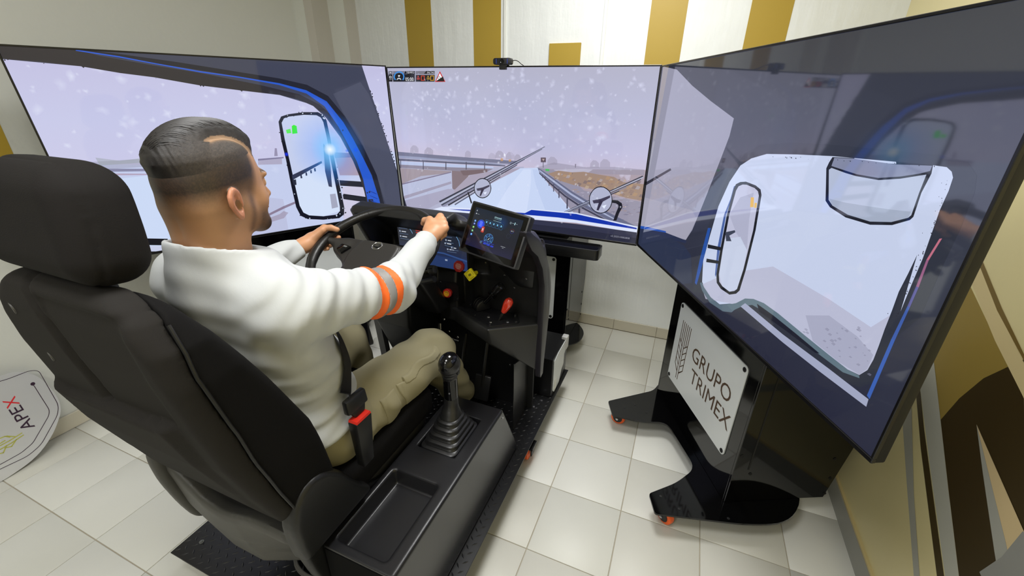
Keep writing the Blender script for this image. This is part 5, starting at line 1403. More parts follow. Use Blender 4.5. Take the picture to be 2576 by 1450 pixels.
# red parking brake lever
rl = thing('parking_lever', 'small lever with glossy red teardrop knob on the dashboard shelf', 'lever', (-.648, 1.452, .664))
r0, r1 = Vector((-.646, 1.455, .664)), Vector((-.622, 1.452, .708)); ra = Vector((.022, .004, .05)).normalized()
b = MB(); b.tube([r0, r0+ra*.06], .0052, 12); b.build('rod', mat('steel_rod', (90, 88, 86), .3, 1), rl)
b = MB(); b.lathe(r0+ra*.045, ra, [(.0095, 0), (.0125, .004), (.0155, .02), (.0192, .042), (.0198, .052), (.0175, .064), (.011, .072), (0, .075)], 28); b.build('knob', mat('glossy_red', (222, 58, 36), .08, coat=1), rl)
# support panels, pedals and steering column
b = MB(); b.prism([(-.55, 1.405, PZ), (-.55, 1.398, .50), (-.55, 1.50, .47), (-.55, 1.58, .43), (-.55, 1.60, PZ)], (-.004, 0, 0)); b.bevel(.001, 1); b.build('support_panel', mat('panel_satin', (24, 24, 25), .26, bump=('noise', 500, .3, .0008)), db)
b = MB(); b.prism([(-1.205, 1.45, PZ), (-1.205, 1.45, .62), (-1.205, 1.56, .62), (-1.205, 1.60, PZ)], (.004, 0, 0)); b.build('support_panel', M_dark, db)
b = MB(); b.box(-1.205, -.525, 1.585, 1.60, PZ, .60); b.build('back_panel', M_dark, db)
b = MB(); b.hull8([(-1.27,1.43,PZ),(-1.235,1.43,PZ),(-1.235,1.46,PZ),(-1.27,1.46,PZ),(-1.25,1.36,.66),(-1.215,1.36,.66),(-1.215,1.39,.66),(-1.25,1.39,.66)]); b.build('side_strut', mat('strut_grey', (70, 70, 72), .4), db)
b = MB(); b.hull8([(-1.03,1.40,.66),(-.90,1.40,.66),(-.90,1.50,.66),(-1.03,1.50,.66),(-1.02,1.19,.985),(-.91,1.19,.985),(-.91,1.27,1.02),(-1.02,1.27,1.02)]); b.bevel(.02, 3, 40); b.build('column_cover', M_blackp, db)
for x, z0 in ((-1.08, .20), (-.86, .20), (-.74, .22)):
    b = MB(); b.tube([(x, 1.55, z0+.30), (x, 1.50, z0+.14), (x, 1.47, z0+.05)], .010, 8); b.build('pedal_arm', M_steel, db)
    b = MB(); b.hull8([(x-.04,1.44,z0),(x+.04,1.44,z0),(x+.04,1.455,z0),(x-.04,1.455,z0),(x-.04,1.485,z0+.11),(x+.04,1.485,z0+.11),(x+.04,1.50,z0+.11),(x-.04,1.50,z0+.11)]); b.bevel(.004, 2); b.build('pedal', M_rub, db)
for p_ in ((-.93,1.47,.60),(-.965,1.45,.66),(-.925,1.50,.52),(-.88,1.50,.50),(-1.14,1.36,.64),(-1.16,1.36,.65),(-.56,1.60,.30),(-.64,1.58,.36),(-.62,1.58,.22)):
    b = MB(); b.lathe(p_, (.2, -1, .3), [(.0055, 0), (.0055, .003), (.003, .005), (0, .005)], 8); b.build('bolt', M_chrome, db)
b = MB(); b.lathe((-.955,1.47,.575), (.1,-.2,-1), [(.012,0),(.012,.03),(.017,.035),(.017,.05),(.011,.055),(.011,.09)], 14); b.lathe((-.93,1.48,.50), (1,-.1,0), [(.009,0),(.009,.03),(.013,.03),(.013,.045),(.007,.045),(.007,.075)], 14); b.build('column_joint', mat('joint_steel', (150,150,155), .25, 1), db)

# instrument display
CW, CH = .33, .205; co = Vector((-1.125, 1.446, 1.070)); cxv = Vector((1, .02, -.01)).normalized(); cyv = Vector((0, .045, -1)).normalized()
b = MB(Matrix(((cxv.x, cyv.x, 0, co.x), (cxv.y, cyv.y, 1, co.y), (cxv.z, cyv.z, 0, co.z), (0, 0, 0, 1)))); b.box(-.006, CW+.006, -.006, CH+.006, .0005, .05); b.bevel(.002, 1); b.build('display_frame', M_dark, db)
p = Pic(CW, CH); p.grad([(0, (48, 48, 52)), (.5, (44, 48, 62)), (.72, (34, 44, 74)), (.8, (38, 58, 104)), (1, (34, 52, 92))])
def arcp(p, cx, cy, rx, ry, a0, a1, w, col, n=14, al=1):
    for k in range(n):
        a, c = [math.radians(a0+(a1-a0)*(k+i)/n) for i in (0, 1)]
        p.poly(col, [(cx+rx*math.cos(a), cy-ry*math.sin(a)), (cx+rx*math.cos(c), cy-ry*math.sin(c)), (cx+(rx-w)*math.cos(c), cy-(ry-w)*math.sin(c)), (cx+(rx-w)*math.cos(a), cy-(ry-w)*math.sin(a))], al)
for cx in (.045, .115, .265):
    p.poly((34, 40, 54), [(cx-.04, .025), (cx+.01, .03), (cx+.032, .055), (cx+.034, .11), (cx-.04, .11)]); arcp(p, cx-.02, .09, .054, .058, 20, 75, .0022, (120, 170, 215)); p.poly((110, 160, 210), [(cx+.031, .07), (cx+.033, .07), (cx+.036, .11), (cx+.034, .11)])
p.poly((50, 76, 128), [(.0, .15), (.12, .135), (.22, .135), (.33, .155), (.33, .162), (.22, .142), (.12, .142), (0, .157)]); p.poly((38, 56, 100), [(.0, .17), (.165, .15), (.33, .172), (.33, .205), (0, .205)], .8)
for x, y, w_ in ((.02, .04, .02), (.02, .065, .022), (.02, .088, .024), (.238, .05, .018), (.245, .075, .016), (.24, .09, .02), (.25, .115, .022), (.165, .075, .02), (.17, .10, .02), (.16, .115, .016), (.10, .10, .016), (.27, .105, .012)):
    p.poly((215, 220, 230), [(x, y), (x+w_, y), (x+w_, y+.0035), (x, y+.0035)]); p.poly((150, 160, 180), [(x-.012, y-.002), (x-.005, y-.002), (x-.005, y+.005), (x-.012, y+.005)])
    p.poly((90, 110, 140), [(x-.012, y+.011), (x+w_+.01, y+.011), (x+w_+.01, y+.013), (x-.012, y+.013)])
for y in (.05, .06): p.poly((190, 50, 40), [(.092, y), (.114, y), (.114, y+.005), (.092, y+.005)])
for x, y in ((.184, .062), (.184, .09)): p.poly((220, 90, 70), [(x, y+.008), (x+.01, y+.008), (x+.005, y)])
p.text('00', (.225, .172), (.236, .172), (210, 225, 245)); p.text('P', (.165, .035), (.172, .035), (225, 225, 230))
p.build('display_picture', co+Vector((0, -.0, 0)), cxv, cyv, db, step=-5e-5 if cyv.cross(cxv).y > 0 else 5e-5, off=-.0004 if cyv.cross(cxv).y > 0 else .0004)

# ------------------------------------------------------------------ tablet
tb = thing('tablet', 'tilted dark framed touch screen mounted on the dashboard right of the wheel', 'tablet', (-.60, 1.30, 1.0))
def rotm(a, b_, c_): return Matrix.Rotation(a, 3, 'Z') @ Matrix.Rotation(b_, 3, 'X') @ Matrix.Rotation(c_, 3, 'Y')
TR = rotm(-.159, -.409, .094); TC = Vector((-.595, 1.286, 1.1015)); tx, tn, tz = TR.col[0], TR.col[1], TR.col[2]
FT = Matrix(((tx.x, tz.x, tn.x, TC.x), (tx.y, tz.y, tn.y, TC.y), (tx.z, tz.z, tn.z, TC.z), (0, 0, 0, 1)))   # (right, up, back)
tw, th = .1230, .0925
b = MB(FT); b.prism([(x, y, .0012) for x, y in rrect(-tw, tw, -th, th, .006)], (0, 0, .030)); b.bevel(.0025, 2, 50); b.build('case', mat('tablet_case', (38, 38, 40), .35), tb)
b = MB(FT); b.prism([(x, y, -.0003) for x, y in rrect(-tw+.006, tw-.006, -th+.006, th-.006, .004)], (0, 0, .002)); b.build('glass', M_black, tb)
b = MB(FT); b.box(-.03, .03, -.06, .0, .03, .16); b.bevel(.004, 2); b.build('mount', M_dark, tb)
PW, PH = .212, .146; TS = .95; p = Pic(PW, PH); p.grad([(0, (20, 32, 50)), (.3, (30, 34, 44)), (.7, (24, 26, 40)), (1, (30, 30, 60))])
p.blob(.13, .03, .028, (20, 60, 110), .7, n=16); p.text('simumak', (.092, .019), (.124, .019), (190, 235, 240)); p.poly((150, 190, 200), [(.092, .022), (.124, .022), (.124, .0228), (.092, .0228)]); p.poly((150, 190, 200), [(.09, .029), (.126, .029), (.126, .0302), (.09, .0302)])
def rr_(x0, y0, x1, y1, col, r=.002, a=1): p.poly(col, rrect(x0, x1, y0, y1, r, 2), a)
def ringp(cx, cy, r, w, col, n=20, a0=0, a1=360): arcp(p, cx, cy, r, r, a0, a1, w, col, n)
for i in range(5): x = .058+i*.0165; rr_(x, .034, x+.0135, .055, (50, 110, 160)); rr_(x+.0006, .0346, x+.0129, .0544, (22, 34, 50)); rr_(x+.004, .039, x+.0095, .046, (110, 180, 220), .001)
ringp(.043, .056, .0165, .0012, (60, 110, 240)); p.poly((40, 70, 235), [(.043+.0135*math.cos(k*PI/10), .056+.0135*math.sin(k*PI/10)) for k in range(20)])
for k in range(4): rr_(.037, .047+.005*k, .049, .0484+.005*k, (150, 180, 250), .0005)
rr_(.052, .062, .0645, .084, (190, 50, 36)); p.poly((250, 240, 235), [(.0545, .074), (.0615, .074), (.058, .066)]); rr_(.054, .0765, .0625, .0785, (240, 200, 190), .0005)
for y, c in ((.046, (60, 130, 210)), (.057, (60, 90, 190)), (.070, (110, 180, 60)), (.084, (70, 170, 110)), (.098, (60, 140, 230))): rr_(.010, y, .018, y+.008, c); rr_(.012, y+.0025, .016, y+.005, (230, 240, 245), .0006)
rr_(.008, .009, .0105, .014, (220, 225, 230), .0005); rr_(.008, .0205, .0115, .025, (220, 225, 230), .0008); rr_(.014, .0225, .024, .0238, (150, 160, 170), .0004)
ringp(.0945, .100, .020, .001, (80, 160, 230)); ringp(.0945, .100, .0095, .001, (80, 160, 230)); ringp(.0945, .100, .0175, .0055, (30, 60, 110))
for k in range(6): a = k*PI/3+.5; p.poly((110, 190, 240), [(.0945+.010*math.cos(a-.05), .100+.010*math.sin(a-.05)), (.0945+.019*math.cos(a-.03), .100+.019*math.sin(a-.03)), (.0945+.019*math.cos(a+.03), .100+.019*math.sin(a+.03)), (.0945+.010*math.cos(a+.05), .100+.010*math.sin(a+.05))])
p.poly((200, 220, 235), [(.091, .103), (.0965, .096), (.098, .0975), (.0925, .1045)])
ringp(.066, .119, .004, .001, (110, 180, 240))
for i in range(3): x = .077+i*.0165; rr_(x, .117+i*.001, x+.014, .123+i*.001, (40, 60, 190)); 
rr_(.068, .112, .125, .1155, (30, 44, 130)); rr_(.153, .110, .173, .1115, (160, 165, 170), .0004); rr_(.16, .1145, .167, .116, (160, 165, 170), .0004)
ringp(.165, .021, .0035, .0009, (190, 215, 225)); rr_(.171, .019, .178, .0205, (150, 170, 180), .0004); rr_(.181, .015, .184, .0245, (190, 230, 240), .001); rr_(.188, .019, .193, .0205, (150, 170, 180), .0004)
ringp(.181, .048, .0085, .0008, (120, 50, 50), a0=0, a1=180); ringp(.181, .048, .0085, .0008, (50, 60, 150), a0=180, a1=360); p.text('20°C', (.1755, .0495), (.1865, .0495), (220, 225, 230)); ringp(.172, .068, .008, .0005, (60, 66, 90))
p.v = [(a_*TS, b_*TS, c_) for a_, b_, c_ in p.v]; to = FT @ Vector((-PW*TS/2, PH*TS/2+.004, -.0006)); p.build('screen_picture', to, tx, -tz, tb, step=(4e-5 if (-tz).cross(tx).dot(tn) < 0 else -4e-5), off=(.0003 if (-tz).cross(tx).dot(tn) < 0 else -.0003))

# ------------------------------------------------------------------ steering wheel
WC = Vector((-.965, 1.10, 1.05)); WT = .43; WR = .22
wu, wv, wn = Vector((1, 0, 0)), Vector((0, math.cos(WT), math.sin(WT))), Vector((0, -math.sin(WT), math.cos(WT)))
FW = Matrix(((wu.x, wv.x, wn.x, WC.x), (wu.y, wv.y, wn.y, WC.y), (wu.z, wv.z, wn.z, WC.z), (0, 0, 0, 1)))
sw = thing('steering_wheel', 'large black leather steering wheel held by the driver', 'steering wheel', tuple(WC-wn*.06))
M_lea = mat('black_leather', (26, 25, 24), .36, bump=('noise', 220, .35, .0012)); M_hub = mat('hub_black', (44, 42, 40), .45, bump=('noise', 600, .5, .0006))
b = MB(FW); pts = [(WR*math.cos(2*PI*k/96), WR*math.sin(2*PI*k/96), 0) for k in range(96)]
b.tube(pts, [.0165+.0012*(abs(math.sin(2*PI*k/96)) < .45) for k in range(96)], 16, closed=True); b.build('rim', M_lea, sw)
for a in (math.radians(128), math.radians(52), math.radians(232), math.radians(308)):
    b = MB(FW); c = Vector((WR*math.cos(a), WR*math.sin(a), 0)); t_ = Vector((-math.sin(a), math.cos(a), 0)); r_ = Vector((math.cos(a), math.sin(a), 0))
    b.tube([c+.0172*(math.cos(k*PI/8)*r_+math.sin(k*PI/8)*Vector((0, 0, 1))) for k in range(16)], .0007, 4, closed=True); b.build('seam', M_dark, sw)
b = MB(FW)
for k in range(56):
    a = math.radians(58+64*k/56); r1_ = WR-.0145; c = Vector((r1_*math.cos(a), r1_*math.sin(a), .009)); d = Vector((-math.sin(a), math.cos(a), 0))
    b.tube([c-d*.0022+Vector((0, 0, -.002)), c, c+d*.0022+Vector((0, 0, .002))], .0009, 4)
s_ = b.build('stitching', M_dark, sw); s_['kind'] = 'stuff'
hub = round_poly([(-.155,.052),(-.09,.050),(.09,.050),(.155,.052),(.185,.035),(.18,-.02),(.13,-.045),(.085,-.08),(.07,-.125),(-.07,-.125),(-.085,-.08),(-.13,-.045),(-.18,-.02),(-.185,.035)], .02, 4)
def f_hub(P):
    q = (P-np.array(WC)); q = np.stack([q@np.array(wu), q@np.array(wv), q@np.array(wn)], 1)
    d = ext(q, 2, hub, -.055, -.012, .010); pad = ext(q, 2, round_poly([(-.085,.047),(.085,.047),(.095,-.04),(.062,-.115),(-.062,-.115),(-.095,-.04)], .03, 4), -.03, -.004, .010)
    d = smin(d, pad, .004); ax_ = np.abs(q[:, 0])
    for sx in (-1, 1):
        d = smin(d, cone(q, (sx*.14, .015, -.028), (sx*.215, .012, -.003), .018, .013), .022); d = smin(d, cone(q, (sx*.06, -.10, -.03), (sx*.10, -.19, -.004), .014, .012), .02)
    groove = np.abs(poly2(q[:, :2], round_poly([(-.085,.055),(.085,.055),(.098,-.04),(.064,-.118),(-.064,-.118),(-.098,-.04)], .03, 4)))-.0016
    return smax(d, -np.maximum(groove, -(q[:, 2]+.013)), .0015)
cs = [WC+wu*x+wv*y+wn*z for x in (-.24, .24) for y in (-.21, .08) for z in (-.07, .02)]
net_mesh('hub', f_hub, [min(c[i] for c in cs) for i in range(3)], [max(c[i] for c in cs) for i in range(3)], .0036, M_hub, sw)
b = MB(FW); b.lathe((0, .022, -.0048), (0, 0, 1), [(.020, 0), (.020, .002), (.018, .003), (.0165, .002), (0, .002)], 28)
for v in b.bm.verts: pass
eo = b.build('emblem', mat('emblem_chrome', (190, 190, 190), .2, 1), sw)
b = MB(FW); b.prism([(x, y, -.0023) for x, y in rrect(-.0155, .0155, .013, .031, .009)], (0, 0, .0004)); b.build('emblem_field', M_dark, eo)
b = MB(FW)
for y in (.018, .024): b.prism([(-.012, y, -.0018), (.006, y, -.0018), (.012, y+.0035, -.0018), (-.006, y+.0035, -.0018)], (0, 0, .0004))
b.build('emblem_bar', mat('emblem_pale', (170, 168, 165), .3, 1), eo)
for sx in (-1, 1):
    b = MB(FW); b.prism([(sx*x, y, -.013) for x, y in [(.10, .0), (.145, .006), (.15, -.022), (.118, -.038)]], (0, 0, .010)); b.bevel(.003, 2, 40); bt = b.build('button_pod', M_black, sw)
    b = MB(FW); b.prism([(sx*x, y, -.003) for x, y in [(.112, -.004), (.128, -.002), (.130, -.008), (.114, -.010)]], (0, 0, .0006)); b.build('button_symbol', M_grey, bt)
# stalks behind the wheel
b = MB(); b.tube(spline([(-.935, 1.235, .955), (-.86, 1.20, .955), (-.80, 1.19, .968)], 5), [.014]*8+[.017, .017, .016], 10, flat=(1, .75)); b.bevel(.002, 1, 50); st = b.build('control_stalk', M_black, db)
b = MB(); b.tube([(-.80, 1.19, .968), (-.775, 1.187, .975)], [.0185, .016], 6); b.bevel(.003, 2, 40); b.build('stalk_tip', M_blackp, st)
b = MB(); b.tube(spline([(-.93, 1.25, .90), (-.86, 1.21, .905), (-.79, 1.20, .93)], 5), .012, 10); b.build('control_stalk', M_blackp, db)
b = MB(); b.tube(spline([(-1.0, 1.25, .93), (-1.09, 1.20, .93), (-1.14, 1.18, .94)], 5), .011, 10); b.build('control_stalk', M_blackp, db)

# ------------------------------------------------------------------ control box and cables in front of the dashboard
cb = thing('control_box', 'black electrical box with pale latch plate on the platform front right corner', 'box', (-.55, 1.85, PZ))
b = MB(); b.box(-.655, -.462, 1.70, 1.965, PZ+.0005, .360); b.bevel(.003, 1); b.build('housing', M_satin, cb)
b = MB(); b.prism([(-.4615, y, z) for y, z in [(1.715, .165), (1.715, .345), (1.78, .358), (1.95, .358), (1.95, .30), (1.90, .28), (1.90, .22), (1.86, .20), (1.83, .145), (1.74, .14)]], (.0035, 0, 0)); b.bevel(.001, 1, 50); lp = b.build('latch_plate', M_white, cb)
b = MB(); b.box(-.482, -.450, 1.91, 1.95, .30, .375); b.bevel(.005, 2); b.build('latch', mat('latch_grey', (190, 190, 188), .3), cb)
b = MB(); b.box(-.4575, -.4565, 1.735, 1.765, .15, .22); b.build('paper_label', mat('paper', (235, 235, 225), .6), lp)
b = MB(); b.lathe((-.60, 1.6985, .27), (0, -1, 0), [(.022, 0), (.022, .004), (.016, .005), (.015, .001), (0, .001)], 20); b.build('cable_gland', M_dark, cb)
cb2 = thing('cable_bundle', 'bundle of thin white cables looping from the box under the dashboard', 'cable', (-.58, 1.66, .2))
for k in range(5):
    b = MB(); o = k*.006; b.tube(spline([(-.605+o, 1.70, .278-o*.6), (-.60+o, 1.672, .258-o), (-.59+o, 1.645, .215-o), (-.60+o*.6, 1.618, .175-o*.5), (-.615+o*.5, 1.60, PZ+.012)], 6), .0028, 7); b.build('cable', mat('white_cable', (205, 205, 198), .4), cb2)
# ------------------------------------------------------------------ driver seat
SX = -.945
M_sfab = mat('seat_fabric_black', (14, 13, 13), .85, bump=('noise', 420, .3, .001), sheen=.15)
M_sback = mat('seat_back_fabric_grey', (36, 34, 32), .8, bump=('noise', 500, .4, .001), sheen=.2)
M_spl = mat('seat_plastic_grey', (66, 65, 62), .5, bump=('noise', 500, .3, .0006))
M_spb = mat('seat_plastic_black', (16, 16, 16), .42, bump=('noise', 500, .3, .0006))
st_ = thing('driver_seat', 'high-backed black and grey suspension seat with headrest holding the driver', 'seat', (SX, .70, PZ))
_z = [.56, .63, .75, .87, .98, 1.09, 1.18, 1.26]; _yr = [.452, .418, .375, .338, .315, .297, .288, .292]
_zf = [.56, .66, .76, .85, 1.01, 1.12, 1.20, 1.26]; _yf = [.600, .585, .566, .545, .478, .425, .385, .36]
_zw = [.56, .66, .80, .95, 1.08, 1.15, 1.20, 1.235, 1.26]; _w = [.215, .238, .25, .25, .247, .235, .205, .165, .13]
def f_back(P, dy0=0., dy1=0., dw=0., ztop=1.245, zbot=.585, r=.042):
    z = P[:, 2]; yr = np.interp(z, _z, _yr)+dy0; yf = np.interp(z, _zf, _yf)+dy1; w = np.interp(z, _zw, _w)+dw
    ax_ = np.abs(P[:, 0]-SX); bol = .030*np.clip(1-(ax_/np.maximum(w, .05)), 0, 1)**.6; yf = yf-bol
    q = np.stack([ax_-w+r, np.abs(P[:, 1]-(yr+yf)/2)-(yf-yr)/2+r, np.maximum(z-ztop, zbot-z)+r], 1)
    return (np.linalg.norm(np.maximum(q, 0), axis=1)+np.minimum(q.max(1), 0)-r)*.93
seam_y = lambda z: np.interp(z, _z, _yr)+np.interp(z, [.6, .95, 1.1, 1.2], [.030, .045, .040, .052])
net_mesh('backrest', lambda P: smax(f_back(P), seam_y(P[:, 2])-P[:, 1], .004)+.0009*np.sin(P[:, 2]*9+P[:, 0]*14)*np.sin(P[:, 0]*21), (-1.22, .26, .56), (-.67, .63, 1.27), .0062, M_sfab, st_)
def f_rear(P):
    d = smax(f_back(P, dw=-.003, r=.030), P[:, 1]-seam_y(P[:, 2]), .004)
    x = P[:, 0]-SX; z = P[:, 2]
    zc = np.interp(x, [-.25, -.17, -.05, .09, .16, .25], [.985, .970, .978, .980, .99, .995])     # pocket top edge
    pocket = np.clip((zc-z)/.012, 0, 1)*np.clip((z-.62)/.05, 0, 1); d = d-.016*pocket*np.clip((.21-np.abs(x+.03))/.03, 0, 1)*np.clip((z-.66)/.30, .25, 1)
    gr = np.abs(x-np.interp(z, [.98, 1.166, 1.242], [-.035, -.055, -.075]))-.002            # groove beside the left frame
    d = d+.008*np.clip(1-np.abs(gr)/.007, 0, 1)*(z > zc)+.006*np.clip((x+.055)/.012, 0, 1)*(z > zc)*np.clip((1.22-z)/.01, 0, 1)*np.clip((.19-x)/.02, 0, 1)
    return d
net_mesh('rear_panel', f_rear, (-1.22, .255, .56), (-.67, .50, 1.27), .0056, M_sback, st_)
for sx in (1, -1):
    b = MB(); b.tube([(SX+sx*(np.interp(z, _zw, _w)+.0005), seam_y(z)+.001, z) for z in np.linspace(.60, 1.19, 26)], .0032, 7); b.build('piping', M_spb, st_)
for x, z in ((-1.105, 1.168), (-1.095, 1.059)):
    y = float(np.interp(z, _z, _yr)); b = MB(); b.lathe((x, y+.006, z), (-.2, -1, -.1), [(.013, 0), (.012, .006), (.007, .0065), (.006, .003), (0, .003)], 16); b.build('frame_bolt', M_spl, st_)
# headrest
def f_head(P):
    q = P-np.array((SX-.010, .350, 1.340)); c, s = math.cos(.12), math.sin(.12); q = np.stack([q[:, 0], q[:, 1]*c-q[:, 2]*s*-1*-1, q[:, 1]*s+q[:, 2]*c], 1)
    w = .160-.045*np.clip((q[:, 2]+.10)/.20, 0, 1)**2
    d = np.stack([np.abs(q[:, 0])-w+.05, np.abs(q[:, 1])-.058+.05, np.abs(q[:, 2])-.097+.05], 1)
    d = np.linalg.norm(np.maximum(d, 0), axis=1)+np.minimum(d.max(1), 0)-.05
    g = np.abs(q[:, 1]+.022+.12*np.clip(np.abs(q[:, 0])-.12, 0, 1))-.001; return d+.0035*np.clip(1-np.abs(g)/.004, 0, 1)
net_mesh('headrest', f_head, (-1.15, .25, 1.19), (-.74, .45, 1.46), .0052, mat('headrest_grey', (27, 25, 24), .85, bump=('noise', 500, .4, .001), sheen=.2), st_, matfn=None and (lambda c: (c[:, 1] < .352-.022-.12*np.clip(np.abs(c[:, 0]-SX)-.12, 0, 1)-.12*(c[:, 2]-1.340)).astype(int)))
b = MB(); b.box(SX-.07, SX+.07, .32, .36, 1.18, 1.235); b.bevel(.008, 2); b.build('headrest_neck', M_spb, st_)
# cushion, base shroud, suspension
def f_cush(P):
    zt = np.interp(P[:, 1], [.52, .7, .95, 1.03, 1.06], [.585, .575, .60, .59, .55]); ax_ = np.abs(P[:, 0]-SX); zt = zt+.02*np.clip((ax_-.15)/.08, 0, 1)-.01
    q = np.stack([ax_-.228+.04, np.abs(P[:, 1]-.79)-.26+.04, np.abs(P[:, 2]-(zt+.47)/2)-(zt-.47)/2+.04], 1)
    return np.linalg.norm(np.maximum(q, 0), axis=1)+np.minimum(q.max(1), 0)-.04
net_mesh('seat_cushion', f_cush, (-1.20, .50, .45), (-.69, 1.08, .64), .008, M_sfab, st_)
shroud = [(.440,.36),(.430,.45),(.424,.50),(.428,.525),(.455,.520),(.50,.49),(.60,.50),(.99,.49),(1.0,.42),(.93,.36),(.60,.27),(.52,.245),(.462,.265)]
def f_shr(P):
    x = P[:, 0]-SX; q = P.copy(); q[:, 1] = P[:, 1]-.11*np.clip(x/.25, 0, 1)*np.clip((.53-P[:, 2])/.17, 0, 1)
    q[:, 2] = P[:, 2]-(.075*np.clip((-x-.12)/.13, 0, 1)-.035*np.exp(-((x+.05)/.09)**2)*(P[:, 2] > .42))*np.clip((.62-P[:, 1])/.15, 0, 1)-.035
    return ext(q, 0, shroud, SX-.245, SX+.202, .022)*.9
net_mesh('rear_cover', f_shr, (-1.21, .39, .22), (-.68, 1.02, .70), .0072, M_spl, st_)
cheek = [(.428,.45),(.408,.56),(.403,.65),(.425,.705),(.462,.732),(.508,.722),(.555,.675),(.595,.60),(.64,.54),(.72,.50),(.90,.485),(.985,.48),(.985,.44),(.80,.41),(.60,.37),(.50,.345),(.45,.37)]
def cheek_at(k): return round_poly([(y*k, 1.531-(1.531-z)*k) for y, z in cheek], .03, 3)
chA, chB = cheek_at(1.068), cheek_at(1.03)
def f_cheekR(P):
    lo_ = ext(P, 0, chA, -.760, -.724, .012); up = smax(ext(P, 0, chB, -.745, -.694, .014), np.maximum(.492-P[:, 2], P[:, 1]-.66), .012); return smin(lo_, up, .02)
net_mesh('side_cover', f_cheekR, (-.775, .39, .24), (-.68, 1.07, .76), .005, M_spb, st_)
net_mesh('side_cover', lambda P: ext(P, 0, cheek_at(1.0), -1.213, -1.177, .012), (-1.225, .39, .33), (-1.165, 1.0, .75), .006, M_spl, st_)
b = MB(); b.tube([(SX-.22, .505, .64), (SX+.22, .505, .64)], .014, 10); b.box(SX+.10, SX+.13, .47, .53, .56, .68); b.box(SX-.14, SX-.11, .47, .53, .56, .68); b.build('recline_hinge', M_dark, st_)
b = MB()
for k in range(6):
    z = .155+k*.03; s_ = .19 if k % 2 else .175
    for _ in (0,): b.prism([(x, y, z) for x, y in rrect(SX-s_, SX+s_, .80-s_*.95, .80+s_*.95, .04)], (0, 0, .03))
b.build('suspension_bellows', M_rub, st_, angle=50)
b = MB(); b.box(SX-.19, SX+.19, .60, 1.02, PZ+.001, .158); b.bevel(.003, 1); b.build('base_frame', M_steel, st_)
# buckle on its stalk
b = MB(); b.hull8([(-.712,.640,.60),(-.686,.640,.60),(-.686,.680,.60),(-.712,.680,.60),(-.716,.636,.752),(-.684,.636,.752),(-.684,.694,.752),(-.716,.694,.752)]); b.bevel(.004, 2); bk = b.build('buckle', M_spb, st_)
b = MB(); b.hull8([(-.715,.638,.752),(-.685,.638,.752),(-.685,.692,.752),(-.715,.692,.752),(-.714,.640,.759),(-.686,.640,.759),(-.686,.690,.759),(-.714,.690,.759)]); b.build('release_button', mat('buckle_red', (214, 44, 30), .35), bk)
# cable coil under the seat
cc = thing('cable_coil', 'grey cable coiled on the platform under the back of the seat', 'cable', (-.93, .55, PZ))
b = MB(); coil = []
for k in range(150):
    a = 2*PI*k/36; r_ = .075+.004*math.sin(a*1.3); coil.append((-.905+r_*1.15*math.cos(a), .595+r_*.75*math.sin(a), PZ+.006+.0035*k/36+.002*math.sin(a*2)))
b.tube(coil, .0036, 7); b.build('coil', mat('grey_cable', (86, 84, 82), .45), cc)
b = MB(); b.tube(spline([(-.90, .53, PZ+.006), (-.865, .50, PZ+.004), (-.85, .46, PZ+.004), (-.845, .428, PZ+.004)], 6), .0036, 7); b.build('cable_end', MATS['grey_cable'], cc)

# ------------------------------------------------------------------ the driver
def v3(*a): return np.array(a, float)
def tintmat(name, rough, sss=0, bump=None):
    m = mat(name, (180, 130, 95), rough, bump=bump); nt = m.node_tree; a = nt.nodes.new('ShaderNodeVertexColor'); a.layer_name = 'tint'
    b = nt.nodes['Principled BSDF']; nt.links.new(a.outputs['Color'], b.inputs['Base Color'])
    if sss: b.inputs['Subsurface Weight'].default_value = sss; b.inputs['Subsurface Radius'].default_value = (.012, .005, .003); b.inputs['Subsurface Scale'].default_value = .4
    return m
M_skin = tintmat('skin', .45, .12, ('noise', 900, .12, .0004))
HC = v3(-.93, .603, 1.348); HS = 1.035; HY = math.radians(5)
def hloc(P):
    q = (P-HC)/HS; c, s = math.cos(HY), math.sin(HY); return np.stack([q[:, 0]*c+q[:, 1]*s, -q[:, 0]*s+q[:, 1]*c, q[:, 2]], 1)
def mir(q): r = q.copy(); r[:, 0] = np.abs(r[:, 0]); return r
def cran(q):
    d = ell(q, (0, -.011, .036), (.0765, .0955, .085)); d = smin(d, ell(q, (0, -.042, .005), (.068, .060, .070)), .03); return d
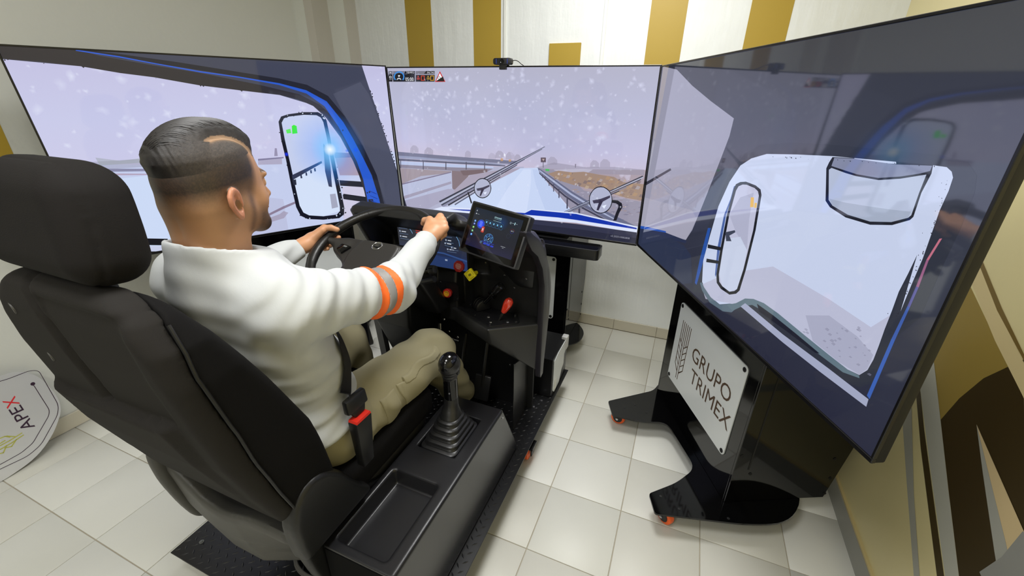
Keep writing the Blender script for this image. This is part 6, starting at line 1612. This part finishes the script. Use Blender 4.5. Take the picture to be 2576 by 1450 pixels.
def f_headskin(P):
    q = hloc(P); m = mir(q)
    d = cran(q)
    d = smin(d, ell(q, (0, .038, -.022), (.056, .058, .080)), .025)
    d = smin(d, cone(m, (.050, -.004, -.035), (.020, .070, -.088), .020, .019), .025)       # jaw
    d = smin(d, ell(m, (.037, .056, -.030), (.020, .022, .026)), .015)                      # cheek
    d = smin(d, ell(q, (0, .076, -.092), (.022, .020, .019)), .015)                          # chin
    d = smin(d, ell(m, (.024, .081, .020), (.026, .012, .009)), .012)                        # brow
    d = smax(d, -ell(m, (.031, .101, .001), (.018, .013, .011)), .010)                       # eye socket
    d = smin(d, ell(m, (.031, .0785, .001), (.0125, .0125, .0125)), .002)                    # eye
    d = smin(d, cone(q, (0, .091, .010), (0, .1165, -.032), .0065, .0100), .010)              # nose
    d = smin(d, ell(m, (.010, .102, -.036), (.0085, .011, .008)), .006)
    d = smin(d, ell(q, (0, .0935, -.0575), (.024, .0085, .0055)), .006); d = smin(d, ell(q, (0, .0915, -.0675), (.020, .0085, .0060)), .005)
    # neck
    d = smin(d, cone(q, (0, -.030, -.04), (0, -.040, -.20), .064, .062), .03)
    d = smin(d, cone(m, (.035, -.06, -.03), (.022, -.062, -.13), .028, .028), .03)
    # ears
    e = m-v3(.0815, -.032, -.020); c, s = math.cos(.38), math.sin(.38); e = np.stack([e[:, 0]*c+e[:, 1]*s, -e[:, 0]*s+e[:, 1]*c, e[:, 2]], 1)
    c, s = math.cos(.18), math.sin(.18); e = np.stack([e[:, 0], e[:, 1]*c+e[:, 2]*s, -e[:, 1]*s+e[:, 2]*c], 1)
    wv_ = np.interp(e[:, 2], [-.034, -.02, 0, .02, .034], [.30, .55, .85, 1, .9]); ey = e[:, 1]/wv_
    ring = np.sqrt((ey/.0185)**2+(e[:, 2]/.0275)**2); rim_ = np.sqrt(((ring-1)*.022)**2+e[:, 0]**2)-.0046
    disc = np.maximum(np.abs(e[:, 0]+.004)-.0025, (ring-1)*.02)
    anti = np.sqrt(((np.sqrt((ey/.011)**2+((e[:, 2]-.002)/.021)**2)-1)*.013)**2+(e[:, 0])**2)-.0028
    ear = smin(smin(rim_, disc, .003), anti, .003); ear = smin(ear, ell(e, (-.001, .003, -.026), (.0055, .008, .009)), .004)
    ear = smin(ear, ell(e, (-.001, .0155, -.004), (.004, .005, .007)), .003)
    hole = ell(e, (.000, .005, -.006), (.010, .007, .011)); ear = smax(ear, -hole, .002)
    d = smin(d, ear, .004)
    return d*HS
def skin_col(P, v=None):
    q = hloc(P); n = len(P); base = np.tile(np.array(lin((190, 142, 104))), (n, 1))
    blot = .5+.5*np.sin(q[:, 0]*90+np.sin(q[:, 2]*70)*2)*np.sin(q[:, 1]*80+q[:, 2]*60); base = base*(1+.05*(blot[:, None]-.5))
    def mixc(c, t): 
        nonlocal base; t = np.clip(t, 0, 1)[:, None]; base = base*(1-t)+np.array(lin(c))*t
    ss = lambda a, b_, x: np.clip((x-a)/(b_-a), 0, 1)
    front = ss(.024, .046, q[:, 1]+.35*np.clip(.01-q[:, 2], 0, .05))      # 1 on the face
    speck = .93+.14*rng.random(n)
    fade = ss(-.012, .034, q[:, 2]+.15*np.clip(-q[:, 1], -.1, .1))*(1-front)
    nearear = (np.abs(q[:, 0]) > .079)
    mixc((146, 110, 78), ss(-.10, -.02, q[:, 2])*(1-front)*.6*speck*(~nearear)); mixc((96, 72, 54), ss(-.045, .0, q[:, 2])*(1-front)*.45*speck*(~nearear)); mixc((50, 41, 35), np.clip(fade*1.25, 0, 1)**1.1*speck*.97*(~nearear))
    mixc((120, 84, 60), ss(-.05, -.13, q[:, 2])*(1-front)*.5)
    # beard
    bd = ss(.012, .045, q[:, 1])*ss(-.030, -.062, q[:, 2]+.25*(q[:, 1]-.05))*(1-ss(.10, .13, -q[:, 2])); bd = bd*(np.abs(q[:, 0]) > -1)
    mixc((48, 36, 30), bd*.8*speck); mixc((44, 34, 30), ss(.055, .075, q[:, 1])*ss(-.074, -.086, q[:, 2])*.85*speck)
    sb = np.exp(-((q[:, 1]-.016)/.010)**2)*ss(.02, -.02, q[:, 2])*(np.abs(q[:, 0]) > .04)*(q[:, 2] > -.09); mixc((70, 52, 42), sb*.6*speck)
    # brows, lips, eyes
    m = mir(q); br = np.exp(-((m[:, 2]-.024-.12*(m[:, 0]-.02))/.0045)**2)*(m[:, 0] > .012)*(m[:, 0] < .052)*(q[:, 1] > .07); mixc((36, 28, 24), br*.9)
    lp_ = np.exp(-((q[:, 2]+.0625)/.009)**2)*(np.abs(q[:, 0]) < .024)*(q[:, 1] > .085); mixc((160, 92, 80), lp_*.7)
    r_ = np.linalg.norm(m-v3(.031, .0785, .001), axis=1); ey_ = (r_ < .0138)*(np.abs(q[:, 2]-.001) < .0062)*(q[:, 1] > .083); mixc((225, 220, 212), ey_*1.); ir = (np.hypot(m[:, 0]-.031, q[:, 2]-.001) < .0052)*ey_; mixc((40, 26, 18), ir*1.)
    er = (np.abs(q[:, 0]) > .079)*(q[:, 1] < .02)*(q[:, 2] < .03); mixc((196, 128, 100), er*.75)
    return base
# joints
RS, RE, RW = v3(-.770, .605, 1.095), v3(-.716, .866, 1.040), v3(-.768, 1.128, 1.098)
LS, LE, LW = v3(-1.115, .605, 1.105), v3(-1.285, .83, 1.0), v3(-1.226, 1.032, 1.042)
wuN, wvN, wnN, WCN = map(lambda a: np.array(a), (wu, wv, wn, WC))
def grip(P, th, wrist, sgn, phi_k, rollp):
    """a hand closed round the rim at wheel angle th (sgn=+1: index finger towards the top of the wheel)"""
    o = math.cos(th)*wuN+math.sin(th)*wvN; t = (-math.sin(th)*wuN+math.cos(th)*wvN)*sgn; G = WCN+.22*o
    def at(phi, rad, s):
        a = math.radians(phi); return G+(math.cos(a)*o+math.sin(a)*wnN)*rad+t*s-(o*(s*s)/(2*.22))
    d = np.full(len(P), 9.); lens = [(1.0, .0098), (1.06, .0100), (1.0, .0096), (.84, .0086)]; ks = []
    for i, (L, r) in enumerate(lens):
        s = .031-.0205*i; k = at(phi_k-2*i, .0415, s*1.08); a1 = at(phi_k-62*L, .0315, s); a2 = at(phi_k-118*L, .0268, s*.96); a3 = at(phi_k-160*L, .0262, s*.94); ks.append(k)
        f = smin(cone(P, k, a1, r*1.13, r), cone(P, a1, a2, r, r*.93), .004); f = smin(f, cone(P, a2, a3, r*.93, r*.84), .003)
        f = smin(f, ell(P, a1, (r*1.10,)*3), .003); d = np.minimum(d, f) if i else f
    pd = np.full(len(P), 9.)
    mid = sum(ks)/4; side = nrm(ks[0]-ks[3])
    for i, k in enumerate(ks):
        w0 = wrist+side*(.012-.008*i); pd = smin(pd, cone(P, w0, k, .0190, .0135), .012)
    thb = wrist*.55+mid*.45+side*.018
    heel = at(phi_k+70, .036, .0); pd = smin(pd, cone(P, wrist*.7+mid*.3, heel, .019, .013), .014)
    pd = smin(pd, cone(P, wrist, wrist*.5+mid*.5, .023, .024), .012)
    d = smin(d, pd, .007)
    t0 = wrist*.62+heel*.38+side*.014; t1, t2, t3 = at(*rollp[0]), at(*rollp[1]), at(*rollp[2])
    th_ = smin(cone(P, t0, t1, .0165, .0120), cone(P, t1, t2, .0118, .0108), .006); th_ = smin(th_, cone(P, t2, t3, .0108, .0092), .004); d = smin(d, th_, .006)
    return d, ks
TH_R, TH_L = math.radians(40), math.radians(176)
def f_handR(P):
    d, ks = grip(P, TH_R, RW+v3(-.002, .012, .0), 1, 26, ((95, .030, .020), (130, .029, .036), (165, .027, .044))); return smin(d, cone(P, RE, RW+v3(0, .012, .004), .042, .0265), .012)
def f_handL(P):
    d, ks = grip(P, TH_L, LW+v3(.003, .016, .002), -1, 16, ((82, .036, .014), (112, .034, .026), (146, .035, .034))); return smin(d, cone(P, LE, LW+v3(0, .010, .003), .042, .0265), .012)
def f_bodycore(P):
    d = ell(P, (-.94, .60, 1.0), (.155, .09, .19)); d = smin(d, ell(P, (-.94, .63, .78), (.14, .11, .16)), .05); d = smin(d, cone(P, (-.80, .59, 1.10), (-1.08, .59, 1.10), .05, .05), .03)
    d = smin(d, cone(P, (-.935, .565, 1.05), (-.933, .545, 1.20), .055, .055), .03)
    for a, c, r0, r1 in ((RS, RE, .045, .036), (LS, LE, .045, .036), (v3(-.84, .68, .64), RK, .07, .05), (RK, RA, .048, .036), (v3(-1.04, .68, .64), LK, .07, .05), (LK, LA, .048, .036)): d = smin(d, cone(P, a, c, r0, r1), .02)
    return d
RK, RA = v3(-.785, 1.135, .662), v3(-.835, 1.435, .235)
LK, LA = v3(-1.135, 1.06, .665), v3(-1.12, 1.16, .255)
man = thing('person', 'seated man in white shirt with orange armband and khaki trousers gripping the wheel', 'person', (-.94, .75, PZ))
parts = []
for f, lo, hi, h in ((f_headskin, HC-v3(.125, .145, .185), HC+v3(.125, .150, .155), .0027), (f_handR, v3(-.87, 1.08, .985), v3(-.70, 1.33, 1.20), .0025), (f_handL, v3(-1.31, .98, .96), v3(-1.12, 1.22, 1.13), .0025), (f_bodycore, v3(-1.4, .45, .20), v3(-.60, 1.50, 1.22), .014)):
    parts.append(nets(f, lo, hi, h))
off = 0; VV = []; FF = []; CC = []
for i, (v, F) in enumerate(parts):
    VV.append(v); FF.append(F+off); off += len(v)
    if i == 0: c = skin_col(v)
    else:
        c = np.tile(np.array(lin((204, 150, 112))), (len(v), 1)); c = c*(1+.06*np.sin(v[:, :1]*160)*np.sin(v[:, 1:2]*140+v[:, 2:]*90))
    CC.append(c)
me = np_mesh('body', np.concatenate(VV), np.concatenate(FF)); set_col(me, np.concatenate(CC)); body = finish('body', me, M_skin, man, True)

# hair: swept top, parted on the right, short faded sides
def hair_thick(q):
    ss = lambda a, b_, x: np.clip((x-a)/(b_-a), 0, 1)
    z0 = np.interp(q[:, 1], [-.12, -.06, 0, .05, .09], [.012, .020, .030, .040, .062])
    e = ss(-.004, .046, q[:, 2]-z0); px_ = .052-.10*np.clip(q[:, 1]-.02, 0, .1)*.3
    top = ss(px_+.002+.03*ss(-.03, -.07, q[:, 1]), px_-.006-.03*ss(-.03, -.07, q[:, 1]), q[:, 0])          # 1 on the combed top (left of the parting)
    th = -.005+e*(.0075+.0115*top*ss(.03, .075, q[:, 2]))
    th = th+.004*top*ss(.05, .02, np.abs(q[:, 1]-.055))*ss(.07, .10, q[:, 2])      # quiff
    part = np.exp(-((q[:, 0]-px_)/.0030)**2)*np.clip((q[:, 1]+.06)/.03, 0, 1)*(q[:, 2] > .05); th = th*(1-part)+.0002*part
    fr_ = ss(.090, .078, q[:, 1]+.10*np.maximum(np.abs(q[:, 0])-.03, 0)-.10*np.clip(q[:, 2]-.07, 0, .05))*ss(.056, .044, q[:, 1]-.06*top-.15*np.clip(q[:, 2]-.06, 0, .1)); th = -.005+(th+.005)*fr_
    return th, top
def f_hair(P):
    q = hloc(P); th, top = hair_thick(q)
    u = q[:, 1]*1.0+q[:, 0]*.55+.25*q[:, 2]; rid = np.sin(u*620+3*np.sin(q[:, 0]*60+q[:, 2]*45))*.0005+np.sin(u*330+3*np.sin(q[:, 2]*38))*.0006
    s_ = np.sin(q[:, 1]*700+q[:, 2]*500)*np.sin(q[:, 2]*620)*.0004
    return (cran(q)-th-np.where(top > .5, rid, s_)*np.clip(th/.006, 0, 1))*HS
def hair_col(v):
    q = hloc(v); th, top = hair_thick(q); ss = lambda a, b_, x: np.clip((x-a)/(b_-a), 0, 1)
    n = len(v); c = np.tile(np.array(lin((24, 20, 19))), (n, 1)); s = (1-top)[:, None]*.9
    side = np.array(lin((62, 53, 46)))*(.6+.9*rng.random((n, 1))); c = c*(1-s)+side*s
    px_ = .052-.03*np.clip(q[:, 1]-.02, 0, .1); t = (np.exp(-((q[:, 0]-px_)/.0045)**2)*np.clip((q[:, 1]+.06)/.03, 0, 1)*(q[:, 2] > .05)*(th < .0032))[:, None]*.8; c = c*(1-t)+np.array(lin((176, 140, 106)))*t
    return c
M_hair = tintmat('dark_hair', .46, 0, ('noise', 1100, .8, .0008))
net_mesh('hair', f_hair, HC-v3(.11, .14, .03), HC+v3(.11, .13, .16), .0022, M_hair, body, colorfn=hair_col)
# loose strands combed over the top and short strands on the side
b = MB(); nS = 1300
xs = rng.uniform(-.065, .047, nS); ys = rng.uniform(-.10, .070, nS); jj = np.arange(5)
XX = (xs[:, None]-.010*jj).ravel(); YY = (ys[:, None]-.0075*jj).ravel(); lo_ = np.full(XX.shape, .02); hi_ = np.full(XX.shape, .16)
for _ in range(14):
    mz = (lo_+hi_)/2; qq = np.stack([XX, YY, mz], 1); dd = cran(qq)-np.maximum(hair_thick(qq)[0], 0); ins = dd < 0; lo_ = np.where(ins, mz, lo_); hi_ = np.where(ins, hi_, mz)
ok = ((lo_ > .03) & (hi_ < .155)).reshape(nS, 5).all(1); cY, sY = math.cos(HY), math.sin(HY)
for k in np.nonzero(ok)[0]:
    W_ = []
    for j in range(5):
        i = k*5+j; z = lo_[i]+.0008+.0010*math.sin(j*PI/4); W_.append(tuple(HC+HS*v3(XX[i]*cY-YY[i]*sY, XX[i]*sY+YY[i]*cY, z)))
    b.tube(W_, [.0002, .0005, .0006, .0004, .0001], 3, cap=False)
hs = b.build('hair_strands', mat('hair_sheen', (30, 26, 24), .4), body); hs['kind'] = 'stuff'

# clothes
def wr(P, d, f): return f(P)
def f_shirt0(P):
    d = ell(P, (-.94, .612, 1.02), (.190, .128, .20)); d = smin(d, ell(P, (-.94, .665, .83), (.172, .148, .17)), .08)
    d = smin(d, ell(P, (-.94, .648, .705), (.206, .182, .13)), .05)
    d = smin(d, cone(P, (-.815, .582, 1.115), (-1.07, .582, 1.12), .078, .078), .05)
    d = smin(d, cone(P, (-.94, .565, 1.13), (-.934, .572, 1.265), .102, .086), .05)
    d = smin(d, smin(cone(P, RS, RE, .083, .060), cone(P, RE, RW+v3(0, .015, .002), .059, .038), .03), .035)
    d = smin(d, smin(cone(P, LS, LE, .083, .060), cone(P, LE, LW-v3(0, .004, .002), .060, .037), .03), .035)
    return d
def folds(P):
    x, y, z = P[:, 0], P[:, 1], P[:, 2]
    t = np.clip(((P-RS)@(RE-RS))/((RE-RS)@(RE-RS)), -.5, 1.3); t2 = np.clip(((P-RE)@(RW-RE))/((RW-RE)@(RW-RE)), -.3, 1.3)
    arm = np.exp(-(segd3(P, RS, RE)/.11)**4); fore = np.exp(-(segd3(P, RE, RW)/.08)**4); armL = np.exp(-(np.minimum(segd3(P, LS, LE), segd3(P, LE, LW))/.09)**4)
    g = .0036*arm*np.sin(t*16-(z-1.02)*42+2.2*np.sin(t*5+z*9))+.0022*arm*np.sin(t*34-(z)*60+2*np.sin(z*30))
    g += .0030*fore*np.sin(t2*15+(z-1.0)*38+1.8*np.sin(t2*6))*(1-.6*np.clip(t2-.6, 0, 1))
    g += .004*armL*np.sin(y*60-z*40+np.sin(z*33)*2)
    tor = (1-arm)*(1-fore)*(1-armL)
    low = np.clip((1.0-z)/.25, 0, 1)
    g += tor*(.0030*low+.0010)*np.sin(z*105+1.9*np.sin(y*15+x*9)+y*22)+tor*.0018*low*np.sin(z*190-y*35+2*np.sin(x*25+y*13))
    g += tor*.0018*(1-low)*np.sin((y*.8+x*.6)*75+z*30+1.7*np.sin(z*14))
    return g
def segd3(P, a, b_):
    d = b_-a; t = np.clip(((P-a)@d)/(d@d), 0, 1); return np.linalg.norm(P-a-t[:, None]*d, axis=1)
def f_shirt(P):
    d = f_shirt0(P)-folds(P)
    cuff = np.abs(((P-RE)@nrm(RW-RE))-(np.linalg.norm(RW-RE)-.040)); d = d+.0022*np.clip(1-cuff/.004, 0, 1)*(segd3(P, RE, RW) < .07)
    arm_seam = np.abs((P-RS)@nrm(v3(.62, .70, -.25))-.012); d = d+.0018*np.clip(1-arm_seam/.003, 0, 1)*(np.linalg.norm(P-RS, axis=1) < .13)
    d = smax(d, .700-P[:, 2]+.12*np.clip(P[:, 1]-.62, -1, 1), .004)
    # cuffs end before the hands
    d = smax(d, ((P-RE)@nrm(RW-RE))-(np.linalg.norm(RW-RE)+.004), .003)
    ll = np.where(segd3(P, LE, LW) < .08, ((P-LE)@nrm(LW-LE))-(np.linalg.norm(LW-LE)-.008), -9); d = np.maximum(d, np.where(P[:, 0] < -1.08, ll, -9))
    # neck opening
    neck = cone(P, (-.935, .560, 1.10), (-.931, .575, 1.40), .076, .076); topc = (P[:, 2]-1.228-.34*(.575-P[:, 1])); d = smax(d, np.minimum(topc, .15-np.hypot(P[:, 0]+.935, P[:, 1]-.57)), .004); d = smax(d, -np.maximum(neck, 1.20-P[:, 2]), .003)
    return d
M_shirt = mat('white_jersey', (198, 201, 202), .75, bump=('noise', 700, .25, .0006), sheen=.2)
net_mesh('shirt', f_shirt, v3(-1.37, .44, .64), v3(-.62, 1.185, 1.30), .0056, M_shirt, man)
# collar rib
b = MB()
# armband: two orange stripes with a grey one between, over the sleeve
ua = nrm(RE-RS); AL = np.linalg.norm(RE-RS)
bd_n = nrm(ua+.0*v3(0, 0, 1)+.10*v3(1, 0, 0))
def band(t0, t1, m, name, label=None):
    def f(P):
        s = (P-RS)@bd_n; s = s-.010*np.cos((P[:, 2]-1.05)*24); sl = np.abs(s-(t0+t1)/2)-(t1-t0)/2; out = np.maximum(sl, .004); m = (sl < .006) & (segd3(P, RS, RE) < .12); out[~m] = .01
        g = f_shirt(P[m]); out[m] = smax(smax(g-.0016, sl[m], .0006), -(g+.0035), .0006); return out
    o = net_mesh(name, f, v3(-.84, .70, .92), v3(-.62, .99, 1.18), .0026, m, man)
    if label: o['label'] = label
    return o
M_hi = mat('fluorescent_orange', (255, 112, 36), .6, emit=None); M_ref = mat('reflective_grey', (138, 136, 134), .5)
AT = AL*.69
band(AT-.003, AT+.019, M_hi, 'armband_stripe', 'fluorescent orange stripe'); band(AT+.0192, AT+.044, M_ref, 'armband_stripe', 'grey reflective stripe'); band(AT+.0442, AT+.066, M_hi, 'armband_stripe', 'fluorescent orange stripe')
# trousers
def f_tr(P):
    d = ell(P, (-.94, .655, .665), (.186, .160, .115)); x, y, z = P[:, 0], P[:, 1], P[:, 2]
    rt = smin(cone(P, v3(-.845, .69, .645), RK, .108, .083), cone(P, RK, RA, .082, .068), .03); lt = smin(cone(P, v3(-1.035, .69, .645), LK, .108, .083), cone(P, LK, LA, .082, .068), .03)
    d = smin(d, smin(rt, lt, .02), .05)
    cr = np.sin((y-.70)*62-(z-.62)*25+1.5*np.sin(z*20)); rk = np.sin(((P-RK)@nrm(v3(.1, .7, .7)))*95+np.sin(x*40)*1.2)
    t = (y-.69)/.45; g0 = .0080*np.maximum(cr, -.2)*np.exp(-((y-.74)/.07)**2)+.0070*rk*np.exp(-(np.linalg.norm(P-RK-v3(0, .03, -.06), axis=1)/.09)**2)
    g = .0035*np.sin((y*.7+x*.9+z*.5)*70+2*np.sin(z*22+x*10))*np.exp(-((t-.15)/.22)**2)+.0026*np.sin(y*48+z*30+2*np.sin(x*30))
    g += .004*np.sin((z+y*.4)*62+1.6*np.sin(x*26))*np.clip((y-1.10)/.1, 0, 1)
    # cargo pocket on the right thigh
    a = nrm(RK-v3(-.845, .69, .645)); s = (P-v3(-.845, .69, .645))@a; c = nrm(np.cross(a, v3(0, 0, 1))); up = np.cross(c, a); q1 = (P-v3(-.845, .69, .645))@up; q0 = (P-v3(-.845, .69, .645))@c
    edge = np.maximum(np.abs(s-.30)-.095, np.abs(q1-.008)-.060); pk = np.clip(-edge/.004, 0, 1)*(q0 > 0)
    g += .0012*pk
    g -= .0022*np.clip(1-np.abs(np.abs(q1-.078)-0)/.003, 0, 1)*(q0 > 0)*(s > .0)*0
    g = g+g0
    return smax(d-g, .235-z+.0*y, .004)
def f_tr2(P):
    d = f_tr(P); 
    return np.maximum(d, -(f_bodycore(P)-.004)*0-9)
M_khaki = mat('khaki_twill', (162, 155, 126), .8, bump=('weave', 420, .2, .0008), sheen=.1)
trousers = net_mesh('trousers', f_tr, v3(-1.30, .46, .22), v3(-.66, 1.54, .80), .0062, M_khaki, man)
_o = v3(-.845, .69, .645); _a = nrm(RK-_o); _c = nrm(np.cross(_a, v3(0, 0, 1))); _u = np.cross(_c, _a)
def patch_mesh(name, s0, s1, q0, q1, th, skew=0, wob=0):
    def f(P):
        s = (P-_o)@_a; u = (P-_o)@_u; s = s+skew*(u-q0)+wob*np.sin(u*60); u = u+wob*np.sin(s*55)
        r = np.maximum(np.abs(s-(s0+s1)/2)-(s1-s0)/2, np.abs(u-(q0+q1)/2)-(q1-q0)/2)
        out = np.full(len(P), .01); m = (r < .008) & (((P-_o)@_c) > -.004); g = f_tr(P[m]); out[m] = smax(smax(smax(g-th, r[m], .0012), -(g+.004), .001), -((P[m]-_o)@_c), .001); return out
    return net_mesh(name, f, v3(-.83, .68, .56), v3(-.66, 1.20, .78), .0031, M_khaki, trousers)
patch_mesh('cargo_pocket', .215, .405, -.045, .052, .0042, .25, .003); patch_mesh('pocket_flap', .225, .415, .040, .062, .0062, .25, .004); patch_mesh('pocket_patch', .125, .190, -.055, .050, .0028, .1, .001)
# shoes
for A_, nm in ((RA, 'shoe'), (LA, 'shoe')):
    def f_shoe(P, A_=A_):
        q = P-v3(A_[0], A_[1]+.06, PZ); d = ell(q, (0, .035, .045), (.043, .125, .042)); d = smin(d, cone(P, v3(A_[0], A_[1]+.015, PZ+.05), A_+v3(0, .005, .04), .046, .050), .03); d = smax(d, .002-q[:, 2], .004)
        sole = rbox(q, (0, .03, .012), (.044, .135, .011), .01); return smin(d, sole, .003)
    net_mesh(nm, f_shoe, v3(A_[0]-.06, A_[1]-.09, PZ-.01), v3(A_[0]+.06, A_[1]+.24, .34), .0055, mat('black_shoe', (20, 19, 19), .5), man)
# seat belt over the shirt: lap and chest strap up to the left shoulder
def proj(p, f, lev):
    p = np.array(p, float)
    for _ in range(12):
        P = p+np.array([[0, 0, 0], [1e-3, 0, 0], [0, 1e-3, 0], [0, 0, 1e-3]]); v = f(P); g = (v[1:]-v[0])/1e-3; p = p-g*(v[0]-lev)/max(g@g, 1e-4)
    return p, nrm(g)
f_cl = lambda P: smin(f_shirt0(P)-.004, f_tr(P), .01)
key = [(-.716, .670, .792), (-.740, .695, .815), (-.770, .725, .860), (-.790, .745, .915), (-.86, .80, .985), (-.96, .80, 1.06), (-1.05, .71, 1.14), (-1.08, .60, 1.21)]
pts = spline(key, 6); L_, R_ = [], []; nn = len(pts)
prev = None; PR = []
for i, p in enumerate(pts):
    if i < 4: q, g = np.array(p), nrm(v3(.88, .25, .25))
    else: q, g = proj(p, f_cl, .0045)
    PR.append((q, g))
b = MB(); ring_ = []
for i, (q, g) in enumerate(PR):
    t = nrm(PR[min(i+1, nn-1)][0]-PR[max(i-1, 0)][0]); s = nrm(np.cross(t, g)); n_ = nrm(np.cross(s, t)); w_ = .0225
    ring_.append([b._v(q+s*w_*a+n_*c) for a, c in ((-1, 0), (1, 0), (1, .0022), (-1, .0022))])
for a_, c_ in zip(ring_, ring_[1:]):
    for k in range(4): b.face([a_[k], a_[(k+1) % 4], c_[(k+1) % 4], c_[k]])
b.face(ring_[0]); b.face(ring_[-1]); blt = b.build('seat_belt', mat('belt_webbing', (16, 16, 17), .6, bump=('weave', 700, .4, .0008)), st_, angle=50)
tg = MB(); tg.hull8([(-.708,.650,.760),(-.698,.650,.760),(-.698,.688,.760),(-.708,.688,.760),(-.722,.642,.782),(-.706,.642,.782),(-.706,.702,.782),(-.722,.702,.782)]); tg.hull8([(-.722,.634,.776),(-.702,.634,.776),(-.702,.708,.776),(-.722,.708,.776),(-.730,.640,.812),(-.712,.640,.812),(-.712,.712,.812),(-.730,.712,.812)]); tg.bevel(.006, 2); tg.build('belt_tongue', M_spb, blt)
